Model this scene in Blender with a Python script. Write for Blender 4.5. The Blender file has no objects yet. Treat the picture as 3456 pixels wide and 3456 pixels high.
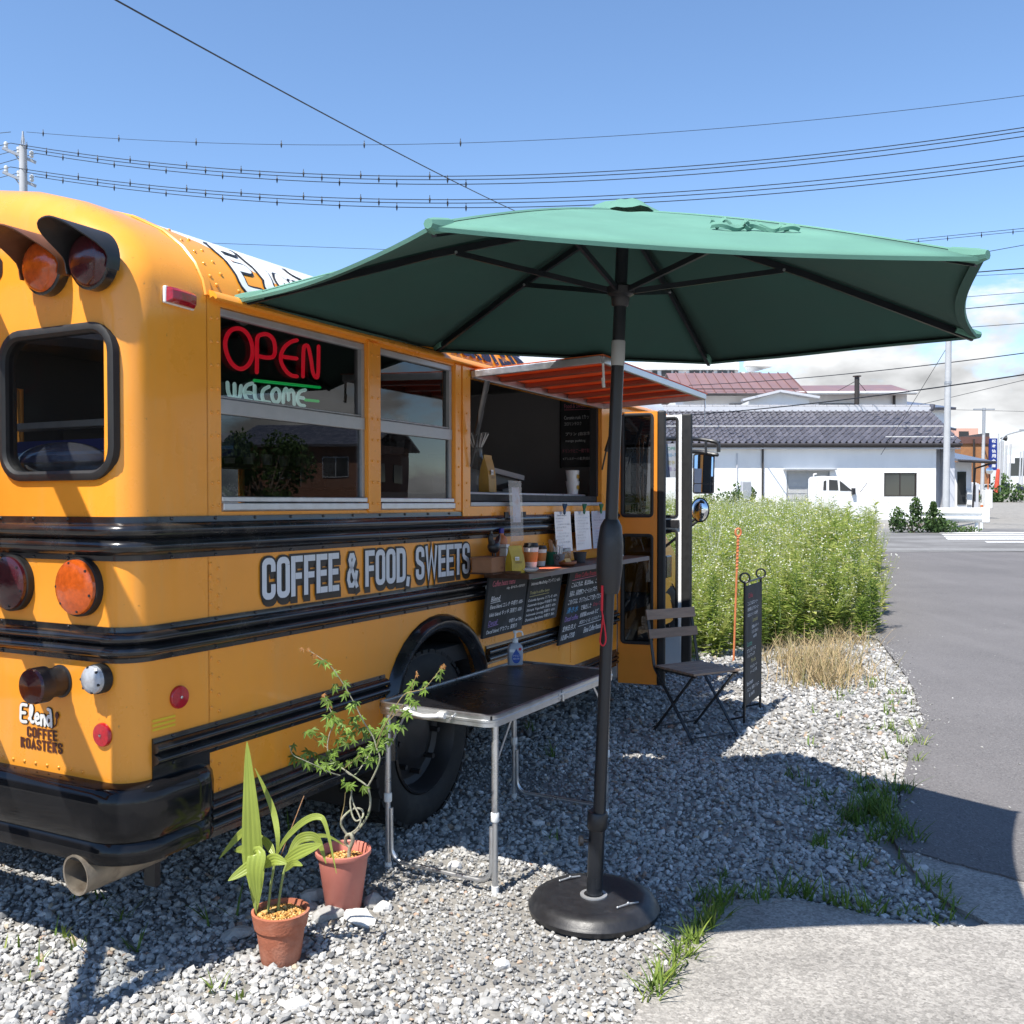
import bpy, bmesh, math, random
import numpy as np
from mathutils import Vector, Matrix

scn = bpy.context.scene
COL = scn.collection
PI = math.pi
rnd = random.Random(7)

# ------------------------------------------------------------------ camera, sky, sun, exposure
CAM_H = 1.5                      # eye height
FPX = 3220.0                     # focal length in photograph pixels (3456 wide)
TILT = math.radians(1.2)
CX, CY = 1728.0, 1699.0 + FPX * math.tan(TILT)
cam_d = bpy.data.cameras.new('camera')
cam_d.sensor_width = 36.0
cam_d.lens = 36.0 * FPX / 3456.0
cam_d.shift_y = (CY - 1728.0) / 3456.0
cam_d.clip_start = 0.05
cam_d.clip_end = 30000.0
cam = bpy.data.objects.new('camera', cam_d)
COL.objects.link(cam)
cam.location = (0, 0, CAM_H)
cam.rotation_euler = (PI / 2 - TILT, 0, 0)
scn.camera = cam

SUN_SHADOW = Vector((0.345, 0.498, -1.0))      # where a shadow falls per metre of height
to_sun = (-SUN_SHADOW).normalized()
SUN_EL = math.asin(to_sun.z)
SUN_AZ = math.atan2(to_sun.x, to_sun.y)

world = bpy.data.worlds.new('World')
scn.world = world
world.use_nodes = True
wt = world.node_tree
wt.nodes.clear()
def wn(t, **k):
    n = wt.nodes.new(t)
    for a, b in k.items():
        setattr(n, a, b)
    return n
w_out = wn('ShaderNodeOutputWorld')
w_bg = wn('ShaderNodeBackground')
w_bg.inputs['Strength'].default_value = 0.137
sky = wn('ShaderNodeTexSky', sky_type='NISHITA')
sky.sun_disc = False
sky.sun_elevation = SUN_EL
sky.sun_rotation = SUN_AZ
sky.altitude = 600
sky.air_density = 1.0
sky.dust_density = 0.0
sky.ozone_density = 3.5
# low cumulus all round the horizon
tc = wn('ShaderNodeTexCoord')
sep = wn('ShaderNodeSeparateXYZ')
wt.links.new(tc.outputs['Generated'], sep.inputs[0])
mp = wn('ShaderNodeMapping')
mp.inputs['Scale'].default_value = (1, 1, 2.1)
mp.inputs['Location'].default_value = (5.5, 0.3, 1.0)
wt.links.new(tc.outputs['Generated'], mp.inputs['Vector'])
nz = wn('ShaderNodeTexNoise')
nz.inputs['Scale'].default_value = 5.2
nz.inputs['Detail'].default_value = 9
nz.inputs['Roughness'].default_value = 0.56
nz.inputs['Distortion'].default_value = 0.15
wt.links.new(mp.outputs[0], nz.inputs['Vector'])
elev = wn('ShaderNodeMapRange')          # fewer clouds higher up
elev.inputs['From Min'].default_value = 0.10
elev.inputs['From Max'].default_value = 0.40
elev.inputs['To Min'].default_value = 0.10
elev.inputs['To Max'].default_value = -0.34
wt.links.new(sep.outputs['Z'], elev.inputs['Value'])
addn = wn('ShaderNodeMath', operation='ADD')
wt.links.new(nz.outputs['Fac'], addn.inputs[0])
wt.links.new(elev.outputs[0], addn.inputs[1])
cov = wn('ShaderNodeMapRange', interpolation_type='SMOOTHSTEP')
cov.inputs['From Min'].default_value = 0.50
cov.inputs['From Max'].default_value = 0.60
wt.links.new(addn.outputs[0], cov.inputs['Value'])
nz2 = wn('ShaderNodeTexNoise')
nz2.inputs['Scale'].default_value = 9.0
nz2.inputs['Detail'].default_value = 6
wt.links.new(mp.outputs[0], nz2.inputs['Vector'])
ccol = wn('ShaderNodeMapRange')
ccol.inputs['From Min'].default_value = 0.35
ccol.inputs['From Max'].default_value = 0.62
ccol.inputs['To Min'].default_value = 2.1
ccol.inputs['To Max'].default_value = 5.0
wt.links.new(nz2.outputs['Fac'], ccol.inputs['Value'])
cmb = wn('ShaderNodeCombineColor')
for i, k in enumerate((0.97, 0.985, 1.0)):
    m_ = wn('ShaderNodeMath', operation='MULTIPLY')
    m_.inputs[1].default_value = k
    wt.links.new(ccol.outputs[0], m_.inputs[0])
    wt.links.new(m_.outputs[0], cmb.inputs[i])
mixs = wn('ShaderNodeMix', data_type='RGBA')
wt.links.new(cov.outputs[0], mixs.inputs['Factor'])
w_sat = wn('ShaderNodeHueSaturation')
w_sat.inputs['Saturation'].default_value = 1.04
wt.links.new(sky.outputs[0], w_sat.inputs['Color'])
wt.links.new(w_sat.outputs[0], mixs.inputs['A'])
wt.links.new(cmb.outputs[0], mixs.inputs['B'])
wt.links.new(mixs.outputs['Result'], w_bg.inputs['Color'])
wt.links.new(w_bg.outputs[0], w_out.inputs[0])

sun_d = bpy.data.lights.new('sun', 'SUN')
sun_d.energy = 5.0
sun_d.angle = math.radians(0.55)
sun_d.color = (1.0, 0.955, 0.88)
sun = bpy.data.objects.new('sun', sun_d)
COL.objects.link(sun)
sun.rotation_euler = SUN_SHADOW.to_track_quat('-Z', 'Y').to_euler()

scn.view_settings.view_transform = 'Standard'
scn.view_settings.look = 'None'
scn.view_settings.gamma = 1.0
scn.view_settings.use_curve_mapping = False
scn.view_settings.exposure = 0.75
scn.cycles.max_bounces = 8
scn.cycles.transparent_max_bounces = 12
scn.cycles.use_denoising = True

# ------------------------------------------------------------------ surveying helpers (photograph measured on a 1932 px grid)
KD = 3456.0 / 1932.0
def ray(x, y):
    a = (x * KD - CX) / FPX
    b = (CY - y * KD) / FPX
    c, s = math.cos(TILT), math.sin(TILT)
    return Vector((a, c + b * s, -s + b * c))
EYE = Vector((0, 0, CAM_H))
def G(x, y, z=0.0):                       # point at height z
    r = ray(x, y)
    return EYE + r * ((z - CAM_H) / r.z)
def A(x, y, d):                           # point at depth d (metres in front of the camera)
    r = ray(x, y)
    return EYE + r * (d / r.y)
def gz(y):                                # the ground climbs gently away from the yard
    if y < 8: return 0.0
    if y < 14: return (y - 8) ** 2 * 0.02 / 12.0
    if y < 45: return 0.02 * (y - 11)
    return 0.68 + 0.034 * (min(y, 150.0) - 45)
def T(x, y):                              # point on the climbing ground
    r = ray(x, y)
    lo, hi = 0.5, 400.0
    for _ in range(60):
        m = (lo + hi) / 2
        if EYE.z + r.z * m / r.y > gz(m): lo = m
        else: hi = m
    p = EYE + r * (lo / r.y)
    p.z = gz(p.y)
    return p

# ------------------------------------------------------------------ materials
def new_mat(name):
    m = bpy.data.materials.new(name)
    m.use_nodes = True
    nt = m.node_tree
    return m, nt, nt.nodes['Principled BSDF']
def M(name, col, rough=0.5, metal=0.0, var=0.06, vscale=6.0, bump=0.0, bscale=80.0, coat=0.0, spec=0.5, rvar=0.08, col2=None, c2scale=3.0, c2lo=.5, c2hi=.65, objrand=0.0, trans=0.0, stretch=None):
    m, nt, b = new_mat(name)
    L = nt.links.new
    tcn = nt.nodes.new('ShaderNodeTexCoord')
    vec = tcn.outputs['Object']
    if stretch:
        mpn = nt.nodes.new('ShaderNodeMapping')
        mpn.inputs['Scale'].default_value = stretch
        L(vec, mpn.inputs['Vector']); vec = mpn.outputs[0]
    n1 = nt.nodes.new('ShaderNodeTexNoise')
    n1.inputs['Scale'].default_value = vscale
    n1.inputs['Detail'].default_value = 6
    n1.inputs['Roughness'].default_value = 0.6
    L(vec, n1.inputs['Vector'])
    r = nt.nodes.new('ShaderNodeMapRange')
    r.inputs['From Min'].default_value = 0.3
    r.inputs['From Max'].default_value = 0.7
    r.inputs['To Min'].default_value = 1 - var
    r.inputs['To Max'].default_value = 1 + var
    L(n1.outputs['Fac'], r.inputs['Value'])
    src = None
    if col2 is not None:
        n2 = nt.nodes.new('ShaderNodeTexNoise')
        n2.inputs['Scale'].default_value = c2scale
        n2.inputs['Detail'].default_value = 7
        n2.inputs['Roughness'].default_value = 0.62
        L(vec, n2.inputs['Vector'])
        r2 = nt.nodes.new('ShaderNodeMapRange')
        r2.inputs['From Min'].default_value = c2lo
        r2.inputs['From Max'].default_value = c2hi
        L(n2.outputs['Fac'], r2.inputs['Value'])
        mx = nt.nodes.new('ShaderNodeMix'); mx.data_type = 'RGBA'
        mx.inputs['A'].default_value = (*col, 1)
        mx.inputs['B'].default_value = (*col2, 1)
        L(r2.outputs[0], mx.inputs['Factor'])
        src = mx.outputs['Result']
    hsv = nt.nodes.new('ShaderNodeHueSaturation')
    if src is None: hsv.inputs['Color'].default_value = (*col, 1)
    else: L(src, hsv.inputs['Color'])
    val = r.outputs[0]
    if objrand:
        oi = nt.nodes.new('ShaderNodeObjectInfo')
        r3 = nt.nodes.new('ShaderNodeMapRange')
        r3.inputs['To Min'].default_value = 1 - objrand
        r3.inputs['To Max'].default_value = 1 + objrand
        L(oi.outputs['Random'], r3.inputs['Value'])
        mu = nt.nodes.new('ShaderNodeMath'); mu.operation = 'MULTIPLY'
        L(val, mu.inputs[0]); L(r3.outputs[0], mu.inputs[1])
        val = mu.outputs[0]
    L(val, hsv.inputs['Value'])
    L(hsv.outputs[0], b.inputs['Base Color'])
    rr = nt.nodes.new('ShaderNodeMapRange')
    rr.inputs['From Min'].default_value = 0.3
    rr.inputs['From Max'].default_value = 0.7
    rr.inputs['To Min'].default_value = max(0.0, rough - rvar)
    rr.inputs['To Max'].default_value = min(1.0, rough + rvar)
    L(n1.outputs['Fac'], rr.inputs['Value'])
    L(rr.outputs[0], b.inputs['Roughness'])
    b.inputs['Metallic'].default_value = metal
    b.inputs['Specular IOR Level'].default_value = spec
    b.inputs['Coat Weight'].default_value = coat
    b.inputs['Coat Roughness'].default_value = 0.06
    if bump:
        n3 = nt.nodes.new('ShaderNodeTexNoise')
        n3.inputs['Scale'].default_value = bscale
        n3.inputs['Detail'].default_value = 5
        L(vec, n3.inputs['Vector'])
        bp = nt.nodes.new('ShaderNodeBump')
        bp.inputs['Strength'].default_value = bump
        bp.inputs['Distance'].default_value = 0.01
        L(n3.outputs['Fac'], bp.inputs['Height'])
        L(bp.outputs[0], b.inputs['Normal'])
    if trans:
        out = nt.nodes['Material Output']
        tr = nt.nodes.new('ShaderNodeBsdfTranslucent')
        L(hsv.outputs[0], tr.inputs['Color'])
        ms = nt.nodes.new('ShaderNodeMixShader')
        ms.inputs[0].default_value = trans
        L(b.outputs[0], ms.inputs[1]); L(tr.outputs[0], ms.inputs[2])
        L(ms.outputs[0], out.inputs['Surface'])
    return m
def glass(name, tint=(0.45, 0.47, 0.48), ior=1.5, wav=0.0, rough=0.0, opacity=0.0, film=(0.1, 0.1, 0.1)):
    m = bpy.data.materials.new(name); m.use_nodes = True
    nt = m.node_tree; nt.nodes.clear(); L = nt.links.new
    out = nt.nodes.new('ShaderNodeOutputMaterial')
    t = nt.nodes.new('ShaderNodeBsdfTransparent'); t.inputs[0].default_value = (*tint, 1)
    g = nt.nodes.new('ShaderNodeBsdfGlossy'); g.inputs['Roughness'].default_value = rough
    lw = nt.nodes.new('ShaderNodeLayerWeight'); lw.inputs['Blend'].default_value = 0.5
    pw = nt.nodes.new('ShaderNodeMath'); pw.operation = 'POWER'; pw.inputs[1].default_value = 4.0; L(lw.outputs['Facing'], pw.inputs[0])
    f = nt.nodes.new('ShaderNodeMapRange'); f.inputs['To Min'].default_value = 0.05 if ior < 1.51 else 0.065; f.inputs['To Max'].default_value = 1.0; L(pw.outputs[0], f.inputs['Value'])
    mx = nt.nodes.new('ShaderNodeMixShader')
    if wav:
        tcn = nt.nodes.new('ShaderNodeTexCoord')
        n = nt.nodes.new('ShaderNodeTexNoise'); n.inputs['Scale'].default_value = 3.0; n.inputs['Detail'].default_value = 1
        L(tcn.outputs['Object'], n.inputs['Vector'])
        bp = nt.nodes.new('ShaderNodeBump'); bp.inputs['Strength'].default_value = wav; bp.inputs['Distance'].default_value = 0.01
        L(n.outputs['Fac'], bp.inputs['Height']); L(bp.outputs[0], g.inputs['Normal'])
    L(f.outputs[0], mx.inputs[0]); L(t.outputs[0], mx.inputs[1]); L(g.outputs[0], mx.inputs[2])
    last = mx
    if opacity:
        d = nt.nodes.new('ShaderNodeBsdfDiffuse'); d.inputs[0].default_value = (*film, 1)
        m2 = nt.nodes.new('ShaderNodeMixShader'); m2.inputs[0].default_value = opacity
        L(mx.outputs[0], m2.inputs[1]); L(d.outputs[0], m2.inputs[2]); last = m2
    L(last.outputs[0], out.inputs['Surface'])
    return m
def emit(name, col, s=1.0, base=(0.5, 0.5, 0.5)):
    m, nt, b = new_mat(name)
    b.inputs['Base Color'].default_value = (*base, 1)
    b.inputs['Roughness'].default_value = 0.3
    b.inputs['Emission Color'].default_value = (*col, 1)
    b.inputs['Emission Strength'].default_value = s
    return m

# ------------------------------------------------------------------ mesh builder
class MB:
    def __init__(self): self.v = []; self.f = []
    def add(self, vs, fs):
        o = len(self.v)
        self.v += [tuple(p) for p in vs]
        self.f += [tuple(i + o for i in q) for q in fs]
        return self
    def box(self, x0, x1, y0, y1, z0, z1):
        return self.add([(x0,y0,z0),(x1,y0,z0),(x1,y1,z0),(x0,y1,z0),(x0,y0,z1),(x1,y0,z1),(x1,y1,z1),(x0,y1,z1)],
                        [(0,3,2,1),(4,5,6,7),(0,1,5,4),(1,2,6,5),(2,3,7,6),(3,0,4,7)])
    def bar(self, p, q, w, h, up=(0,0,1)):      # square bar from p to q
        p, q, up = Vector(p), Vector(q), Vector(up)
        d = (q - p).normalized()
        s = d.cross(up)
        if s.length < 1e-4: s = d.cross(Vector((0, 1, 0)))
        s.normalize(); u = s.cross(d).normalized()
        s = s * (w / 2); u = u * (h / 2)
        vs = [p-s-u, p+s-u, p+s+u, p-s+u, q-s-u, q+s-u, q+s+u, q-s+u]
        return self.add(vs, [(0,1,2,3),(7,6,5,4),(0,4,5,1),(1,5,6,2),(2,6,7,3),(3,7,4,0)])
    def tube(self, path, r, n=10, cap=True, dome=False, closed=False):
        pts = [Vector(p) for p in path]
        N = len(pts)
        rs = list(r) if isinstance(r, (list, tuple)) else [r] * N
        if dome and not closed:
            a, b = pts[0], pts[-1]
            da = (pts[0] - pts[1]).normalized(); db = (pts[-1] - pts[-2]).normalized()
            ra, rb = rs[0], rs[-1]
            pts = [a + da*ra*.98, a + da*ra*.7] + pts + [b + db*rb*.7, b + db*rb*.98]
            rs = [ra*.2, ra*.71] + rs + [rb*.71, rb*.2]
            N = len(pts)
        o = len(self.v)
        t0 = (pts[1] - pts[0]).normalized()
        ref = Vector((0, 0, 1)) if abs(t0.z) < 0.9 else Vector((1, 0, 0))
        nrm = (ref - t0 * ref.dot(t0)).normalized()
        for i in range(N):
            if closed: t = pts[(i+1) % N] - pts[i-1]
            elif i == 0: t = pts[1] - pts[0]
            elif i == N-1: t = pts[-1] - pts[-2]
            else: t = (pts[i+1] - pts[i]).normalized() + (pts[i] - pts[i-1]).normalized()
            if t.length < 1e-9: t = t0.copy()
            t.normalize()
            nrm = nrm - t * nrm.dot(t)
            if nrm.length < 1e-6: nrm = t.orthogonal()
            nrm.normalize()
            bn = t.cross(nrm)
            for k in range(n):
                a_ = 2 * PI * k / n
                self.v.append(tuple(pts[i] + (nrm * math.cos(a_) + bn * math.sin(a_)) * rs[i]))
        rng = N if closed else N - 1
        for i in range(rng):
            j = (i + 1) % N
            for k in range(n):
                k2 = (k + 1) % n
                self.f.append((o+i*n+k, o+i*n+k2, o+j*n+k2, o+j*n+k))
        if cap and not closed:
            self.f.append(tuple(o + k for k in reversed(range(n))))
            self.f.append(tuple(o + (N-1)*n + k for k in range(n)))
        return self
    def lathe(self, prof, n=24, o=(0,0,0), axis='z', cap=True):   # prof: list of (r, h)
        base = len(self.v)
        ox, oy, oz = o
        for r, h in prof:
            for k in range(n):
                a_ = 2 * PI * k / n
                c, s = r * math.cos(a_), r * math.sin(a_)
                if axis == 'z': self.v.append((ox + c, oy + s, oz + h))
                elif axis == 'y': self.v.append((ox + s, oy + h, oz + c))
                else: self.v.append((ox + h, oy + c, oz + s))
        for i in range(len(prof) - 1):
            for k in range(n):
                k2 = (k + 1) % n
                self.f.append((base+i*n+k, base+i*n+k2, base+(i+1)*n+k2, base+(i+1)*n+k))
        if cap:
            self.f.append(tuple(base + k for k in reversed(range(n))))
            self.f.append(tuple(base + (len(prof)-1)*n + k for k in range(n)))
        return self
    def ball(self, c, r, n=8, m=6, s=(1,1,1)):
        prof = []
        base = len(self.v)
        for i in range(m + 1):
            a_ = -PI/2 + PI * i / m
            for k in range(n):
                b_ = 2*PI*k/n
                self.v.append((c[0]+r*s[0]*math.cos(a_)*math.cos(b_), c[1]+r*s[1]*math.cos(a_)*math.sin(b_), c[2]+r*s[2]*math.sin(a_)))
        for i in range(m):
            for k in range(n):
                k2 = (k+1) % n
                self.f.append((base+i*n+k, base+i*n+k2, base+(i+1)*n+k2, base+(i+1)*n+k))
        return self
    def grid(self, rows, flip=False):             # rows of points, all the same length
        o = len(self.v); m = len(rows[0])
        for r in rows: self.v += [tuple(p) for p in r]
        for i in range(len(rows) - 1):
            for k in range(m - 1):
                q = (o+i*m+k, o+i*m+k+1, o+(i+1)*m+k+1, o+(i+1)*m+k)
                self.f.append(q[::-1] if flip else q)
        return self
    def poly(self, pts, t=None, n=(0,0,1)):       # flat polygon, or a plate of thickness t along -n
        o = len(self.v); k = len(pts)
        self.v += [tuple(p) for p in pts]
        self.f.append(tuple(range(o, o + k)))
        if t:
            n = Vector(n)
            self.v += [tuple(Vector(p) - n * t) for p in pts]
            self.f.append(tuple(reversed(range(o + k, o + 2*k))))
            for i in range(k):
                j = (i + 1) % k
                self.f.append((o+i, o+k+i, o+k+j, o+j))
        return self
    def mesh(self, name):
        me = bpy.data.meshes.new(name)
        me.from_pydata(self.v, [], self.f)
        me.update()
        return me
    def build(self, name, mat, parent=None, smooth=False, bevel=0.0, seg=2, loc=None, rot=None, fix=True):
        me = self.mesh(name)
        if fix:
            bm = bmesh.new(); bm.from_mesh(me)
            bmesh.ops.recalc_face_normals(bm, faces=bm.faces)
            bm.to_mesh(me); bm.free()
        return obj(name, me, mat, parent, smooth, bevel, seg, loc, rot)
def obj(name, me, mat, parent=None, smooth=False, bevel=0.0, seg=2, loc=None, rot=None):
    o = bpy.data.objects.new(name, me)
    if mat is not None: me.materials.append(mat)
    COL.objects.link(o)
    if parent is not None: o.parent = parent
    if loc is not None: o.location = loc
    if rot is not None: o.rotation_euler = rot
    if smooth:
        me.shade_smooth() if hasattr(me, 'shade_smooth') else None
        try: me.set_sharp_from_angle(angle=math.radians(40))
        except Exception: pass
    if bevel:
        b = o.modifiers.new('bevel', 'BEVEL'); b.width = bevel; b.segments = seg; b.limit_method = 'ANGLE'; b.angle_limit = math.radians(40)
        b.harden_normals = False
    return o
def tag(o, label=None, cat=None, group=None, kind=None):
    if label: o['label'] = label
    if cat: o['category'] = cat
    if group: o['group'] = group
    if kind: o['kind'] = kind
    return o
def thing(name, label, cat, loc=(0,0,0), rz=0.0, group=None, rot=None):
    o = bpy.data.objects.new(name, None)
    o.empty_display_size = 0.1
    COL.objects.link(o)
    o.location = loc
    o.rotation_euler = rot if rot else (0, 0, rz)
    return tag(o, label, cat, group)
def copy_tree(o, parent=None, skip=()):
    c = o.copy(); COL.objects.link(c); c.parent = parent
    for ch in o.children: copy_tree(ch, c)
    return c
def share(o, n_name, parent, loc, rot=(0,0,0), scale=(1,1,1)):     # another piece with the same mesh
    c = bpy.data.objects.new(n_name, o.data); COL.objects.link(c)
    c.parent = parent; c.location = loc; c.rotation_euler = rot; c.scale = scale
    for md in o.modifiers:
        if md.type == 'BEVEL':
            b = c.modifiers.new('bevel', 'BEVEL'); b.width = md.width; b.segments = md.segments; b.limit_method = 'ANGLE'; b.angle_limit = md.angle_limit
    return c
def sheet(name, outer, holes, mat, parent, to3, thick=0.0, nrm=None):
    """flat panel from 2D outlines with holes; to3 maps (a,b)->3D; thick along nrm"""
    bm = bmesh.new()
    for loop in [outer] + holes:
        vs = [bm.verts.new(to3(*p)) for p in loop]
        for i in range(len(vs)): bm.edges.new((vs[i], vs[(i+1) % len(vs)]))
    bmesh.ops.triangle_fill(bm, use_beauty=True, use_dissolve=False, edges=bm.edges[:])
    if thick:
        r = bmesh.ops.extrude_face_region(bm, geom=bm.faces[:])
        n = Vector(nrm)
        for e in r['geom']:
            if isinstance(e, bmesh.types.BMVert): e.co += n * thick
    bmesh.ops.recalc_face_normals(bm, faces=bm.faces)
    me = bpy.data.meshes.new(name); bm.to_mesh(me); bm.free()
    return obj(name, me, mat, parent)
def rrect(x0, x1, y0, y1, r, n=5):
    pts = []
    for cx, cy, a0 in ((x1-r, y0+r, -PI/2), (x1-r, y1-r, 0), (x0+r, y1-r, PI/2), (x0+r, y0+r, PI)):
        for i in range(n + 1):
            a_ = a0 + PI/2 * i / n
            pts.append((cx + r*math.cos(a_), cy + r*math.sin(a_)))
    return pts
def frame_mat(o_, xd, ud):            # matrix with local x=xd, y=ud, z=xd x ud
    xd = Vector(xd).normalized(); ud = Vector(ud)
    zd = xd.cross(ud).normalized(); ud = zd.cross(xd)
    m = Matrix((xd, ud, zd)).transposed().to_4x4()
    m.translation = Vector(o_)
    return m
def text(name, body, mat, parent, org, xd, ud, w=None, h=None, off=0.0, ext=0.0006, align='LEFT', shear=0.0, space=1.0, lift=0.0):
    """flat lettering: fits the text into width w / height h at org (lower left), reading along xd"""
    c = bpy.data.curves.new(name, 'FONT')
    c.body = body; c.size = 1.0; c.offset = off; c.extrude = 0.0; c.shear = shear; c.space_character = space
    c.resolution_u = 3; c.align_x = 'LEFT'; c.fill_mode = 'FRONT'
    o = bpy.data.objects.new(name, c)
    COL.objects.link(o)
    c.materials.append(mat)
    bpy.context.view_layer.update()
    dg = bpy.context.evaluated_depsgraph_get()
    me = bpy.data.meshes.new_from_object(o.evaluated_get(dg))
    bpy.data.objects.remove(o); bpy.data.curves.remove(c)
    n = len(me.vertices)
    if n == 0: return None
    co = np.empty(n * 3); me.vertices.foreach_get('co', co); co = co.reshape(-1, 3)
    lo, hi = co.min(0), co.max(0)
    sy = (h / (hi[1] - lo[1])) if h else None
    sx = (w / (hi[0] - lo[0])) if w else sy
    if sy is None: sy = sx
    co[:, 0] = (co[:, 0] - lo[0]) * sx
    co[:, 1] = (co[:, 1] - lo[1]) * sy
    if align == 'CENTER': co[:, 0] -= (hi[0] - lo[0]) * sx / 2
    co[:, 2] = lift
    me.vertices.foreach_set('co', co.ravel()); me.update()
    me.name = name
    o = bpy.data.objects.new(name, me)
    COL.objects.link(o)
    if len(me.materials) == 0: me.materials.append(mat)
    if parent is not None: o.parent = parent
    o.matrix_local = frame_mat(org, xd, ud)
    return o
def arcpts(c, r, a0, a1, n, plane='xy'):
    out = []
    for i in range(n + 1):
        a_ = a0 + (a1 - a0) * i / n
        out.append((c[0] + r*math.cos(a_), c[1] + r*math.sin(a_)))
    return out
def smoothpath(pts, n=6, closed=False):        # Catmull-Rom through the points
    P = [Vector(p) for p in pts]; N = len(P); out = []
    for i in range(N if closed else N - 1):
        if closed: p0, p1, p2, p3 = P[i-1], P[i], P[(i+1) % N], P[(i+2) % N]
        else: p0, p1, p2, p3 = P[max(i-1, 0)], P[i], P[i+1], P[min(i+2, N-1)]
        for k in range(n):
            t = k / n
            out.append(0.5 * ((2*p1) + (p2-p0)*t + (2*p0-5*p1+4*p2-p3)*t*t + (3*p1-p0-3*p2+p3)*t*t*t))
    if not closed: out.append(P[-1])
    return out
# ------------------------------------------------------------------ the bus frame: u forward along the bus, v outward from its right side
YAW = math.radians(27)
FW = Vector((math.sin(YAW), math.cos(YAW), 0))
LF = Vector((-math.cos(YAW), math.sin(YAW), 0))
BO = Vector((-1.117, 2.943, 0))
def BW(u, v, z): return BO + FW * u - LF * v + Vector((0, 0, z))
def S(x, y, v=0.0):                    # photograph -> (u, z) on the plane v
    r = ray(x, y); p = BO - LF * v
    t = (p - EYE).dot(LF) / r.dot(LF)
    q = EYE + r * t
    return (q - BO).dot(FW), q.z
REAR = -0.09
def R(x, y, u=REAR):                   # photograph -> (s, z) on the rear plane, s measured in from the right side
    r = ray(x, y); p = BO + FW * u
    t = (p - EYE).dot(FW) / r.dot(FW)
    q = EYE + r * t
    return (q - BO).dot(LF), q.z

# ------------------------------------------------------------------ materials used all over
def bus_paint(name, base, dark, dustc):
    m = M(name, base, 0.30, var=0.04, vscale=3.0, coat=0.22, col2=dark, c2scale=1.7, c2lo=.52, c2hi=.85)
    nt = m.node_tree; L = nt.links.new; b = nt.nodes['Principled BSDF']
    tcn = nt.nodes.new('ShaderNodeTexCoord')
    mpn = nt.nodes.new('ShaderNodeMapping'); mpn.inputs['Scale'].default_value = (9, 9, 1.1)
    L(tcn.outputs['Object'], mpn.inputs[0])
    n = nt.nodes.new('ShaderNodeTexNoise'); n.inputs['Scale'].default_value = 1.6; n.inputs['Detail'].default_value = 8; n.inputs['Roughness'].default_value = .65
    L(mpn.outputs[0], n.inputs['Vector'])
    r = nt.nodes.new('ShaderNodeMapRange'); r.inputs['From Min'].default_value = .52; r.inputs['From Max'].default_value = .78; r.inputs['To Max'].default_value = .30
    L(n.outputs['Fac'], r.inputs['Value'])
    n2 = nt.nodes.new('ShaderNodeTexNoise'); n2.inputs['Scale'].default_value = 45; n2.inputs['Detail'].default_value = 3
    L(tcn.outputs['Object'], n2.inputs['Vector'])
    r2 = nt.nodes.new('ShaderNodeMapRange'); r2.inputs['From Min'].default_value = .70; r2.inputs['From Max'].default_value = .76; r2.inputs['To Max'].default_value = .5
    L(n2.outputs['Fac'], r2.inputs['Value'])
    old = b.inputs['Base Color'].links[0].from_socket
    mx = nt.nodes.new('ShaderNodeMix'); mx.data_type = 'RGBA'; mx.inputs['B'].default_value = (*dustc, 1)
    L(old, mx.inputs['A']); L(r.outputs[0], mx.inputs['Factor'])
    mx2 = nt.nodes.new('ShaderNodeMix'); mx2.data_type = 'RGBA'; mx2.inputs['B'].default_value = (.20, .10, .03, 1)
    L(mx.outputs['Result'], mx2.inputs['A']); L(r2.outputs[0], mx2.inputs['Factor'])
    L(mx2.outputs['Result'], b.inputs['Base Color'])
    n3 = nt.nodes.new('ShaderNodeTexNoise'); n3.inputs['Scale'].default_value = 2.6; n3.inputs['Detail'].default_value = 1
    L(tcn.outputs['Object'], n3.inputs['Vector'])
    bp = nt.nodes.new('ShaderNodeBump'); bp.inputs['Strength'].default_value = .25; bp.inputs['Distance'].default_value = .02
    L(n3.outputs['Fac'], bp.inputs['Height']); L(bp.outputs[0], b.inputs['Normal']); L(bp.outputs[0], b.inputs['Coat Normal'])
    return m
m_yellow = bus_paint('bus_yellow', (0.86, 0.325, 0.030), (0.76, 0.285, 0.025), (0.62, 0.36, 0.12))
m_black = M('black_paint', (0.012, 0.012, 0.014), 0.22, var=0.25, vscale=14, coat=0.3, bump=0.02, bscale=20, col2=(0.03, 0.028, 0.026), c2scale=6)
m_rubber = M('black_rubber', (0.012, 0.012, 0.012), 0.6, var=0.2, vscale=30)
m_alu = M('aluminium', (0.55, 0.56, 0.57), 0.38, metal=0.9, var=0.12, vscale=20, bump=0.03, bscale=120)
m_alumatt = M('matt_aluminium', (0.42, 0.43, 0.44), 0.5, metal=0.6, var=0.10, vscale=14)
m_white = M('white_paint', (0.74, 0.74, 0.72), 0.42, var=0.04)
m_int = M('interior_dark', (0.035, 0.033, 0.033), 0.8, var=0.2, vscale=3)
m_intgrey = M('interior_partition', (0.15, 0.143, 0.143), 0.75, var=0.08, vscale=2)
m_glass = glass('window_glass', (0.22, 0.23, 0.24), 1.52, wav=0.04)
m_glassclear = glass('clear_glass', (0.86, 0.88, 0.88), 1.45)
m_dark = M('dark_steel', (0.02, 0.02, 0.022), 0.45, var=0.2, vscale=20)
m_chrome = M('bright_steel', (0.6, 0.6, 0.6), 0.2, metal=1.0, var=0.05)
m_red = M('red_lens', (0.30, 0.006, 0.012), 0.18, var=0.2, vscale=60, coat=0.6, bump=0.12, bscale=90)
m_amber = M('amber_lens', (0.52, 0.085, 0.008), 0.18, var=0.25, vscale=50, coat=0.6, bump=0.12, bscale=90)
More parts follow.
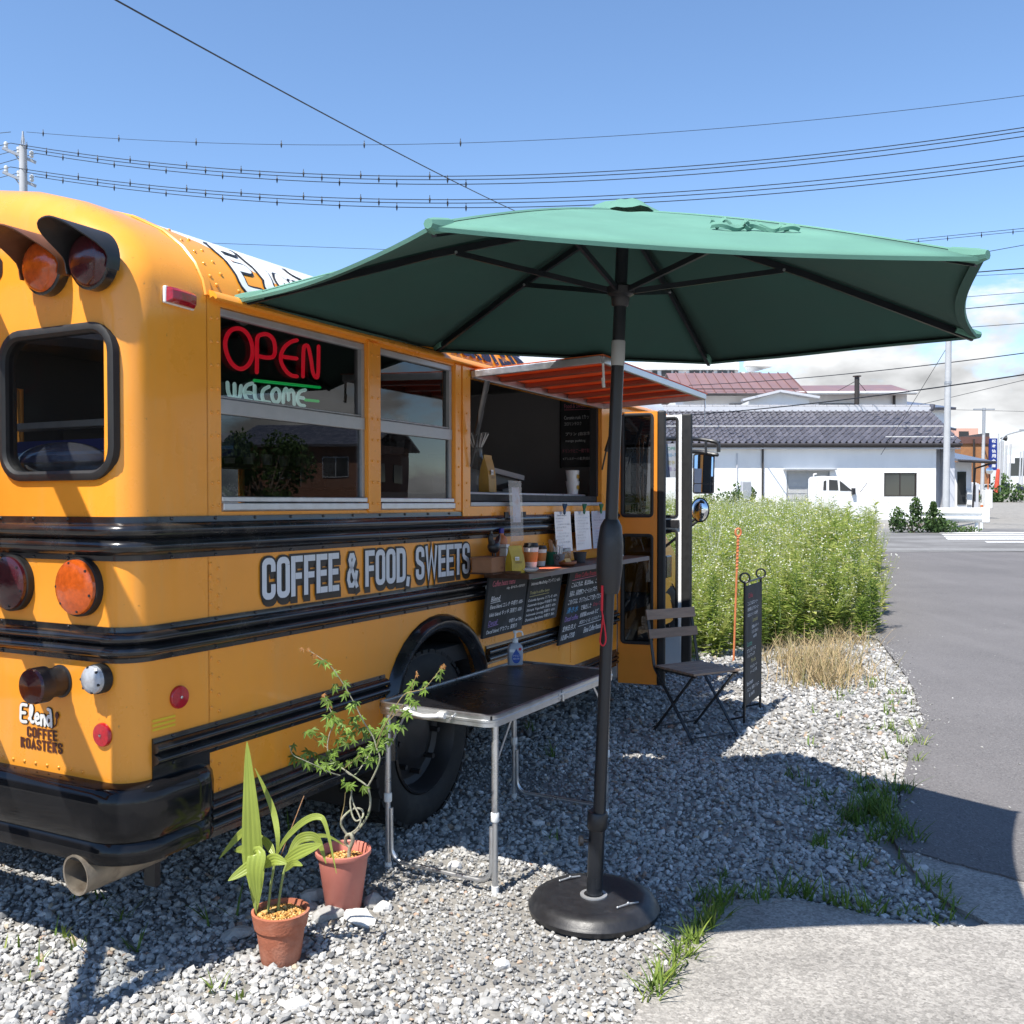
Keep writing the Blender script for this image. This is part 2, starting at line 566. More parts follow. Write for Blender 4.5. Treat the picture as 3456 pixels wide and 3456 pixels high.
m_darkred = M('dark_red_lens', (0.055, 0.006, 0.010), 0.2, var=0.2, vscale=30, coat=0.5, bump=0.1, bscale=90)
m_clearlens = M('clear_lens', (0.42, 0.43, 0.45), 0.18, var=0.2, vscale=50, coat=0.6, bump=0.15, bscale=70)
m_letterblack = M('letter_black', (0.016, 0.014, 0.014), 0.45, var=0.1)
m_letterwhite = M('letter_white', (0.62, 0.65, 0.70), 0.4, var=0.03)
m_lettershadow = M('letter_drop_shadow', (0.028, 0.022, 0.016), 0.45, var=0.1)
m_brownletter = M('letter_brown', (0.085, 0.022, 0.012), 0.5, var=0.1)
m_navy = M('letter_navy', (0.018, 0.016, 0.04), 0.5, var=0.1)

# roof paint: yellow shoulder running up in a curved edge to the white roof
def roof_material():
    m, nt, b = new_mat('roof_paint')
    L = nt.links.new
    tcn = nt.nodes.new('ShaderNodeTexCoord')
    sp = nt.nodes.new('ShaderNodeSeparateXYZ'); L(tcn.outputs['Object'], sp.inputs[0])
    cv = nt.nodes.new('ShaderNodeFloatCurve')       # u/6 -> height of the paint edge
    mu = nt.nodes.new('ShaderNodeMath'); mu.operation = 'MULTIPLY'; mu.inputs[1].default_value = 1/6.0
    L(sp.outputs['X'], mu.inputs[0]); L(mu.outputs[0], cv.inputs['Value'])
    pts = [(0.0, 0.75), (0.04, 0.72), (0.065, 0.55), (0.09, 0.40), (0.12, 0.30), (0.2, 0.20), (0.27, 0.22), (0.33, 0.34), (0.42, 0.34), (0.47, 0.16), (0.55, 0.10), (1.0, 0.10)]
    c = cv.mapping.curves[0]
    c.points[0].location = pts[0]; c.points[1].location = pts[-1]
    for p in pts[1:-1]: c.points.new(*p)
    cv.mapping.update()
    hz = nt.nodes.new('ShaderNodeMapRange')
    hz.inputs['From Min'].default_value = 2.15; hz.inputs['From Max'].default_value = 2.65
    L(sp.outputs['Z'], hz.inputs['Value'])
    gt = nt.nodes.new('ShaderNodeMath'); gt.operation = 'GREATER_THAN'
    L(hz.outputs[0], gt.inputs[0]); L(cv.outputs[0], gt.inputs[1])
    n1 = nt.nodes.new('ShaderNodeTexNoise'); n1.inputs['Scale'].default_value = 3; n1.inputs['Detail'].default_value = 6
    L(tcn.outputs['Object'], n1.inputs['Vector'])
    mx = nt.nodes.new('ShaderNodeMix'); mx.data_type = 'RGBA'
    mx.inputs['A'].default_value = (0.88, 0.325, 0.022, 1); mx.inputs['B'].default_value = (0.76, 0.76, 0.74, 1)
    L(gt.outputs[0], mx.inputs['Factor'])
    hs = nt.nodes.new('ShaderNodeHueSaturation'); L(mx.outputs['Result'], hs.inputs['Color'])
    r = nt.nodes.new('ShaderNodeMapRange'); r.inputs['To Min'].default_value = 0.93; r.inputs['To Max'].default_value = 1.05
    L(n1.outputs['Fac'], r.inputs['Value']); L(r.outputs[0], hs.inputs['Value'])
    L(hs.outputs[0], b.inputs['Base Color']); b.inputs['Roughness'].default_value = 0.33; b.inputs['Coat Weight'].default_value = 0.2
    return m
m_roof = roof_material()

bus = thing('school_bus', 'yellow school bus turned coffee stand with black rails and open side hatch', 'bus', BO, math.atan2(FW.y, FW.x))
W_BUS = 2.30
Z_LOW, Z_GUT = 0.40, 2.185
U_END = 5.05

# outline of a cross section, right bottom -> roof -> left bottom, in (y, z); y=0 is the right side
ROOF = [(0.0, 2.185), (0.012, 2.235), (0.045, 2.295), (0.10, 2.355), (0.19, 2.42), (0.33, 2.485), (0.52, 2.54), (0.80, 2.588), (1.15, 2.605)]
ROOF_FULL = ROOF + [(W_BUS - y, z) for y, z in ROOF[-2::-1]]
def inset(profile, d):
    out = []
    n = len(profile)
    for i, (y, z) in enumerate(profile):
        a = profile[max(i-1, 0)]; b = profile[min(i+1, n-1)]
        t = Vector((b[0]-a[0], b[1]-a[1])).normalized()
        nrm = Vector((t.y, -t.x))           # to the right of travel = inward
        out.append((y + nrm.x*d, z + nrm.y*d))
    return out
SECT = [(0.0, z) for z in (0.60, 0.9, 1.2, 1.46, 1.8, 2.05)] + ROOF_FULL + [(W_BUS, z) for z in (2.05, 1.8, 1.46, 1.2, 0.9, 0.60)]
def cap_rows():
    rows = []
    RC = 0.09; RT = 0.14       # corner radius at the sides / over the roof
    for i in range(9):
        a = PI/2 * i / 8
        x = 0.0 + (REAR) * math.sin(a)
        x2 = 0.05 - 0.14 * math.sin(a)
        row = []
        ins = inset(SECT, 1.0)
        for k, (y, z) in enumerate(SECT):
            w = min(1.0, max(0.0, (z - 2.05) / 0.3))
            w = w*w*(3-2*w)
            d = (1 - math.cos(a)) * ((1-w)*RC + w*RT)
            xx = (1-w)*x + w*x2
            row.append((xx, y + (ins[k][0]-y)*d, z + (ins[k][1]-z)*d))
        rows.append(row)
    return rows
cr = cap_rows()
cap = MB()
seam_row = [(0.245, y, z) for y, z in SECT]
mid_row = [(0.12, y, z) for y, z in SECT]
cap.grid([seam_row, mid_row] + cr)
o = cap.build('rear_cap', m_yellow, bus, smooth=True)
# flat back with its window and doorway openings
flat = [(y, z) for _, y, z in cr[-1]]
s0, z0 = R(8, 640); s1, z1 = R(212, 905)
RW = (R(221, 760)[0] + 0.017, R(2, 760)[0] - 0.017, R(120, 908)[1] + .017, R(120, 614)[1] - .017)
rw = rrect(RW[0], RW[1], RW[2], RW[3], 0.085, 6)
DOORW = (0.76, 1.60, 0.74, 2.36)
dw = rrect(DOORW[0], DOORW[1], DOORW[2], DOORW[3], 0.05, 3)
lw = rrect(W_BUS-RW[1]+0.05, W_BUS-RW[0], RW[2], RW[3], 0.085, 6)
sheet('rear_panel', flat, [rw, dw, lw], m_yellow, bus, lambda a, b: (REAR, a, b), 0.03, (1, 0, 0))

# rear windows: rubber gasket and pane
def ring(name, loop, w, h, mat, parent, to3):
    n = len(loop); mb = MB(); cxy = Vector((sum(p[0] for p in loop)/n, sum(p[1] for p in loop)/n))
    prof = [(0, -0.012), (0, h), (w*0.3, h*1.35), (w*0.7, h*1.35), (w, h*.6), (w, -0.034)]
    rows = []
    for p in prof:
        row = []
        for i in range(n):
            a = Vector(loop[i-1]); b = Vector(loop[(i+1) % n]); t = (b-a).normalized(); nr = Vector((t.y, -t.x))
            if nr.dot(Vector(loop[i]) - cxy) < 0: nr = -nr
            q = Vector(loop[i]) + nr * (w*0.5 - p[0])
            row.append(to3(q.x, q.y, p[1]))
        row.append(row[0]); rows.append(row)
    mb.grid(rows)
    return mb.build(name, mat, parent, smooth=True)
win = bpy.data.objects.new('rear_window', None); COL.objects.link(win); win.parent = bus
ring('gasket', rw, 0.030, 0.012, m_rubber, win, lambda a, b, h: (REAR - h, a, b))
m_rearglass = glass('rear_window_glass', (0.62, 0.64, 0.65), 1.52)
MB().poly([(REAR + 0.006, a, b) for a, b in rw]).build('pane', m_rearglass, win)
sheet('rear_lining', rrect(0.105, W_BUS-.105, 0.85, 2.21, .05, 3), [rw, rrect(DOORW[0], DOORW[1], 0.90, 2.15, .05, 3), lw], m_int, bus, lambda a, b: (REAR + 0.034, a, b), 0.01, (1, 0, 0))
win2 = bpy.data.objects.new('rear_window', None); COL.objects.link(win2); win2.parent = bus
ring('gasket', lw, 0.034, 0.012, m_rubber, win2, lambda a, b, h: (REAR - h, a, b))
MB().poly([(REAR + 0.006, a, b) for a, b in lw]).build('pane', m_glass, win2)

# emergency door swung wide open at the back (its shadow falls across the rear panel)
door = bpy.data.objects.new('rear_emergency_door', None); COL.objects.link(door); door.parent = bus
door.location = (REAR - 0.03, 0.74, 0)
hd = Vector((0.27, -0.96, 0)).normalized()
door.rotation_euler = (0, 0, math.atan2(hd.dot(LF), hd.dot(FW)))
door['label'] = 'rear emergency door standing wide open'
DWID = 0.92
sheet('door_panel', [(0, 0.84), (DWID, 0.84), (DWID, 2.34), (0, 2.34)], [rrect(0.07, DWID-0.07, 1.60, 2.25, 0.05, 4), rrect(0.07, DWID-0.07, 0.905, 1.44, 0.05, 4)], m_yellow, door, lambda a, b: (a, 0, b), 0.04, (0, 1, 0))
MB().poly([(a, 0.02, b) for a, b in rrect(0.07, DWID-0.07, 1.60, 2.25, 0.05, 4)]).build('pane', m_glassclear, door)
MB().poly([(a, 0.02, b) for a, b in rrect(0.07, DWID-0.07, 0.905, 1.44, 0.05, 4)]).build('pane', m_glassclear, door)
MB().bar((0.80, -0.04, 1.50), (0.62, -0.04, 1.50), 0.02, 0.03).build('handle', m_black, door, bevel=0.004)
hz_ = R(2, 592)[1]
MB().tube([(REAR-0.018, 0.725, hz_-0.045), (REAR-0.018, 0.725, hz_+0.045)], 0.016, 10).box(REAR-0.008, REAR+0.0, 0.672, 0.715, hz_-0.03, hz_+0.03).build('hinge', m_yellow, bus, smooth=True)

# right side wall with its openings
ARC_U, ARC_R, ARC_T = 1.70, 0.405, 0.93
def arch(r, top, z0, n=18, c=ARC_U):
    pts = []
    for i in range(n + 1):
        a = PI - PI * i / n
        pts.append((c + r * math.cos(a), 0.52 + (top - 0.52) * math.sin(a) ** 0.9 if 0 < i < n else 0.52))
    return [(c - r, z0)] + pts + [(c + r, z0)]
W1 = (0.305, 1.138, 1.472, 2.160)
W2 = (1.232, 1.846, 1.472, 2.160)
HT = (1.985, 3.735, 1.485, 2.125)
DR = (4.06, 4.96)
outer = [(0.24, Z_LOW)] + arch(ARC_R, ARC_T, Z_LOW) + [(DR[0], Z_LOW), (DR[0], Z_GUT), (0.24, Z_GUT)]
rect = lambda q: [(q[0], q[2]), (q[1], q[2]), (q[1], q[3]), (q[0], q[3])]
side_wall = sheet('side_wall', outer, [rect(W1), rect(W2), rect(HT)], m_yellow, bus, lambda a, b: (a, 0, b), 0.045, (0, 1, 0))
sheet('door_header', [(DR[0]+0.001, 2.135), (DR[1], 2.135), (DR[1], Z_GUT), (DR[0]+0.001, Z_GUT)], [], m_yellow, bus, lambda a, b: (a, 0.004, b), 0.045, (0, 1, 0))
sheet('front_side_wall', [(DR[1]+0.001, 0.5), (5.06, 0.5), (5.06, Z_GUT), (DR[1]+0.001, Z_GUT)], [], m_yellow, bus, lambda a, b: (a, 0.002, b), 0.045, (0, 1, 0))
# left wall with two window openings, floor, front bulkhead
LWIN = [(0.4, 1.2, 1.55, 2.1), (2.35, 2.85, 1.50, 1.75), (4.3, 4.95, 1.45, 2.1)]
sheet('left_wall', [(0.05, 0.45), (5.06, 0.45), (5.06, Z_GUT), (0.05, Z_GUT)], [rect(q) for q in LWIN], m_yellow, bus, lambda a, b: (a, W_BUS, b), -0.05, (0, 1, 0))
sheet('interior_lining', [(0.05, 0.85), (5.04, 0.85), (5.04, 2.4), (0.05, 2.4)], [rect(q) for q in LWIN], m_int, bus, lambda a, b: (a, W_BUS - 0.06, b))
for q in LWIN:
    MB().poly([(q[0], W_BUS-0.03, q[2]), (q[1], W_BUS-0.03, q[2]), (q[1], W_BUS-0.03, q[3]), (q[0], W_BUS-0.03, q[3])]).build('left_pane', glass('left_window_glass', (0.25, 0.27, 0.3)) if q is LWIN[0] else bpy.data.materials['left_window_glass'], bus)
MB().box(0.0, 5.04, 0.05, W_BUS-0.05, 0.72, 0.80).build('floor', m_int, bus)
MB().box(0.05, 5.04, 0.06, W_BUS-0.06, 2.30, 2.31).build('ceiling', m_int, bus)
MB().box(5.06, 5.09, 0.05, W_BUS-0.05, 0.5, 1.33).build('front_bulkhead', m_yellow, bus)
MB().poly([(5.50, 0.30, 1.34), (5.50, W_BUS-0.30, 1.34), (5.10, W_BUS-0.12, 2.2), (5.10, 0.12, 2.2)]).build('windscreen', m_glass, bus)
MB().box(4.02, 4.05, 0.055, W_BUS-0.07, 0.80, 2.29).build('partition', m_intgrey, bus)

# roof
rows = []
nu = 25
for i in range(nu):
    u = 0.245 + (5.12 - 0.245) * i / (nu - 1)
    rows.append([(u, y, z) for y, z in ROOF_FULL])
mb = MB().grid(rows)
front = rows[-1]
mb.build('roof', m_roof, bus, smooth=True)
mb = MB(); mb.poly([(5.12, y, z) for y, z in ROOF_FULL]); mb.build('roof_front', m_white, bus)
# seam band behind the cap
mb = MB(); rows = []
for u, d in ((0.232, 0.0), (0.236, 0.006), (0.262, 0.006), (0.268, 0.0)):
    rows.append([(u, y, z) for y, z in inset(ROOF_FULL, -d - 0.001)])
mb.grid(rows); mb.build('roof_seam', m_yellow, bus, smooth=True)
# drip rail
mb = MB(); rows = []
gp = [(0.0, 2.205), (-0.022, 2.200), (-0.036, 2.187), (-0.040, 2.176), (-0.034, 2.172), (-0.022, 2.183), (0.0, 2.176)]
for u in [0.25 + 0.2*i for i in range(25)]:
    rows.append([(u, y, z) for y, z in gp])
mb.grid(rows); mb.poly([(0.25, y, z) for y, z in gp]); mb.build('drip_rail', m_yellow, bus, smooth=True)

# rub rails: pressed steel with two ribs, wrapped round the corner where they reach the back
def rail_path(u0, u1, wrap):
    pts = []
    if wrap:
        r = 0.09
        pts.append(((REAR, 0.735), (-1, 0)))
        for i in range(9):
            a = PI/2 * i / 8
            n = (-math.cos(a), -math.sin(a))
            pts.append(((0.0 + r*n[0], r + r*n[1]), n))
        u0 = 0.02
    k = max(2, int((u1 - u0) / 0.35))
    for i in range(k + 1):
        pts.append(((u0 + (u1-u0)*i/k, 0.0), (0, -1)))
    return pts
def rub_rail(name, z0, z1, u0, u1, wrap, ribs=2, depth=0.024, seam=None):
    h = z1 - z0
    prof = [(-0.01, 0.0), (0.006, 0.0), (0.007, 0.12)]
    a0, a1 = 0.14, 0.86
    for k in range(ribs):
        b0 = a0 + (a1-a0)*k/ribs; b1 = a0 + (a1-a0)*(k+1)/ribs
        for i in range(1, 8):
            t = i/8
            prof.append((0.007 + depth*math.sin(PI*t)**0.7, b0 + (b1-b0)*t))
        prof.append((0.008, b1))
    prof += [(0.007, 0.9), (0.006, 1.0), (-0.01, 1.0)]
    rows = []
    for (p, n) in rail_path(u0, u1, wrap):
        rows.append([(p[0] + n[0]*d, p[1] + n[1]*d, z0 + h*t) for d, t in prof])
    mb = MB().grid(rows)
    mb.poly([rows[-1][i] for i in range(len(prof))]); mb.poly(rows[0])
    return mb.build(name, m_black, bus, smooth=True)
rub_rail('rub_rail', 1.324, 1.459, 0, 4.03, True)
rub_rail('rub_rail', 1.013, 1.123, 0, 4.03, True)
def rear_rail(z0, z1):
    h = z1 - z0; prof = [(-0.01, 0.0), (0.006, 0.0), (0.007, 0.12), (0.024, 0.2), (0.030, 0.32), (0.024, 0.44), (0.008, 0.5), (0.024, 0.56), (0.030, 0.68), (0.024, 0.8), (0.007, 0.88), (0.006, 1.0), (-0.01, 1.0)]
    rows = [[(REAR - d, y, z0 + h*t) for d, t in prof] for y in (1.625, 2.20)]
    MB().grid(rows).poly(rows[0]).poly(rows[1]).build('rub_rail', m_black, bus, smooth=True)
rear_rail(1.324, 1.459); rear_rail(1.013, 1.123)
rub_rail('rub_rail', 0.672, 0.770, 0.0, 1.255, False)
rub_rail('rub_rail', 0.672, 0.770, 2.16, 4.03, False)
rub_rail('skirt_rail', 0.385, 0.53, 0.235, 1.24, False, ribs=3, depth=0.018)
rub_rail('skirt_rail', 0.385, 0.50, 2.16, 4.03, False, ribs=3, depth=0.018)
# small black corner plate between cap and skirt
MB().box(0.0, 0.24, -0.004, 0.03, 0.62, 0.69).build('corner_plate', m_black, bus)
# bumper
mb = MB(); rows = []
bprof = [(0.0, 0.645), (0.045, 0.640), (0.062, 0.622), (0.068, 0.585), (0.066, 0.50), (0.060, 0.455), (0.052, 0.445), (0.060, 0.43), (0.066, 0.40), (0.060, 0.372), (0.040, 0.362), (0.0, 0.360)]
bprof = [(d, 0.645 - (0.645 - z)*0.85) for d, z in bprof]
pth = [((REAR, 2.24), (-1, 0)), ((REAR, 1.15), (-1, 0))]
for i in range(11):
    a = PI/2*i/10; n = (-math.cos(a), -math.sin(a)); pth.append(((0.0 + 0.09*n[0], 0.09 + 0.09*n[1]), n))
pth += [((0.06, 0), (0, -1)), ((0.13, 0), (0, -1)), ((0.175, 0.0), (0, -1)), ((0.215, 0.022), (0, -1)), ((0.228, 0.05), (0, -1))]
for p, n in pth:
    rows.append([(p[0]+n[0]*d, p[1]+n[1]*d, z) for d, z in bprof])
mb.grid(rows); mb.poly(rows[-1]); mb.poly(rows[0])
mb.build('rear_bumper', M('bumper_black', (0.007, 0.007, 0.008), 0.12, var=0.3, vscale=6, coat=0.0, spec=0.32, bump=0.05, bscale=3, rvar=.05), bus, smooth=True)
MB().box(0.0, 0.24, -0.003, 0.03, 0.40, 0.62).build('bumper_end_plate', m_black, bus)
MB().box(0.2, 5.6, 0.35, W_BUS-0.35, 0.36, 0.72).build('chassis', m_dark, bus)
MB().bar((0.30, 0.05, 0.385), (1.28, 0.05, 0.385), 0.05, 0.03).build('side_sill', M('dusty_steel', (0.10, 0.085, 0.065), 0.8, var=0.3, vscale=12), bus)
# exhaust
ex = MB()
es, ez_ = R(142, 1652, -0.16)
e0 = Vector((-0.16, es, ez_)); e1 = Vector((0.62, es - 0.06, ez_ + 0.03))
tdir = (e1 - e0).normalized()
ex.tube([e0, e0 + tdir*0.30, e0 + tdir*0.301, e1], [0.062, 0.062, 0.052, 0.052], 20, cap=False)
ex.tube([e0 + tdir*0.28, e0 + tdir*0.001, e0], [0.055, 0.056, 0.062], 20, cap=False)
ex.lathe([(0.0, 0.0), (0.05, 0.0)], 12, tuple(e0 + tdir*0.24), 'x', cap=False)
ex.build('exhaust_pipe', M('exhaust_steel', (0.30, 0.25, 0.19), 0.55, metal=0.5, var=0.25, vscale=12, col2=(0.12, 0.085, 0.06), c2scale=7), bus, smooth=True)
MB().box(0.19, 0.215, 0.20, 0.25, 0.20, 0.40).build('exhaust_bracket', m_dark, bus)
MB().poly([(1.36, 0.055, 0.62), (1.30, 0.055, 0.16), (1.30, 0.45, 0.16), (1.36, 0.45, 0.62)], 0.01, (1, 0, 0)).build('mud_flap', m_rubber, bus)

# wheel arch flare
def flare():
    mb = MB(); rows = []
    prof = [(0.002, -0.03), (-0.02, -0.025), (-0.042, 0.0), (-0.045, 0.022), (-0.03, 0.04), (-0.002, 0.052), (0.002, 0.045)]
    for (d, e) in prof:
        rows.append([(p[0], d, p[1]) for p in arch(ARC_R + e, ARC_T + e, Z_LOW)])
    mb.grid(rows)
    return mb.build('wheel_arch', m_black, bus, smooth=True)
flare()
# inner wheel well
mb = MB(); rows = [[(p[0], d, p[1]) for p in arch(ARC_R + 0.0, ARC_T, Z_LOW)] for d in (0.0, 0.6)]
mb.grid(rows); mb.poly(rows[1]); mb.build('wheel_well', m_dark, bus)
# wheel: tyre, rim
def make_wheel(u, parent, r=0.405, w=0.24, y0=0.035):
    wh = bpy.data.objects.new('wheel', None); COL.objects.link(wh); wh.parent = parent
    wh.location = (u, y0, r)
    prof = [(0.255, w), (0.30, w), (0.375, w), (0.398, w-0.02), (r, w-0.05), (r, 0.06), (0.398, 0.022), (0.375, 0.004), (0.33, -0.006), (0.285, 0.0), (0.262, 0.012), (0.255, 0.03), (0.255, w)]
    t = MB().lathe(prof, 48, axis='y', cap=False)
    for k in range(44):
        a = 2*PI*k/44
        for (ya, yb, sh) in ((0.012, 0.085, 0.0), (0.10, 0.15, 0.5), (0.165, 0.232, 0.0)):
            b = a + sh*2*PI/44
            c, s = math.cos(b), math.sin(b)
            hw = 0.021
            p = [(-s*hw, c*hw), (s*hw, -c*hw)]
            rr = r + 0.006
            vs = []
            for rad in (r-0.01, rr):
                for (dx, dz) in p:
                    for yy in (ya, yb):
                        vs.append((c*rad + dx, yy, s*rad + dz))
            t.add(vs, [(4,5,7,6), (0,4,6,2), (1,3,7,5), (0,1,5,4), (2,6,7,3)])
    t.build('tyre', M('tyre_rubber', (0.013, 0.013, 0.013), 0.75, var=0.25, vscale=18, col2=(0.05, 0.047, 0.042), c2scale=5, c2lo=.5, c2hi=.8), wh, smooth=True)
    rim = MB().lathe([(0.256, 0.03), (0.258, 0.006), (0.250, 0.0), (0.238, 0.02), (0.225, 0.085), (0.20, 0.10), (0.15, 0.09), (0.115, 0.06), (0.09, 0.05), (0.0, 0.05)], 36, axis='y', cap=False)
    rm = rim.build('rim', M('rim_black', (0.02, 0.02, 0.022), 0.45, var=0.2), wh, smooth=True)
    nut = MB().lathe([(0.013, 0.04), (0.013, 0.09), (0.008, 0.095)], 6, axis='y').build('wheel_nut', m_dark, rm)
    nut.location = (0.165, 0, 0)
    for k in range(1, 8):
        a = 2*PI*k/8
        share(nut, 'wheel_nut', rm, (0.165*math.cos(a), 0.0, 0.165*math.sin(a)))
    return wh
make_wheel(1.66, bus)
make_wheel(5.95, bus, y0=0.24)

# window posts, alu frames, panes
def sash(q, name='window', neon=False):
    wn_ = bpy.data.objects.new(name, None); COL.objects.link(wn_); wn_.parent = bus
    u0, u1, z0, z1 = q
    zt = 1.813
    f = MB()
    f.box(u0+.001, u1-.001, 0.004, 0.04, z0, z0+0.012)
    f.box(u0+.001, u1-.001, -0.010, 0.045, z0+0.004, z0+0.030)
    f.box(u0+.001, u1-.001, -0.004, 0.042, z0+0.033, z0+0.052)
    f.build('sill', m_alu, wn_, bevel=0.003)
    f = MB().box(u0+.001, u1-.001, 0.008, 0.040, zt-0.010, zt+0.042).box(u0+.001, u1-.001, 0.016, 0.036, zt+0.044, zt+0.052)
    f.build('meeting_rail', m_alumatt, wn_, bevel=0.003)
    f = MB().box(u0+.001, u1-.001, 0.012, 0.040, z1-0.026, z1-.001)
    f.build('head', m_alumatt, wn_, bevel=0.003)
    MB().box(u0+.001, u0+0.012, 0.012, 0.040, z0+0.053, z1-0.027).build('stile', m_rubber, wn_)
    MB().box(u1-0.022, u1-.001, 0.012, 0.040, z0+0.053, z1-0.027).build('stile', m_alumatt, wn_)
    MB().poly([(u0+.012, 0.030, zt+0.052), (u1-.022, 0.030, zt+0.052), (u1-.022, 0.030, z1-.026), (u0+.012, 0.030, z1-.026)]).build('upper_pane', m_glass, wn_)
    MB().poly([(u0+.012, 0.022, z0+0.052), (u1-.022, 0.022, z0+0.052), (u1-.022, 0.022, zt-0.01), (u0+.012, 0.022, zt-0.01)]).build('lower_pane', m_glass, wn_)
    return wn_
sash(W1); sash(W2)
for (a, b) in ((1.142, 1.228), (1.850, 1.905)):
    MB().box(a, b, -0.008, 0.03, 1.463, 2.172).build('window_post', m_yellow, bus, bevel=0.004)
# serving hatch frame: folded yellow plate round the opening
fr = [(1.912, 1.400), (3.80, 1.400), (3.80, 2.168), (1.912, 2.168)]
sheet('hatch_frame', fr, [rect(HT)], m_yellow, bus, lambda a, b: (a, -0.012, b), 0.010, (0, 1, 0))
sl = MB().box(HT[0]+.002, HT[1]-.002, -0.016, 0.10, HT[2]+.001, HT[2]+0.022); sl.build('hatch_sill', m_alumatt, bus, bevel=0.003)
MB().box(HT[0]+.002, HT[1]-.002, 0.02, 0.10, HT[2]+0.024, HT[2]+0.062).build('hatch_track', m_rubber, bus, bevel=0.004)
MB().box(HT[0]+.03, HT[1]-.002, 0.10, 0.62, HT[2]+0.02, HT[2]+0.075).build('serving_counter', M('steel_counter', (0.55, 0.55, 0.54), 0.35, metal=0.3, var=0.1), bus, bevel=0.006)
MB().box(HT[0]+.004, HT[0]+.024, 0.012, 0.06, HT[2]+.062, HT[3]-.002).build('hatch_jamb', m_rubber, bus)
MB().box(HT[1]-.034, HT[1]-.004, 0.012, 0.06, HT[2]+.062, HT[3]-.002).build('hatch_jamb', m_rubber, bus)

# rivets
def rivets(pts, nrm, mat, name='rivets', r=0.0062, parent=bus):
    mb = MB(); n = Vector(nrm).normalized(); a = n.orthogonal().normalized(); b = n.cross(a)
    for p in pts:
        p = Vector(p)
        o_ = len(mb.v)
        for (rr, h) in ((r, 0.0), (r*.8, r*.55), (r*.35, r*.8)):
            for k in range(6):
                t = PI/3*k
                mb.v.append(tuple(p + (a*math.cos(t)+b*math.sin(t))*rr + n*h))
        for j in range(2):
            for k in range(6):
                k2 = (k+1) % 6
                mb.f.append((o_+j*6+k, o_+j*6+k2, o_+(j+1)*6+k2, o_+(j+1)*6+k))
        mb.f.append(tuple(o_+12+k for k in range(6)))
    o = mb.build(name, mat, parent, smooth=True); o['kind'] = 'stuff'
    return o
rv = []
for i in range(9):
    z = 1.49 + i*0.078
    rv += [(0.262, 0, z), (0.292, 0, z+0.004)]
for z in (1.30, 1.26, 1.21, 1.165, 0.985, 0.93, 0.875, 0.82, 0.64, 0.59, 0.555):
    rv += [(0.252, 0, z)]
    rv += [(0.287, 0, z-0.018)]
for i in range(8):
    rv += [(1.165, -0.008, 1.50+i*0.088), (1.205, -0.008, 1.50+i*0.088), (1.878, -0.008, 1.50+i*0.088)]
for i in range(9):
    rv += [(1.948, -0.012, 1.43+i*0.085)]
for i in range(14): rv += [(2.1+i*0.125, -0.012, 1.442)]
for i in range(20): rv += [(3.90, 0, 0.42+i*0.046)]
for i in range(10): rv += [(3.25, 0, 0.53+i*0.014)]
rivets(rv, (0, -1, 0), m_yellow)
bv = []
for i in range(21): bv += [(0.08+i*0.19, -0.007, 1.452), (0.08+i*0.19, -0.007, 1.330), (0.08+i*0.19, -0.007, 1.117), (0.08+i*0.19, -0.007, 1.019)]
for i in range(7): bv += [(0.08+i*0.19, -0.007, 0.764), (0.08+i*0.19, -0.007, 0.678)]
rivets(bv, (0, -1, 0), m_black)
bv = [(REAR-.007, 0.25+0.16*i, z) for i in range(4) for z in (1.452, 1.330, 1.117, 1.019)]
rivets(bv, (-1, 0, 0), m_black)
rv = [(REAR, 0.2+0.055*i, 0.665) for i in range(10)]
rivets(rv, (-1, 0, 0), m_yellow)
rv = []
def roofpt(t, u, lift=0.0):       # t = arc height on the right shoulder
    for (a, b) in zip(ROOF[:-1], ROOF[1:]):
        if a[1] <= t <= b[1]:
            k = (t-a[1])/(b[1]-a[1])
            p = (a[0]+(b[0]-a[0])*k, t); tg = Vector((b[0]-a[0], b[1]-a[1])).normalized()
            return Vector((u, p[0]-tg.y*lift, p[1]+tg.x*lift)), Vector((0, -tg.y, tg.x))
for i in range(34):
    p, n = roofpt(2.232, 0.30+i*0.105)
    rv.append((p, n))
for i in range(7):
    p, n = roofpt(2.26+i*0.045, 0.285); rv.append((p, n))
    p, n = roofpt(2.28+i*0.045, 0.345); rv.append((p, n))
mbv = MB()
for p, n in rv:
    n = n.normalized(); a = n.orthogonal().normalized(); b = n.cross(a); o_ = len(mbv.v); r = 0.0075
    for (rr, h) in ((r, 0.0), (r*.8, r*.55), (r*.35, r*.8)):
        for k in range(6): mbv.v.append(tuple(p + (a*math.cos(PI/3*k)+b*math.sin(PI/3*k))*rr + n*h))
    for j in range(2):
        for k in range(6): mbv.f.append((o_+j*6+k, o_+j*6+(k+1) % 6, o_+(j+1)*6+(k+1) % 6, o_+(j+1)*6+k))
    mbv.f.append(tuple(o_+12+k for k in range(6)))
o = mbv.build('roof_rivets', m_yellow, bus, smooth=True); o['kind'] = 'stuff'

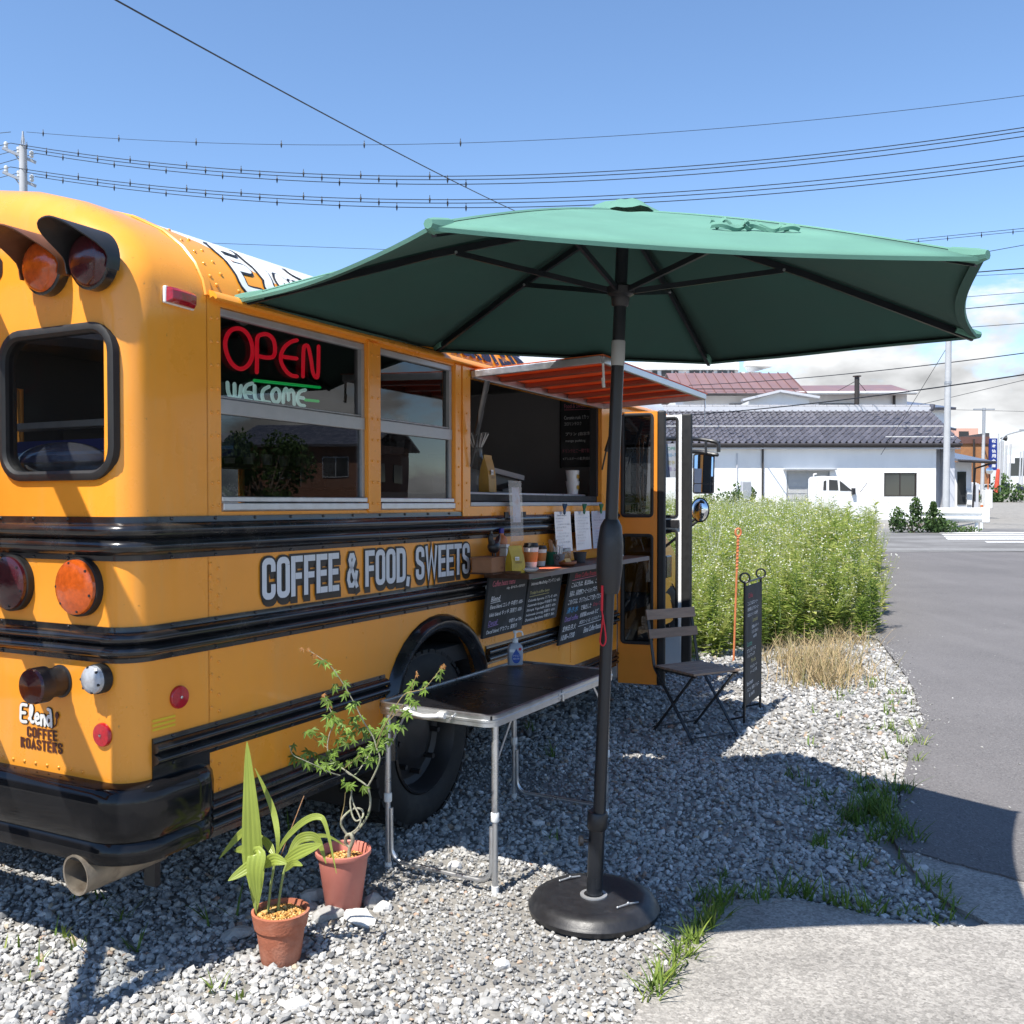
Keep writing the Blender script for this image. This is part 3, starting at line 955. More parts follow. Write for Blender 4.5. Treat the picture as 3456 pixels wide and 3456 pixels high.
# ------------------------------------------------------------------ lamps at the back
def hooded_lamp(s, z, lens, hoodm, label):
    l = bpy.data.objects.new('warning_lamp', None); COL.objects.link(l); l.parent = bus; l.location = (REAR, s, z); l['label'] = label
    MB().lathe([(0.088, 0.0), (0.088, -0.03), (0.080, -0.034)], 32, axis='x').build('housing', m_black, l, smooth=True)
    MB().lathe([(0.081, -0.030), (0.076, -0.046), (0.058, -0.058), (0.03, -0.064), (0.0, -0.066)], 32, axis='x', cap=False).build('lens', lens, l, smooth=True)
    mb = MB(); ro, ri = [], []
    n = 22
    outer, inner = [], []
    for j in range(9):
        t = j/8
        ra, rb = [], []
        for i in range(n+1):
            a = -0.12*PI + (1.24*PI) * i / n           # over the top half
            # hood is longest at the top, cut back in an S curve towards the sides
            k = max(0.0, math.sin(a))
            ln = 0.045 + 0.135 * (k*k*(3-2*k))
            x = -ln * t
            rr = 0.094
            ra.append((x, rr*math.cos(a), rr*math.sin(a) + 0.0)); rb.append((x, (rr-0.004)*math.cos(a), (rr-0.004)*math.sin(a)))
        outer.append(ra); inner.append(rb)
    mb.grid(outer); mb.grid(inner, flip=True)
    mb.grid([outer[-1], inner[-1]])
    mb.build('hood', hoodm, l, smooth=True)
    return l
hoodblack = M('hood_black', (0.022, 0.022, 0.024), 0.5, var=0.25, vscale=12)
hoodrust = M('hood_bronze', (0.14, 0.055, 0.025), 0.5, var=0.25, vscale=12, col2=(0.03, 0.022, 0.018), c2scale=6)
s, z = R(162, 489, REAR-.045); hooded_lamp(s, z, m_darkred, hoodblack, 'red hooded warning lamp at the roof corner')
s, z = R(72, 501, REAR-.045); hooded_lamp(s, z, m_amber, hoodrust, 'amber hooded warning lamp with bronze hood')
def round_lamp(s, z, r, lens, d=0.04, name='tail_lamp'):
    l = bpy.data.objects.new(name, None); COL.objects.link(l); l.parent = bus; l.location = (REAR, s, z)
    MB().lathe([(r*1.04, 0.0), (r*1.04, -d*.55), (r*.97, -d*.6)], 32, axis='x').build('bezel', m_rubber, l, smooth=True)
    lb = MB().lathe([(r*.98, -d*.5), (r*.96, -d*.85), (r*.8, -d*1.0), (r*.4, -d*1.12), (0.0, -d*1.15)], 36, axis='x', cap=False).build('lens', lens, l, smooth=True)
    sc0 = MB().lathe([(0.0045, -d*.82), (0.0045, -d*.98), (0.0, -d*1.0)], 6, axis='x').build('lens_screw', m_dark, l)
    sc0.location = (0, r*.86, 0)
    for k in range(1, 6):
        a = 2*PI*k/6 + .3
        share(sc0, 'lens_screw', l, (0, r*.86*math.cos(a), r*.86*math.sin(a)))
    return l
s, z = R(141, 1108, REAR-.03); round_lamp(s, z, 0.088, m_amber)
s, z = R(14, 1100, REAR-.03); round_lamp(s, z, 0.088, m_darkred)
s, z = R(178, 1282, REAR-.03)
l = round_lamp(s, z, 0.044, m_clearlens, 0.05, 'reversing_lamp')
s, z = R(72, 1293, REAR-.08)
l = bpy.data.objects.new('stop_lamp', None); COL.objects.link(l); l.parent = bus; l.location = (REAR, s, z)
MB().lathe([(0.052, 0.0), (0.052, -0.004), (0.046, -0.006), (0.046, -0.055), (0.056, -0.058), (0.056, -0.10)], 28, axis='x').build('housing', m_dark, l, smooth=True)
MB().lathe([(0.056, -0.10), (0.052, -0.108), (0.0, -0.114)], 28, axis='x', cap=False).build('lens', m_darkred, l, smooth=True)
def reflector(parent, loc, axis, r=0.036, sign=-1):
    l = bpy.data.objects.new('reflector', None); COL.objects.link(l); l.parent = parent; l.location = loc
    MB().lathe([(r, 0.0), (r, sign*0.006), (r*.93, sign*0.010), (0.0, sign*0.012)], 28, axis=axis).build('disc', M('reflector_red', (0.42, 0.008, 0.018), 0.15, var=0.25, vscale=90, coat=0.7) if 'reflector_red' not in bpy.data.materials else bpy.data.materials['reflector_red'], l, smooth=True)
    MB().lathe([(0.005, sign*0.010), (0.005, sign*0.015), (0.0, sign*0.016)], 8, axis=axis).build('screw', m_chrome, l)
s, z = R(195, 1386); reflector(bus, (REAR, s, z), 'x', 0.037)
u, z = S(337, 1315); reflector(bus, (u, 0, z), 'y', 0.037)
# side marker lamp
mk = bpy.data.objects.new('marker_lamp', None); COL.objects.link(mk); mk.parent = bus
u, z = S(335, 560); mk.location = (u, 0, z - 0.005); mk.rotation_euler = (0, math.radians(2), 0)
MB().box(-0.062, 0.062, -0.012, 0.002, -0.027, 0.027).build('base', m_white, mk, bevel=0.004)
mb = MB()
lp = [(-0.058, -0.022, -0.010), (-0.045, 0.0, -0.034), (0.0, 0.0, -0.040), (0.045, 0.0, -0.034), (0.058, 0.0, -0.010)]
rows = []
for zz, k in ((-0.024, 0.55), (-0.014, 1.0), (0.014, 1.0), (0.024, 0.55)):
    rows.append([(-0.058, -0.010, zz), (-0.050, -0.010-0.022*k, zz), (-0.02, -0.010-0.028*k, zz), (0.02, -0.010-0.028*k, zz), (0.050, -0.010-0.022*k, zz), (0.058, -0.010, zz)])
mb.grid(rows); mb.poly(rows[0]); mb.poly(rows[-1])
mb.build('lens', m_red, mk, bevel=0.002)
# reflective tape on the corner
mb = MB(); mb2 = MB()
u0 = 0.002
for k in range(3):
    za = 0.792 + k*0.014
    mb.poly([(u0, -0.0015, za), (0.095, -0.0015, za), (0.095, -0.0015, za+0.0075), (u0, -0.0015, za+0.0075)])
mb.build('reflective_tape', M('tape_yellow', (0.75, 0.50, 0.02), 0.4), bus)

# ------------------------------------------------------------------ lettering on the bus
def ribbon(path, w, ext=0.0):
    """flat stroke along a 2D polyline with mitred joints -> verts, faces"""
    P = [Vector(p) for p in path]
    if ext:
        P[0] = P[0] + (P[0]-P[1]).normalized()*ext; P[-1] = P[-1] + (P[-1]-P[-2]).normalized()*ext
    L_, R_ = [], []
    for i in range(len(P)):
        if i == 0: t = (P[1]-P[0]).normalized(); n = Vector((-t.y, t.x)); k = 1
        elif i == len(P)-1: t = (P[-1]-P[-2]).normalized(); n = Vector((-t.y, t.x)); k = 1
        else:
            t1 = (P[i]-P[i-1]).normalized(); t2 = (P[i+1]-P[i]).normalized()
            n = Vector((-(t1+t2).y, (t1+t2).x)).normalized(); k = 1/max(0.35, n.dot(Vector((-t1.y, t1.x))))
        L_.append(P[i] + n*(w/2*k)); R_.append(P[i] - n*(w/2*k))
    vs = L_ + R_; m = len(P)
    return vs, [(i, m+i, m+i+1, i+1) for i in range(m-1)]
def rr_path(x0, x1, y0, y1, r, start=0, end=4, n=4):
    pts = []
    cs = ((x1-r, y1-r, 0), (x0+r, y1-r, PI/2), (x0+r, y0+r, PI), (x1-r, y0+r, 1.5*PI))
    for (cx, cy, a0) in cs[start:end]:
        for i in range(n+1):
            a = a0 + PI/2*i/n
            pts.append((cx + r*math.cos(a), cy + r*math.sin(a)))
    return pts
def glyph(ch):                     # condensed block capitals, 1 high; strokes as paths; returns (paths, advance)
    w = 0.155; h = w/2; X = 0.46
    l, r_, b, t = h, X-h, h, 1-h
    c = {'C': ([[(r_, 0.66)] + rr_path(l, r_, b, t, 0.12, 0, 4) + [(r_, 0.36)]], X),
         'O': ([rr_path(l, r_, b, t, 0.12, 0, 4) + [(r_, t-0.12), ]], X),
         'F': ([[(l, 0), (l, 1)], [(2*h, t), (0.43, t)], [(2*h, 0.5), (0.39, 0.5)]], 0.43),
         'E': ([[(l, 0), (l, 1)], [(2*h, t), (0.43, t)], [(2*h, 0.51), (0.40, 0.51)], [(2*h, b), (0.43, b)]], 0.43),
         'D': ([[(l, 0), (l, 1)], [(2*h, b)] + [(r_-0.13, b)] + arcpts((r_-0.12, b+0.12), 0.12, -PI/2, 0, 4) + arcpts((r_-0.12, t-0.12), 0.12, 0, PI/2, 4) + [(2*h, t)]], X),
         'T': ([[(0, t), (0.46, t)], [(0.23, 1-2*h), (0.23, 0)]], 0.46),
         'W': ([[(0.07, 1), (0.19, 0.10), (0.35, 0.86), (0.51, 0.10), (0.63, 1)]], 0.70),
         'S': ([[(r_, 0.68)] + rr_path(l, r_, 0.5, t, 0.12, 0, 2) + [(l, 0.62), (l+0.05, 0.55), (r_-0.05, 0.45), (r_, 0.38)] + arcpts((r_-0.12, b+0.12), 0.12, 0, -PI/2, 4) + arcpts((l+0.12, b+0.12), 0.12, -PI/2, -PI, 4) + [(l, 0.32)]], X),
         '&': ([[(0.47, 0.02), (0.20, 0.62), (0.15, 0.78), (0.20, 0.90), (0.29, 0.90), (0.34, 0.79), (0.27, 0.63), (0.12, 0.43), (0.09, 0.25), (0.15, 0.10), (0.28, 0.09), (0.40, 0.25), (0.45, 0.48)]], 0.52),
         'R': ([[(l, 0), (l, 1)], [(2*h, t), (r_-0.10, t)] + arcpts((r_-0.12, t-0.12), 0.12, PI/2, -PI/2, 6) + [(2*h, t-0.24-0.10)], [(0.24, 0.50), (r_+0.0, 0.0)]], X),
         'A': ([[(0.06, 0), (0.24, 0.93), (0.42, 0)], [(0.16, 0.26), (0.33, 0.26)]], 0.48),
         ',': ([[(0.10, 0.14), (0.05, -0.14)]], 0.18), ' ': ([], 0.22)}
    return c[ch]
def block_text(s, place, parent, mat, width, height, grow=0.0, dx=0.0, dy=0.0, lift=0.0, name='lettering', gap=0.045):
    adv = sum(glyph(c)[1] + gap for c in s)
    sx = width/adv
    mb = MB(); x = 0.0
    for c in s:
        paths, a = glyph(c)
        for j, p in enumerate(paths):
            wd = 0.155 * (0.8 if c in '&W' else 1) + 2*grow
            vs, fs = ribbon(p, wd, grow)
            mb.add([place((x+q.x)*sx + dx, q.y*height + dy, lift + 0.0003*j) for q in vs], fs)
        x += a + gap
    return mb.build(name, mat, parent, fix=False)
LX0, LX1 = 0.495, 1.995
pl = lambda a, b, l: (LX0 + a, -0.0022 - l, 1.155 + b)
block_text('COFFEE & FOOD, SWEETS', pl, bus, m_lettershadow, LX1-LX0, 0.150, grow=0.055, dx=0.008, dy=-0.018, lift=0.0, name='lettering_drop_shadow')
block_text('COFFEE & FOOD, SWEETS', pl, bus, m_lettershadow, LX1-LX0, 0.150, grow=0.055, dx=0.004, dy=-0.009, lift=0.0012, name='lettering_drop_shadow')
block_text('COFFEE & FOOD, SWEETS', pl, bus, m_letterblack, LX1-LX0, 0.150, grow=0.055, lift=0.0024, name='lettering_outline')
block_text('COFFEE & FOOD, SWEETS', pl, bus, m_letterwhite, LX1-LX0, 0.150, lift=0.0038, name='lettering_face')
# hand drawn bubble name "Elena"
EL = {'E': [[(0.62, 0.95), (0.20, 0.92), (0.14, 0.5), (0.16, 0.10), (0.58, 0.08)], [(0.18, 0.52), (0.5, 0.54)]],
      'l': [[(0.80, 0.26), (1.00, 0.52), (1.07, 0.82), (0.99, 0.98), (0.90, 0.84), (0.89, 0.40), (0.97, 0.13), (1.14, 0.14)]],
      'e': [[(1.30, 0.30), (1.52, 0.36), (1.54, 0.50), (1.42, 0.58), (1.30, 0.44), (1.30, 0.22), (1.42, 0.08), (1.60, 0.12)]],
      'n': [[(1.74, 0.05), (1.75, 0.52)], [(1.76, 0.36), (1.88, 0.52), (2.00, 0.46), (2.02, 0.05)]],
      'a': [[(2.46, 0.46), (2.32, 0.54), (2.20, 0.40), (2.20, 0.20), (2.32, 0.08), (2.46, 0.20)], [(2.44, 0.86), (2.50, 0.50), (2.52, 0.05)], [(2.44, 0.86), (2.26, 0.90)]]}
def bubble(place, parent, wid, k, flat, mat_f, mat_o, letters='Elena', name='name_lettering'):
    for nm, mat, r, lift in ((name + '_outline', mat_o, 0.135*k, 0.0), (name + '_face', mat_f, 0.088*k, 0.55)):
        mb = MB()
        for ch in letters:
            for p in EL[ch]:
                q = smoothpath([(a, b, 0) for a, b in p], 5)
                t = MB().tube(q, r/k, 10, dome=True)
                mb.add([place(v[0]*k, v[1]*k, (v[2]*flat + lift*r*flat*2.0 / 1.0)*k if False else v[2]*k*flat + lift*0.004) for v in t.v], t.f)
        mb.build(nm, mat, parent, smooth=True)
def roof_place(u0, zbase):
    def f(a, b, l):
        p, n = roofpt(min(max(zbase + b, 2.19), 2.60), u0 + a, 0.003 + max(l, -0.002))
        return tuple(p)
    return f
# arc-length style placement: letters climb the shoulder of the roof
bubble(roof_place(0.42, 2.228), bus, 1.0, 0.20, 0.05, m_white, m_letterblack)
s, z = R(38, 1362)
bubble(lambda a, b, l: (REAR - 0.002 - max(l, -0.001), s - a*1.0, z + b), bus, 1.0, 0.062, 0.06, m_white, m_letterblack, name='rear_name_lettering')
mb = MB(); mb.tube(smoothpath([(REAR-.003, s-0.164, z+0.0), (REAR-.003, s-0.178, z+0.012), (REAR-.003, s-0.180, z+0.028)], 4), 0.002, 6)
mb.ball((REAR-0.004, s-0.183, z+0.040), 0.012, 10, 6, (0.25, 0.7, 1.0))
mb.build('coffee_bean_mark', m_brownletter, bus, smooth=True)
s2, z2 = R(52, 1389); block_text('COFFEE', lambda a, b, l: (REAR-0.002-l, s2-a, z2+b), bus, m_brownletter, 0.148, 0.033, grow=0.02, lift=0.0, name='small_lettering', gap=0.09)
s2, z2 = R(40, 1407); block_text('ROASTERS', lambda a, b, l: (REAR-0.002-l, s2-a, z2-.003+b), bus, m_brownletter, 0.205, 0.033, grow=0.02, lift=0.0, name='small_lettering', gap=0.09)
block_text('COFFEE ROASTERS', roof_place(1.15, 2.225), bus, m_navy, 1.52, 0.125, grow=0.03, lift=0.006, name='roof_lettering', gap=0.09)
# last letter of the word over the back door, mostly out of frame
s3, z3 = R(9, 530); block_text('S', lambda a, b, l: (REAR-0.002-l, s3+0.10-a, z3+b), bus, m_letterblack, 0.10, 0.16, lift=0, name='rear_header_lettering')

# ------------------------------------------------------------------ hatch awning, struts
AW = dict(u0=1.99, u1=3.735, v=0.70, z0=2.122, z1=2.150)
aw = bpy.data.objects.new('hatch_awning', None); COL.objects.link(aw); aw.parent = bus
def awp(u, v, dz=0.0): return (u, -v, AW['z0'] + (AW['z1']-AW['z0'])*v/AW['v'] + dz)
mo = M('orange_panel', (0.70, 0.17, 0.045), 0.4, var=0.08, trans=0.30)
MB().add([awp(AW['u0']-.01, 0.0, 0.030), awp(AW['u1']+.02, 0.0, 0.030), awp(AW['u1']+.02, AW['v']+.012, 0.030), awp(AW['u0']-.01, AW['v']+.012, 0.030),
          awp(AW['u0']-.01, 0.0, 0.034), awp(AW['u1']+.02, 0.0, 0.034), awp(AW['u1']+.02, AW['v']+.012, 0.034), awp(AW['u0']-.01, AW['v']+.012, 0.034)],
         [(0,3,2,1),(4,5,6,7),(0,1,5,4),(1,2,6,5),(2,3,7,6),(3,0,4,7)]).build('panel', mo, aw)
MB().bar(awp(AW['u0'], 0.02, 0.012), awp(AW['u0'], AW['v'], 0.012), 0.02, 0.034).build('frame_bar', m_alu, aw, bevel=0.003)
MB().bar(awp(AW['u1'], 0.02, 0.012), awp(AW['u1'], AW['v'], 0.012), 0.02, 0.034).build('frame_bar', m_alu, aw, bevel=0.003)
MB().bar(awp(AW['u0']+.011, AW['v'], 0.012), awp(AW['u1']-.011, AW['v'], 0.012), 0.022, 0.034).build('frame_bar', m_alu, aw, bevel=0.003)
MB().bar(awp(AW['u0']+.011, 0.02, 0.012), awp(AW['u1']-.011, 0.02, 0.012), 0.022, 0.034).build('frame_bar', m_alu, aw, bevel=0.003)
mor = M('awning_rib_orange', (0.30, 0.06, 0.03), 0.4, var=0.1)
for i in range(1, 6):
    u = AW['u0'] + (AW['u1']-AW['u0'])*i/6
    MB().bar(awp(u, 0.034, 0.016), awp(u, AW['v']-.013, 0.016), 0.05, 0.024).build('rib', mor, aw, bevel=0.004)
MB().tube([awp(AW['u0']+.02, AW['v'], 0.0), awp(AW['u0']+.02, AW['v']+.005, -0.09)], 0.006, 8).tube([awp(AW['u0']+.02, AW['v'], -0.07), awp(AW['u0']+.02, AW['v']+.005, -0.115)], 0.008, 8).build('latch_pin', m_white, aw, smooth=True)
MB().tube([awp(AW['u1']-.01, AW['v'], -0.005), awp(AW['u1']-.01, AW['v']+.003, -0.06)], 0.004, 6).tube([awp(AW['u1']-.01, AW['v'], -0.06), awp(AW['u1']-.01, AW['v'], -0.17)], 0.0025, 6).build('latch_chain', m_alu, aw, smooth=True)
MB().tube([(1.975, -0.02, 1.68), (2.0, -0.075, 1.95)], 0.006, 8).tube([(1.985, -0.045, 1.84), (2.0, -0.09, 2.06)], 0.013, 10).tube([(2.0, -0.088, 2.05), (2.003, -0.098, 2.10)], 0.014, 10).build('gas_strut', m_dark, aw, smooth=True)
MB().tube([(3.72, -0.02, 1.72), (3.70, -0.08, 1.95)], 0.006, 8).tube([(3.712, -0.05, 1.84), (3.70, -0.14, 2.09)], 0.013, 10).build('gas_strut', m_dark, aw, smooth=True)

# ------------------------------------------------------------------ passenger door: two leaves swung out
def leaf(u, width, gask, zs, outside, inside, pane=None, name='door_leaf'):
    d = bpy.data.objects.new(name, None); COL.objects.link(d); d.parent = bus; d.location = (u, 0, 0)
    zb, z1, z2, z3, z4, zt = zs
    holes = [rrect(0.028, width-0.035, z1, z2, 0.02, 3), rrect(0.028, width-0.035, z3, z4, 0.02, 3)]
    c3 = lambda x: (lambda a, b: (x, -a, b))
    sheet('outer_skin', [(0, zb), (width, zb), (width, zt), (0, zt)], holes, outside, d, c3(-0.018), 0.016, (1, 0, 0))
    sheet('inner_skin', [(0, zb), (width, zb), (width, zt), (0, zt)], holes, inside, d, c3(0.002), 0.016, (1, 0, 0))
    for h in holes:
        fr_ = ring('glazing_seal', h, 0.022, 0.006, m_rubber, d, lambda a, b, hh: (-0.018 - hh, -a, b))
        ring('glazing_seal', h, 0.022, 0.006, m_rubber, d, lambda a, b, hh: (0.018 + hh, -a, b))
        MB().poly([(0.0, -a, b) for a, b in h]).build('pane', pane or m_glassclear, d)
    mb = MB().box(-0.022, 0.022, -width-gask, -width, zb-0.005, zt+0.005)
    mb.build('edge_rubber', m_rubber, d, bevel=0.012)
    return d
d1 = leaf(4.085, 0.268, 0.055, (0.263, 0.545, 1.282, 1.415, 2.105, 2.125), M('door_yellow', (0.76, 0.25, 0.02), 0.38, var=0.05), m_white, glass('door_glass_dark', (0.10, 0.105, 0.11), 1.52))
d1.rotation_euler = (0, 0, math.radians(8))
d2 = leaf(4.955, 0.185, 0.075, (0.26, 0.495, 1.29, 1.40, 2.15, 2.175), m_yellow, m_white)
# leaf.001 shows its pale inner side towards the rear
for ch in list(d2.children):
    pass
d2.rotation_euler = (0, 0, 0)
d2.scale = (-1, 1, 1)
MB().tube([(4.93, -0.03, 1.345), (4.93, -0.16, 1.355)], 0.014, 8).box(4.915, 4.94, -0.17, -0.02, 1.315, 1.375).build('door_latch', m_dark, bus, bevel=0.004)
MB().tube([(4.985, -0.03, 0.6), (4.985, -0.03, 2.1)], 0.012, 8).build('grab_rail', m_alu, bus, smooth=True)
MB().box(4.045, 4.058, 0.0, 0.35, 0.30, 2.13).build('door_jamb', m_alumatt, bus)
MB().box(4.10, 4.92, 0.02, 0.32, 0.32, 0.36).box(4.10, 4.92, 0.32, 0.60, 0.55, 0.59).build('entry_steps', m_dark, bus)
# hood, front wing and indicator seen past the open door
hm = MB()
rows = []
for u, ys, zt in ((5.10, 0.22, 1.38), (5.5, 0.22, 1.36), (6.0, 0.24, 1.30), (6.40, 0.30, 1.16)):
    yc = W_BUS/2
    rows.append([(u, ys, 0.45), (u, ys, 0.95), (u, ys+0.03, zt-0.10), (u, ys+0.14, zt-0.02), (u, yc, zt+0.03), (u, W_BUS-ys-0.14, zt-0.02), (u, W_BUS-ys-0.03, zt-0.10), (u, W_BUS-ys, 0.95), (u, W_BUS-ys, 0.45)])
hm.grid(rows); hm.poly(rows[-1]); hm.build('engine_hood', m_yellow, bus, smooth=True)
MB().box(5.75, 5.90, 0.19, 0.25, 0.86, 1.05).build('side_vent', m_black, bus, bevel=0.01)
# mirrors on their arms
mr = bpy.data.objects.new('mirror_assembly', None); COL.objects.link(mr); mr.parent = bus
arm = [(5.30, 0.12, 2.02), (5.58, -0.10, 2.03), (5.60, -0.24, 2.01), (5.61, -0.285, 1.985), (5.61, -0.29, 1.92)]
MB().tube(smoothpath(arm, 4), 0.016, 8).tube(smoothpath([(5.30, 0.12, 1.92), (5.58, -0.12, 1.925), (5.60, -0.26, 1.90), (5.61, -0.285, 1.90)], 4), 0.016, 8).tube([(5.57, -0.07, 1.92), (5.57, -0.07, 2.03)], 0.011, 8).tube([(5.59, -0.19, 1.91), (5.59, -0.19, 2.02)], 0.011, 8).build('mirror_arm', m_dark, mr, smooth=True)
m_mirror = M('mirror_glass', (0.75, 0.78, 0.80), 0.02, metal=1.0, var=0.0, rvar=0.0)
def mirror_head(loc, w, h, rz):
    e = bpy.data.objects.new('mirror_head', None); COL.objects.link(e); e.parent = mr; e.location = loc; e.rotation_euler = (0, math.radians(7), rz)
    MB().add([(0.0, a, b) for a, b in rrect(-w/2, w/2, -h/2, h/2, 0.02, 4)] + [(0.05, a*0.85, b*0.92) for a, b in rrect(-w/2, w/2, -h/2, h/2, 0.02, 4)],
             [tuple(range(20)), tuple(reversed(range(20, 40)))] + [(i, (i+1) % 20, 20+(i+1) % 20, 20+i) for i in range(20)]).build('shell', m_dark, e, smooth=True)
    MB().poly([(-0.004, a, b) for a, b in rrect(-w/2+.012, w/2-.012, -h/2+0.26*h, h/2-.012, 0.012, 3)]).build('flat_glass', m_mirror, e)
    MB().poly([(-0.004, a, b) for a, b in rrect(-w/2+.012, w/2-.012, -h/2+.012, -h/2+0.24*h, 0.012, 3)]).build('wide_glass', m_mirror, e)
mirror_head((5.60, -0.17, 1.745), 0.175, 0.335, math.radians(9))
MB().tube(smoothpath([(5.62, 0.22, 1.24), (5.68, 0.02, 1.30), (5.70, -0.12, 1.42)], 4), 0.012, 8).tube([(5.66, 0.22, 1.10), (5.70, -0.10, 1.36)], 0.012, 8).build('lower_mirror_arm', m_dark, mr, smooth=True)
cm = MB(); rows = []
for i in range(7):
    a = PI/2*i/6
    rows.append([(5.70 - 0.055*math.cos(a)*0.9 - 0.0, -0.115 + 0.075*math.sin(a)*math.cos(2*PI*k/24), 1.445 + 0.10*math.sin(a)*math.sin(2*PI*k/24)) for k in range(25)])
cm.grid(rows); cm.build('convex_mirror', m_mirror, mr, smooth=True)
cm = MB().lathe([(0.0, 0.07), (0.07, 0.05), (0.102, 0.0), (0.102, -0.012)], 24, axis='x', cap=False)
o = cm.build('convex_mirror_shell', m_dark, mr, smooth=True, loc=(5.70, -0.115, 1.445)); o.scale = (1, 0.77, 1.02)
# ------------------------------------------------------------------ ground, road, slab
def gzl(y): return min(gz(y), 5.0)
m_soil = M('gravelly_soil', (0.26, 0.247, 0.225), 0.95, var=0.25, vscale=25, bump=0.6, bscale=90, col2=(0.20, 0.19, 0.175), c2scale=3.5, c2lo=.42, c2hi=.62)
ys = [-400, -60, -20, -5, 0, 4, 8, 9, 10, 11, 12, 13, 14, 24, 34, 45, 60, 120, 150, 400, 1500, 9000]
xs = [-9000, -1000, -200, -60, -20, -8, -3, 0, 3, 6, 10, 20, 40, 80, 200, 1000, 9000]
mb = MB().grid([[(x, y, gzl(y) - (0.0 if y > 14 else 0.0)) for x in xs] for y in ys])
tag(mb.build('ground', m_soil, smooth=True), kind='structure')

edge_px = [(1699, 1611), (1684, 1590), (1690, 1550), (1702, 1500), (1710, 1440), (1722, 1400), (1742, 1366), (1722, 1300), (1692, 1255), (1652, 1206)]
edge_near = [G(x, y) for x, y in edge_px]
edge_far = [T(x, y) for x, y in ((1648, 1150), (1640, 1100), (1642, 1045))]
RE_Y = [p.y for p in edge_near] + [p.y for p in edge_far]
RE_X = [p.x for p in edge_near] + [p.x for p in edge_far]
def road_left(y): return float(np.interp(y, RE_Y, RE_X))
b0 = G(1699, 1611); b1 = G(1922, 1669)
slope_b = (b1.y - b0.y) / (b1.x - b0.x)
def asphalt_material():
    m = M('asphalt', (0.116, 0.108, 0.107), 0.9, var=0.10, vscale=90, bump=0.0, col2=(0.150, 0.140, 0.138), c2scale=0.45, c2lo=.36, c2hi=.66)
    nt = m.node_tree; L = nt.links.new; b = nt.nodes['Principled BSDF']; tcn = nt.nodes.new('ShaderNodeTexCoord')
    def mixin(fac, col):
        old = b.inputs['Base Color'].links[0].from_socket
        mx = nt.nodes.new('ShaderNodeMix'); mx.data_type = 'RGBA'; mx.inputs['B'].default_value = (*col, 1)
        L(old, mx.inputs['A']); L(fac, mx.inputs['Factor']); L(mx.outputs['Result'], b.inputs['Base Color'])
    def rng_(sock, a, c, hi):
        r = nt.nodes.new('ShaderNodeMapRange'); r.inputs['From Min'].default_value = a; r.inputs['From Max'].default_value = c; r.inputs['To Max'].default_value = hi
        L(sock, r.inputs['Value']); return r.outputs[0]
    v = nt.nodes.new('ShaderNodeTexVoronoi'); v.inputs['Scale'].default_value = 140; L(tcn.outputs['Object'], v.inputs['Vector'])
    sc_ = nt.nodes.new('ShaderNodeSeparateColor'); L(v.outputs['Color'], sc_.inputs[0])
    mixin(rng_(sc_.outputs[0], .80, .95, .55), (.24, .23, .22))
    mixin(rng_(sc_.outputs[1], .75, .95, .6), (.055, .052, .052))
    n = nt.nodes.new('ShaderNodeTexNoise'); n.inputs['Scale'].default_value = 1.1; n.inputs['Detail'].default_value = 9; n.inputs['Roughness'].default_value = .7; L(tcn.outputs['Object'], n.inputs['Vector'])
    mixin(rng_(n.outputs['Fac'], .60, .74, .45), (.070, .066, .066))
    mpn = nt.nodes.new('ShaderNodeMapping'); mpn.inputs['Scale'].default_value = (2.2, .16, 1); mpn.inputs['Rotation'].default_value = (0, 0, math.radians(22)); L(tcn.outputs['Object'], mpn.inputs[0])
    n4 = nt.nodes.new('ShaderNodeTexNoise'); n4.inputs['Scale'].default_value = 1.0; n4.inputs['Detail'].default_value = 4; L(mpn.outputs[0], n4.inputs['Vector'])
    mixin(rng_(n4.outputs['Fac'], .52, .72, .4), (.165, .155, .152))
    bp = nt.nodes.new('ShaderNodeBump'); bp.inputs['Strength'].default_value = .6; bp.inputs['Distance'].default_value = .004
    L(v.outputs['Distance'], bp.inputs['Height']); L(bp.outputs[0], b.inputs['Normal'])
    return m
m_asph = asphalt_material()
near = []
jit = random.Random(3)
for i, p in enumerate(edge_near):
    if p.y < 8.0: near.append((p.x, p.y))
dense = []
for a, b in zip(near[:-1], near[1:]):
    n = max(1, int((Vector(b)-Vector(a)).length / 0.05))
    for k in range(n):
        t = k/n; dense.append((a[0]+(b[0]-a[0])*t + jit.uniform(-.014, .014), a[1]+(b[1]-a[1])*t + jit.uniform(-.01, .01)))
dense.append((road_left(8.0), 8.0))
out_ = dense + [(16.0, 8.0), (16.0, b0.y + slope_b*(16.0-b0.x))]
bord = []
for k in range(60):
    x = 3.4 + (b0.x - 3.4)*k/60
    bord.append((x + jit.uniform(-.012, .012), b0.y + slope_b*(x-b0.x) + jit.uniform(-.014, .014)))
out_ += bord
Z_AS = 0.024
near_road = sheet('road', out_, [], m_asph, None, lambda a, b: (a, b, Z_AS), 0.04, (0, 0, -1))
tag(near_road, kind='structure')
rows = []
for y in [8.0 + 0.5*i for i in range(33)]:
    xl = road_left(y)
    rows.append([(xl + (16.0-xl)*k/10, y, gz(y) + Z_AS) for k in range(11)])
o = MB().grid(rows).build('road_far_part', m_asph, near_road)
Y_RE = 24.0
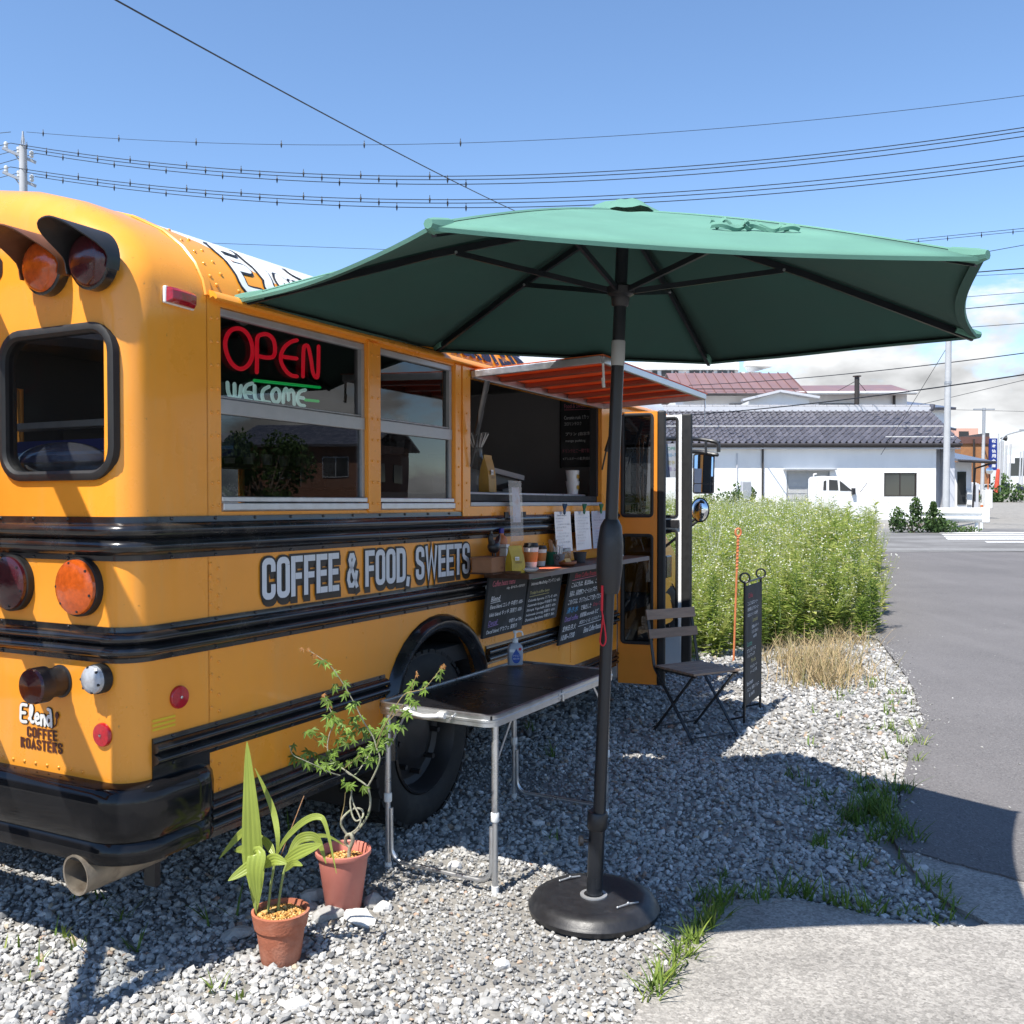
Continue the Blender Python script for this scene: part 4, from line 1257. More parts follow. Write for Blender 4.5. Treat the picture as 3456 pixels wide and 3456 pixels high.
# worn side street and crossing
m_old = M('worn_asphalt', (0.20, 0.195, 0.19), 0.9, var=0.2, vscale=40, bump=0.3, bscale=200, col2=(0.13, 0.125, 0.12), c2scale=0.5, c2lo=.42, c2hi=.62)
rows = []
for y in [23.9, 26, 28, 31, 34, 36.5]:
    rows.append([(x, y, gz(y) + 0.030) for x in (-30, -10, 0, 8, 14, 20, 30, 60)])
tag(MB().grid(rows).build('side_street', m_old), kind='structure')
m_mark = M('road_paint', (0.72, 0.72, 0.70), 0.6, var=0.1, vscale=60, col2=(0.35, 0.34, 0.33), c2scale=30, c2lo=.62, c2hi=.75)
for k, (ya, yb, xl) in enumerate(((1006.0, 1007.8, 1774), (1009.6, 1011.6, 1780), (1013.2, 1015.6, 1784), (1016.8, 1019.8, 1788), (1023.5, 1025.6, 1862))):
    a, b, = T(xl, yb), T(xl - 4, ya)
    t = MB().poly([(a.x, a.y, gz(a.y)+.034), (a.x + 10, a.y, gz(a.y)+.034), (b.x + 10, b.y, gz(b.y)+.034), (b.x, b.y, gz(b.y)+.034)])
    tag(t.build('crossing_stripe', m_mark), kind='structure')
# pale line where the yard road meets the side street
a, b = T(1655, 1036), T(1655, 1041)
tag(MB().poly([(a.x, b.y, gz(b.y)+.033), (a.x+12, b.y-1.2, gz(b.y)+.034), (a.x+12, a.y-1.0, gz(a.y)+.034), (a.x, a.y, gz(a.y)+.033)]).build('gutter_strip', M('gutter_concrete', (0.20, 0.196, 0.19), 0.9, var=0.2, vscale=9)), kind='structure')

# concrete slab in the foreground
slab_px = [(1196, 1932), (1236, 1868), (1268, 1815), (1300, 1778), (1326, 1745), (1345, 1722), (1372, 1707), (1410, 1702), (1470, 1703), (1530, 1710), (1580, 1720), (1640, 1736), (1700, 1746), (1752, 1753), (1800, 1757), (1842, 1757), (1868, 1752), (1850, 1741), (1822, 1729), (1790, 1712), (1762, 1690), (1736, 1662), (1718, 1638), (1702, 1616)]
pts = [G(x, y) for x, y in slab_px]
SLAB = []
for a, b in zip(pts[:-1], pts[1:]):
    n = max(1, int((b-a).length/0.03))
    for k in range(n):
        q = a + (b-a)*(k/n); SLAB.append((q.x + jit.uniform(-.006, .006), q.y + jit.uniform(-.005, .005)))
SLAB.append((pts[-1].x, pts[-1].y))
SLAB += [(b0.x + 0.3, b0.y + slope_b*0.3 + 0.25), (9.0, b0.y + slope_b*(9.0-b0.x) + 0.25), (9.0, -6.0), (-1.0, -6.0), (0.1, 2.0)]
def concrete_material():
    m, nt, b = new_mat('exposed_aggregate_concrete')
    L = nt.links.new
    tcn = nt.nodes.new('ShaderNodeTexCoord')
    v1 = nt.nodes.new('ShaderNodeTexVoronoi'); v1.inputs['Scale'].default_value = 95
    v2 = nt.nodes.new('ShaderNodeTexNoise'); v2.inputs['Scale'].default_value = 3.2; v2.inputs['Detail'].default_value = 8
    v3 = nt.nodes.new('ShaderNodeTexNoise'); v3.inputs['Scale'].default_value = 130; v3.inputs['Detail'].default_value = 4
    for v in (v1, v2, v3): L(tcn.outputs['Object'], v.inputs['Vector'])
    cr_ = nt.nodes.new('ShaderNodeValToRGB')
    cr_.color_ramp.elements[0].color = (0.165, 0.155, 0.14, 1); cr_.color_ramp.elements[1].color = (0.42, 0.395, 0.36, 1)
    sep_ = nt.nodes.new('ShaderNodeSeparateColor'); L(v1.outputs['Color'], sep_.inputs[0])
    mxx = nt.nodes.new('ShaderNodeMath'); mxx.operation = 'MULTIPLY_ADD'; mxx.inputs[1].default_value = 0.55
    L(sep_.outputs[0], mxx.inputs[0]); L(v3.outputs['Fac'], mxx.inputs[2])
    r = nt.nodes.new('ShaderNodeMapRange'); r.inputs['From Min'].default_value = 0.3; r.inputs['From Max'].default_value = 1.15; L(mxx.outputs[0], r.inputs['Value'])
    L(r.outputs[0], cr_.inputs[0])
    hs = nt.nodes.new('ShaderNodeHueSaturation'); L(cr_.outputs[0], hs.inputs['Color'])
    r2 = nt.nodes.new('ShaderNodeMapRange'); r2.inputs['From Min'].default_value = 0.3; r2.inputs['From Max'].default_value = 0.7; r2.inputs['To Min'].default_value = 0.74; r2.inputs['To Max'].default_value = 1.2
    L(v2.outputs['Fac'], r2.inputs['Value']); L(r2.outputs[0], hs.inputs['Value'])
    L(hs.outputs[0], b.inputs['Base Color']); b.inputs['Roughness'].default_value = 0.92
    bp = nt.nodes.new('ShaderNodeBump'); bp.inputs['Strength'].default_value = 0.7; bp.inputs['Distance'].default_value = 0.006
    L(mxx.outputs[0], bp.inputs['Height']); L(bp.outputs[0], b.inputs['Normal'])
    return m
tag(sheet('concrete_slab', SLAB, [], concrete_material(), None, lambda a, b: (a, b, 0.016), 0.06, (0, 0, -1)), kind='structure')

# ------------------------------------------------------------------ numpy helpers for masses of small pieces
def in_poly(P, poly):
    x, y = P[:, 0], P[:, 1]; inside = np.zeros(len(P), bool)
    n = len(poly); j = n - 1
    for i in range(n):
        xi, yi = poly[i]; xj, yj = poly[j]
        if abs(yj - yi) > 1e-12:
            c = ((yi > y) != (yj > y)) & (x < (xj - xi) * (y - yi) / (yj - yi) + xi)
            inside ^= c
        j = i
    return inside
def tri_mesh(name, V, F, mat, attr=None, smooth=False):
    me = bpy.data.meshes.new(name)
    k = F.shape[1]
    me.vertices.add(len(V)); me.vertices.foreach_set('co', np.ascontiguousarray(V, np.float32).ravel())
    me.loops.add(F.size); me.loops.foreach_set('vertex_index', np.ascontiguousarray(F, np.int32).ravel())
    me.polygons.add(len(F)); me.polygons.foreach_set('loop_start', np.arange(0, F.size, k, dtype=np.int32))
    try: me.polygons.foreach_set('loop_total', np.full(len(F), k, np.int32))
    except Exception: pass
    me.polygons.foreach_set('use_smooth', np.full(len(F), smooth, bool))
    me.update(calc_edges=True)
    if attr is not None:
        at = me.attributes.new('tone', 'FLOAT', 'POINT'); at.data.foreach_set('value', np.ascontiguousarray(attr, np.float32))
    me.materials.append(mat)
    return me
def rot_mats(rng, n, tilt=PI):
    a = rng.uniform(0, 2*PI, n); b = rng.uniform(-tilt, tilt, n); c = rng.uniform(-tilt, tilt, n)
    ca, sa, cb, sb, cc, sc = np.cos(a), np.sin(a), np.cos(b), np.sin(b), np.cos(c), np.sin(c)
    Rz = np.zeros((n,3,3)); Rz[:,0,0]=ca; Rz[:,0,1]=-sa; Rz[:,1,0]=sa; Rz[:,1,1]=ca; Rz[:,2,2]=1
    Ry = np.zeros((n,3,3)); Ry[:,0,0]=cb; Ry[:,0,2]=sb; Ry[:,1,1]=1; Ry[:,2,0]=-sb; Ry[:,2,2]=cb
    Rx = np.zeros((n,3,3)); Rx[:,0,0]=1; Rx[:,1,1]=cc; Rx[:,1,2]=-sc; Rx[:,2,1]=sc; Rx[:,2,2]=cc
    return Rz @ Ry @ Rx
phi = (1 + 5**0.5)/2
ICO_V = np.array([(-1,phi,0),(1,phi,0),(-1,-phi,0),(1,-phi,0),(0,-1,phi),(0,1,phi),(0,-1,-phi),(0,1,-phi),(phi,0,-1),(phi,0,1),(-phi,0,-1),(-phi,0,1)])/math.sqrt(1+phi*phi)
ICO_F = np.array([(0,11,5),(0,5,1),(0,1,7),(0,7,10),(0,10,11),(1,5,9),(5,11,4),(11,10,2),(10,7,6),(7,1,8),(3,9,4),(3,4,2),(3,2,6),(3,6,8),(3,8,9),(4,9,5),(2,4,11),(6,2,10),(8,6,7),(9,8,1)])
def tone_material(name, ramp, rough=0.9, bump=0.0, bscale=200, nvar=0.12, nscale=60, trans=0.0):
    m, nt, b = new_mat(name); L = nt.links.new
    at = nt.nodes.new('ShaderNodeAttribute'); at.attribute_name = 'tone'
    cr_ = nt.nodes.new('ShaderNodeValToRGB'); e = cr_.color_ramp.elements
    e[0].position, e[0].color = ramp[0][0], (*ramp[0][1], 1); e[1].position, e[1].color = ramp[-1][0], (*ramp[-1][1], 1)
    for p, c in ramp[1:-1]:
        q = e.new(p); q.color = (*c, 1)
    L(at.outputs['Fac'], cr_.inputs[0])
    tcn = nt.nodes.new('ShaderNodeTexCoord'); n = nt.nodes.new('ShaderNodeTexNoise'); n.inputs['Scale'].default_value = nscale; n.inputs['Detail'].default_value = 4
    L(tcn.outputs['Object'], n.inputs['Vector'])
    hs = nt.nodes.new('ShaderNodeHueSaturation'); L(cr_.outputs[0], hs.inputs['Color'])
    r = nt.nodes.new('ShaderNodeMapRange'); r.inputs['From Min'].default_value = .3; r.inputs['From Max'].default_value = .7; r.inputs['To Min'].default_value = 1-nvar; r.inputs['To Max'].default_value = 1+nvar
    L(n.outputs['Fac'], r.inputs['Value']); L(r.outputs[0], hs.inputs['Value'])
    L(hs.outputs[0], b.inputs['Base Color']); b.inputs['Roughness'].default_value = rough; b.inputs['Specular IOR Level'].default_value = 0.3
    if trans:
        out = nt.nodes['Material Output']; tr = nt.nodes.new('ShaderNodeBsdfTranslucent'); L(hs.outputs[0], tr.inputs['Color'])
        ms = nt.nodes.new('ShaderNodeMixShader'); ms.inputs[0].default_value = trans
        L(b.outputs[0], ms.inputs[1]); L(tr.outputs[0], ms.inputs[2]); L(ms.outputs[0], out.inputs['Surface'])
    return m
STONE_RAMP = [(0.0, (0.12, 0.12, 0.122)), (0.25, (0.255, 0.252, 0.245)), (0.6, (0.385, 0.378, 0.36)), (0.9, (0.56, 0.55, 0.53)), (0.955, (0.40, 0.33, 0.24)), (1.0, (0.33, 0.22, 0.17))]
m_stone = tone_material('crushed_stone', STONE_RAMP, 0.92, nvar=0.12, nscale=70)
def stones(rng, P, size, squash=(0.45, 0.85)):
    n = len(P)
    V = np.repeat(ICO_V[None], n, 0) * (1 + rng.uniform(-0.32, 0.30, (n, 12, 1)))
    sc = np.stack([rng.uniform(0.75, 1.35, n), rng.uniform(0.65, 1.0, n), rng.uniform(*squash, n)], 1)
    V = V * sc[:, None, :]
    V = np.einsum('nij,nvj->nvi', rot_mats(rng, n, 0.6), V) * (size/2)[:, None, None]
    V += P[:, None, :]
    F = (ICO_F[None] + (np.arange(n)*12)[:, None, None]).reshape(-1, 3)
    return V.reshape(-1, 3), F
rng = np.random.default_rng(11)
UMB_BASE = G(1120, 1722)
POT1, POT2 = G(648, 1716), G(530, 1810)
def gravel_mask(P, wide=False):
    ok = ~in_poly(P, SLAB)
    ok &= ~((P[:, 0] > np.interp(P[:, 1], RE_Y, RE_X) + 0.0) & (P[:, 1] > b0.y + slope_b*(P[:, 0]-b0.x)) & (P[:, 1] > 3.9))
    ok &= (P[:, 0]-UMB_BASE.x)**2 + (P[:, 1]-UMB_BASE.y)**2 > 0.235**2
    ok &= (P[:, 0]-POT1.x)**2 + (P[:, 1]-POT1.y)**2 > 0.075**2
    ok &= (P[:, 0]-POT2.x)**2 + (P[:, 1]-POT2.y)**2 > 0.075**2
    ok &= np.abs(P[:, 0]) < 0.62*P[:, 1] + 0.35 + 9*wide
    return ok
def field_noise(P, s=1.3):
    x, y = P[:, 0]*s, P[:, 1]*s
    return 0.5 + 0.25*np.sin(1.7*x + 2.1*np.sin(0.9*y)) + 0.25*np.sin(2.3*y + 1.6*np.sin(1.3*x + 0.7))
Vs, Fs, Ts, off = [], [], [], 0
for (x0, x1, y0, y1, dens, smin, smax, wide) in ((-6.0, 0.4, 0.6, 7.5, 700, 0.018, 0.045, True), (-2.2, 1.6, 2.35, 4.2, 4600, 0.008, 0.034, False), (-2.4, 2.6, 4.2, 6.0, 2300, 0.013, 0.038, False), (-2.0, 3.4, 6.0, 8.4, 900, 0.022, 0.046, False), (0.2, 4.0, 8.4, 11.0, 420, 0.03, 0.05, False)):
    n = int((x1-x0)*(y1-y0)*dens)
    P = np.stack([rng.uniform(x0, x1, n), rng.uniform(y0, y1, n), np.zeros(n)], 1)
    P = P[gravel_mask(P, wide)]
    if wide: P = P[np.abs(P[:, 0]) > np.where(P[:, 1] < 2.35, -1, 0.62*P[:, 1] + 0.35)]
    s = smin + (smax-smin)*rng.power(1.0/1.9, len(P))**1.0
    big = rng.random(len(P)) < 0.035
    s = np.where(big, s*rng.uniform(1.2, 1.7, len(P)), s)
    fine = field_noise(P) < 0.33                      # trodden patches with fine grit
    s = np.where(fine & (P[:, 1] < 5.5), s*0.70, s)
    P[:, 2] = s*0.12 + rng.uniform(0, 0.008, len(P))
    V, F = stones(rng, P, s)
    Vs.append(V); Fs.append(F + off); off += len(V)
    t = np.clip(rng.normal(0.53, 0.22, len(P)) - np.where(fine, .10, 0.0), 0.0, 0.9); odd = rng.random(len(P)) < 0.035; t = np.where(odd, rng.uniform(0.93, 1.0, len(P)), t)
    Ts.append(np.repeat(t, 12))
g = obj('gravel', tri_mesh('gravel', np.concatenate(Vs), np.concatenate(Fs), m_stone, np.concatenate(Ts)), None)
tag(g, 'pale grey crushed stone gravel spread over the yard', 'gravel', kind='stuff')

rg_ = np.random.default_rng(77)
ye = rg_.uniform(3.9, 10.5, 420); xe_ = np.interp(ye, RE_Y, RE_X) + np.abs(rg_.normal(0, .07, 420)) - .02
Pg = np.stack([xe_, ye, np.array([gz(v) for v in ye]) + Z_AS + .003], 1); sg_ = rg_.uniform(.005, .018, 420)
extra = np.stack([rg_.uniform(1.9, 6, 90), rg_.uniform(3.9, 12, 90), np.zeros(90)], 1); extra[:, 2] = np.array([gz(v) for v in extra[:, 1]]) + Z_AS + .003
extra = extra[(extra[:, 0] > np.interp(extra[:, 1], RE_Y, RE_X)) & (extra[:, 1] > b0.y + slope_b*(extra[:, 0]-b0.x) + .1)]
Pg = np.concatenate([Pg, extra]); sg_ = np.concatenate([sg_, rg_.uniform(.006, .016, len(extra))])
V, F = stones(rg_, Pg, sg_)
tag(obj('loose_grit', tri_mesh('loose_grit', V, F, m_stone, np.repeat(np.clip(rg_.normal(.38, .2, len(Pg)), 0, .9), 12)), None), 'loose stone grit strewn along the asphalt edge', 'grit', kind='stuff')

# larger single stones lying round the pots
ico_big = bmesh.new(); bmesh.ops.create_icosphere(ico_big, subdivisions=2, radius=1.0)
def rock(px, py, size, tone, seed, label, sq=0.6, rz=0.0):
    r_ = random.Random(seed); bm = ico_big.copy()
    planes = [Vector((r_.uniform(-1, 1), r_.uniform(-1, 1), r_.uniform(-.6, 1))).normalized() for _ in range(9)]
    for v in bm.verts:
        for pl_ in planes:
            d = v.co.dot(pl_) - 0.72
            if d > 0: v.co -= pl_*d
        v.co *= 1 + r_.uniform(-.03, .03)
        v.co = Vector((v.co.x*size*.62, v.co.y*size*.45, v.co.z*size*.5*sq))
    me = bpy.data.meshes.new('stone'); bm.to_mesh(me); bm.free()
    p = G(px, py)
    c = (0.5*tone, 0.49*tone, 0.47*tone)
    o = obj('stone', me, M('stone_tone_%d' % seed, c, 0.9, var=0.18, vscale=30, bump=0.4, bscale=60, col2=(c[0]*.7, c[1]*.7, c[2]*.7), c2scale=12), None, loc=(p.x, p.y, size*0.16), rot=(r_.uniform(-.2, .2), r_.uniform(-.2, .2), rz or r_.uniform(0, 6)))
    tag(o, label, 'stone', 'larger stones lying round the pots')
rock(615, 1737, 0.115, 0.72, 1, 'flat bluish grey stone at left foot of the pink pot', 0.55, 0.2)
rock(678, 1742, 0.115, 1.25, 2, 'wide pale cream stone in front of the pink pot', 0.6, -0.3)
rock(703, 1708, 0.085, 0.62, 3, 'dark grey pointed stone at right foot of the pink pot', 0.9, 0.9)
rock(592, 1700, 0.095, 0.95, 4, 'grey stone tucked behind the left of the pink pot', 0.8, 0.4)
rock(447, 1770, 0.10, 0.80, 5, 'grey slab stone left of the ribbed terracotta pot', 0.5, 0.3)
rock(722, 1718, 0.065, 1.2, 6, 'small white stone right of the dark pointed one', 0.8, 0.3)
rock(740, 1612, 0.07, 0.45, 7, 'dark stone beside the left front table leg', 0.8, 0.6)
rock(857, 1640, 0.06, 1.15, 8, 'rounded white stone between table legs', 0.9, 0.2)
rock(948, 1826, 0.05, 1.25, 9, 'rounded pale stone in front of umbrella base', 0.9, 0.2)
rock(560, 1902, 0.07, 1.15, 10, 'pale stone in gravel below the terracotta pot', 0.7, 0.2)
rock(1735, 1645, 0.07, 0.9, 12, 'grey stone on grass by the slab notch', 0.6, 0.4)

# ------------------------------------------------------------------ grass and weeds
def blades(rng, P, h, w, lean=0.6, segs=3, curl=0.5):
    """each blade: a bent tapering strip of segs quads"""
    n = len(P); a = rng.uniform(0, 2*PI, n); ln = rng.uniform(0.1, lean, n)
    d = np.stack([np.cos(a), np.sin(a), np.zeros(n)], 1); sd = np.stack([-np.sin(a), np.cos(a), np.zeros(n)], 1)
    rows = []
    for k in range(segs + 1):
        t = k/segs
        c = P + d*(ln*h*(t + curl*t*t))[:, None]; c[:, 2] += h*(t - 0.25*ln*t*t)
        ww = (w*(1 - t)**0.7*0.5 + 0.0004)[:, None]
        rows += [c - sd*ww, c + sd*ww]
    V = np.stack(rows, 1)
    m = 2*(segs+1); F = []
    for k in range(segs): F.append([2*k, 2*k+1, 2*k+3, 2*k+2])
    F = (np.array(F)[None] + (np.arange(n)*m)[:, None, None]).reshape(-1, 4)
    return V.reshape(-1, 3), F, m
GRASS_RAMP = [(0.0, (0.05, 0.095, 0.018)), (0.45, (0.12, 0.20, 0.035)), (0.8, (0.25, 0.32, 0.055)), (0.95, (0.36, 0.34, 0.12)), (1.0, (0.48, 0.40, 0.22))]
m_grass = tone_material('grass_blade', GRASS_RAMP, 0.6, nvar=0.1, nscale=20, trans=0.35)
def tufts(spots, rng, name, label):
    Vs, Fs, Ts, off = [], [], [], 0
    for (x, y, r, n, h, tone) in spots:
        a = rng.uniform(0, 2*PI, n); rr = r*np.sqrt(rng.random(n))
        P = np.stack([x + rr*np.cos(a), y + rr*np.sin(a), np.full(n, 0.004)], 1)
        V, F, m = blades(rng, P, h*rng.uniform(0.5, 1.15, n), rng.uniform(0.005, 0.011, n), 0.95)
        Vs.append(V); Fs.append(F+off); off += len(V); Ts.append(np.repeat(np.clip(rng.normal(tone, 0.12, n), 0, 1), m))
    o = obj(name, tri_mesh(name, np.concatenate(Vs), np.concatenate(Fs), m_grass, np.concatenate(Ts)), None)
    return tag(o, label, 'grass', kind='stuff')
sp = []
r9 = random.Random(21)
def line_tufts(px, step, r, n, h, tone, spread=0.05):
    P = [G(x, y) for x, y in px]
    for a, b in zip(P[:-1], P[1:]):
        k = max(1, int((b-a).length/step))
        for i in range(k):
            q = a + (b-a)*((i + r9.random())/k)
            sp.append((q.x + r9.uniform(-spread, spread), q.y + r9.uniform(-spread, spread), r*r9.uniform(.6, 1.3), max(4, int(n*r9.uniform(.4, 1.4))), h*r9.uniform(.6, 1.3), tone + r9.uniform(-.1, .1)))
line_tufts([(1225, 1895), (1262, 1838), (1300, 1790), (1335, 1745), (1372, 1712)], 0.035, 0.035, 20, 0.075, 0.62, 0.02)
line_tufts([(1300, 1710), (1380, 1702), (1470, 1698), (1560, 1700), (1640, 1722)], 0.05, 0.04, 18, 0.08, 0.45, 0.03)
line_tufts([(1640, 1722), (1720, 1738), (1800, 1738), (1770, 1700), (1730, 1660), (1700, 1620)], 0.06, 0.05, 12, 0.07, 0.5, 0.04)
line_tufts([(1690, 1610), (1680, 1580), (1640, 1540), (1600, 1560), (1700, 1500), (1640, 1500)], 0.045, 0.06, 22, 0.10, 0.42, 0.09)
line_tufts([(1560, 1600), (1600, 1630), (1540, 1500), (1500, 1470), (1590, 1470)], 0.11, 0.05, 14, 0.08, 0.4, 0.10)
line_tufts([(1705, 1460), (1715, 1400), (1690, 1340), (1660, 1290)], 0.16, 0.05, 12, 0.08, 0.6, 0.12)
line_tufts([(1560, 1420), (1620, 1380), (1540, 1330), (1600, 1320), (1500, 1300)], 0.25, 0.05, 9, 0.09, 0.6, 0.2)
for (x, y, n, h, t) in ((120, 1770, 5, 0.10, .55), (140, 1700, 6, 0.09, .35), (190, 1710, 7, 0.10, .32), (235, 1740, 7, 0.11, .32), (70, 1820, 5, 0.08, .6), (150, 1790, 6, 0.12, .6), (45, 1860, 5, 0.07, .62), (20, 1800, 4, 0.08, .65), (410, 1870, 8, 0.08, .62), (455, 1890, 6, 0.05, .65), (255, 1800, 5, .08, .55), (440, 1735, 3, 0.14, .4), (545, 1570, 3, 0.13, .4), (398, 1745, 3, .10, .35), (770, 1500, 3, 0.11, .5), (1360, 1660, 16, 0.05, .3), (1040, 1430, 14, .10, .3), (1000, 1380, 10, .09, .3), (1080, 1300, 16, .12, .3), (1040, 1590, 6, .07, .4), (835, 1430, 4, .12, .5)):
    p = G(x, y); sp.append((p.x, p.y, 0.03, n, h, t))
tufts(sp, np.random.default_rng(5), 'grass', 'green grass tufts growing through gravel and along the slab edge')

# the overgrown field: flowering weeds, one mass
WEED_RAMP = [(0.0, (0.055, 0.10, 0.022)), (0.35, (0.22, 0.31, 0.06)), (0.62, (0.42, 0.47, 0.12)), (0.75, (0.56, 0.53, 0.20)), (0.82, (0.80, 0.80, 0.70)), (1.0, (0.86, 0.85, 0.78))]
m_weed = tone_material('weed_leaf', WEED_RAMP, 0.65, nvar=0.15, nscale=6, trans=0.5)
def weed_variant(rng, h, flowers, leafn, leafl, bushy=0.14):
    """one plant as quads: stem strip, leaves, flat flower heads"""
    Q, Tn = [], []
    def quad(a, b, c, d, t): Q.append([a, b, c, d]); Tn.append(t)
    def strip(p, q, w, t):
        d = (q-p); s = np.cross(d, rng.normal(size=3)); s = s/ (np.linalg.norm(s)+1e-9)*w
        quad(p-s, p+s, q+s*.6, q-s*.6, t)
    top = np.array([rng.normal(0, .05), rng.normal(0, .05), h])
    strip(np.zeros(3), top, 0.004, 0.35)
    for i in range(leafn):
        t = rng.uniform(0.08, 0.95); p = top*t; a = rng.uniform(0, 2*PI)
        d = np.array([math.cos(a), math.sin(a), rng.uniform(-.15, .8)]); d /= np.linalg.norm(d)
        L = leafl*rng.uniform(.6, 1.25)*(1.15 - 0.45*t); s = np.cross(d, [0, 0, 1]); s /= np.linalg.norm(s); w = L*rng.uniform(.10, .17)
        m = p + d*L*.5; e = p + d*L + np.array([0, 0, -L*.15])
        tn = rng.uniform(.22, .74)
        quad(p, m - s*w, e, m + s*w, tn)
    for i in range(flowers):
        a = rng.uniform(0, 2*PI); r = bushy*math.sqrt(rng.random()); c = np.array([r*math.cos(a), r*math.sin(a), h*rng.uniform(.58, 1.08)])
        strip(top*rng.uniform(.4, .6), c, 0.002, 0.6)
        f = rng.uniform(.007, .0135)
        n1 = rng.normal(size=3)*.5 + np.array([-.2, -.4, 1.]); n1 /= np.linalg.norm(n1); s1 = np.cross(n1, [1, 0, 0]); s1 /= np.linalg.norm(s1); s2 = np.cross(n1, s1)
        tn = rng.uniform(.84, 1.0) if rng.random() < .72 else rng.uniform(.6, .74)
        quad(c - s1*f, c - s2*f, c + s1*f, c + s2*f, tn)
    return np.array(Q), np.array(Tn)
rw_ = np.random.default_rng(33)
VARS = [weed_variant(rw_, 1.0, 36, 28, 0.14) for _ in range(5)] + [weed_variant(rw_, 1.0, 3, 64, 0.17) for _ in range(3)]
FIELD = [(0.9, 8.3), (1.7, 8.9), (2.1, 9.3), (2.6, 9.7), (3.1, 10.0), (3.7, 10.3), (4.05, 10.9), (4.7, 12.2), (6.0, 16.0), (8.7, 23.2), (8.7, 34.0), (-2.0, 34.0), (0.3, 12.0)]
n = 26000
P = np.stack([rw_.uniform(-2, 9, n), rw_.uniform(8.2, 34, n), np.zeros(n)], 1)
P = P[in_poly(P, FIELD)]
keep = rw_.random(len(P)) < np.where(P[:, 1] < 12, .62, np.where(P[:, 1] < 18, 0.42, 0.26))
P = P[keep]; P = P[P[:, 0] > 0.10*P[:, 1]]
P[:, 0] += np.where(np.interp(P[:, 1], RE_Y, RE_X) - P[:, 0] < .7, .22*(field_noise(P, 3.1) - .5)*2, 0.0)
n = len(P)
hgt = rw_.uniform(0.62, 1.22, n) * (0.66 + 0.28*field_noise(P, 1.6) + 0.30*field_noise(P + 3.3, 3.7)) * np.interp(P[:, 1], [8.2, 9.3, 10.3, 12.5, 14.0, 34], [0.25, 0.42, 0.68, 0.95, 1.08, 1.12])
edge_d = np.interp(P[:, 1], RE_Y, RE_X) - P[:, 0]
vi = np.where(rw_.random(n) < np.where((edge_d < 0.9) | (P[:, 1] < 10.6), 0.62, 0.25), rw_.integers(5, 8, n), rw_.integers(0, 5, n))
Vs, Ts = [], []
for k, (Q, Tn) in enumerate(VARS):
    idx = np.where(vi == k)[0]
    if len(idx) == 0: continue
    a = rw_.uniform(0, 2*PI, len(idx)); c, s_ = np.cos(a), np.sin(a); hh = hgt[idx]
    q = Q.reshape(-1, 3); wsc = 0.55 + 0.45*hh
    X = (q[None, :, 0]*c[:, None] - q[None, :, 1]*s_[:, None])*wsc[:, None] + P[idx, 0][:, None] + q[None, :, 2]*rw_.normal(0, .08, len(idx))[:, None]
    Y = (q[None, :, 0]*s_[:, None] + q[None, :, 1]*c[:, None])*wsc[:, None] + P[idx, 1][:, None] + q[None, :, 2]*rw_.normal(0, .08, len(idx))[:, None]
    Z = q[None, :, 2]*hh[:, None] + np.array([gz(v) for v in P[idx, 1]])[:, None]
    Vs.append(np.stack([X, Y, Z], 2).reshape(-1, 3))
    tt = np.repeat(Tn, 4)[None] + np.where(np.repeat(Tn, 4)[None] < .8, rw_.normal(0, .08, len(idx))[:, None], 0)
    Ts.append(np.clip(tt, 0, 1).ravel())
V = np.concatenate(Vs); F = np.arange(len(V)).reshape(-1, 4)
wf = obj('wildflower_field', tri_mesh('wildflower_field', V, F, m_weed, np.concatenate(Ts)), None)
tag(wf, 'overgrown field of green weeds with tiny white flowers behind the bus', 'weeds', kind='stuff')
# dry straw patch
ps = [G(1530, 1262), G(1556, 1235), G(1580, 1268), G(1596, 1215), G(1560, 1285), G(1500, 1250), G(1535, 1290)]
P = []
for q in ps:
    k = 300
    P.append(np.stack([rw_.normal(q.x, .16, k), rw_.normal(q.y, .22, k), np.zeros(k)], 1))
P = np.concatenate(P)
V, F, m_ = blades(rw_, P, rw_.uniform(0.05, 0.30, len(P)), rw_.uniform(0.004, 0.008, len(P)), 1.0)
tt = np.repeat(np.where(rw_.random(len(P)) < .74, rw_.uniform(.93, 1.0, len(P)), rw_.uniform(.4, .8, len(P))), m_)
m_straw = tone_material('straw', [(0.0, (0.10, 0.15, 0.04)), (0.9, (0.34, 0.27, 0.14)), (1.0, (0.46, 0.34, 0.19))], 0.7, trans=0.25)
tag(obj('dry_grass', tri_mesh('dry_grass', V, F, m_straw, tt), None), 'straw coloured dry grass clump at the front of the weeds', 'grass', kind='stuff')
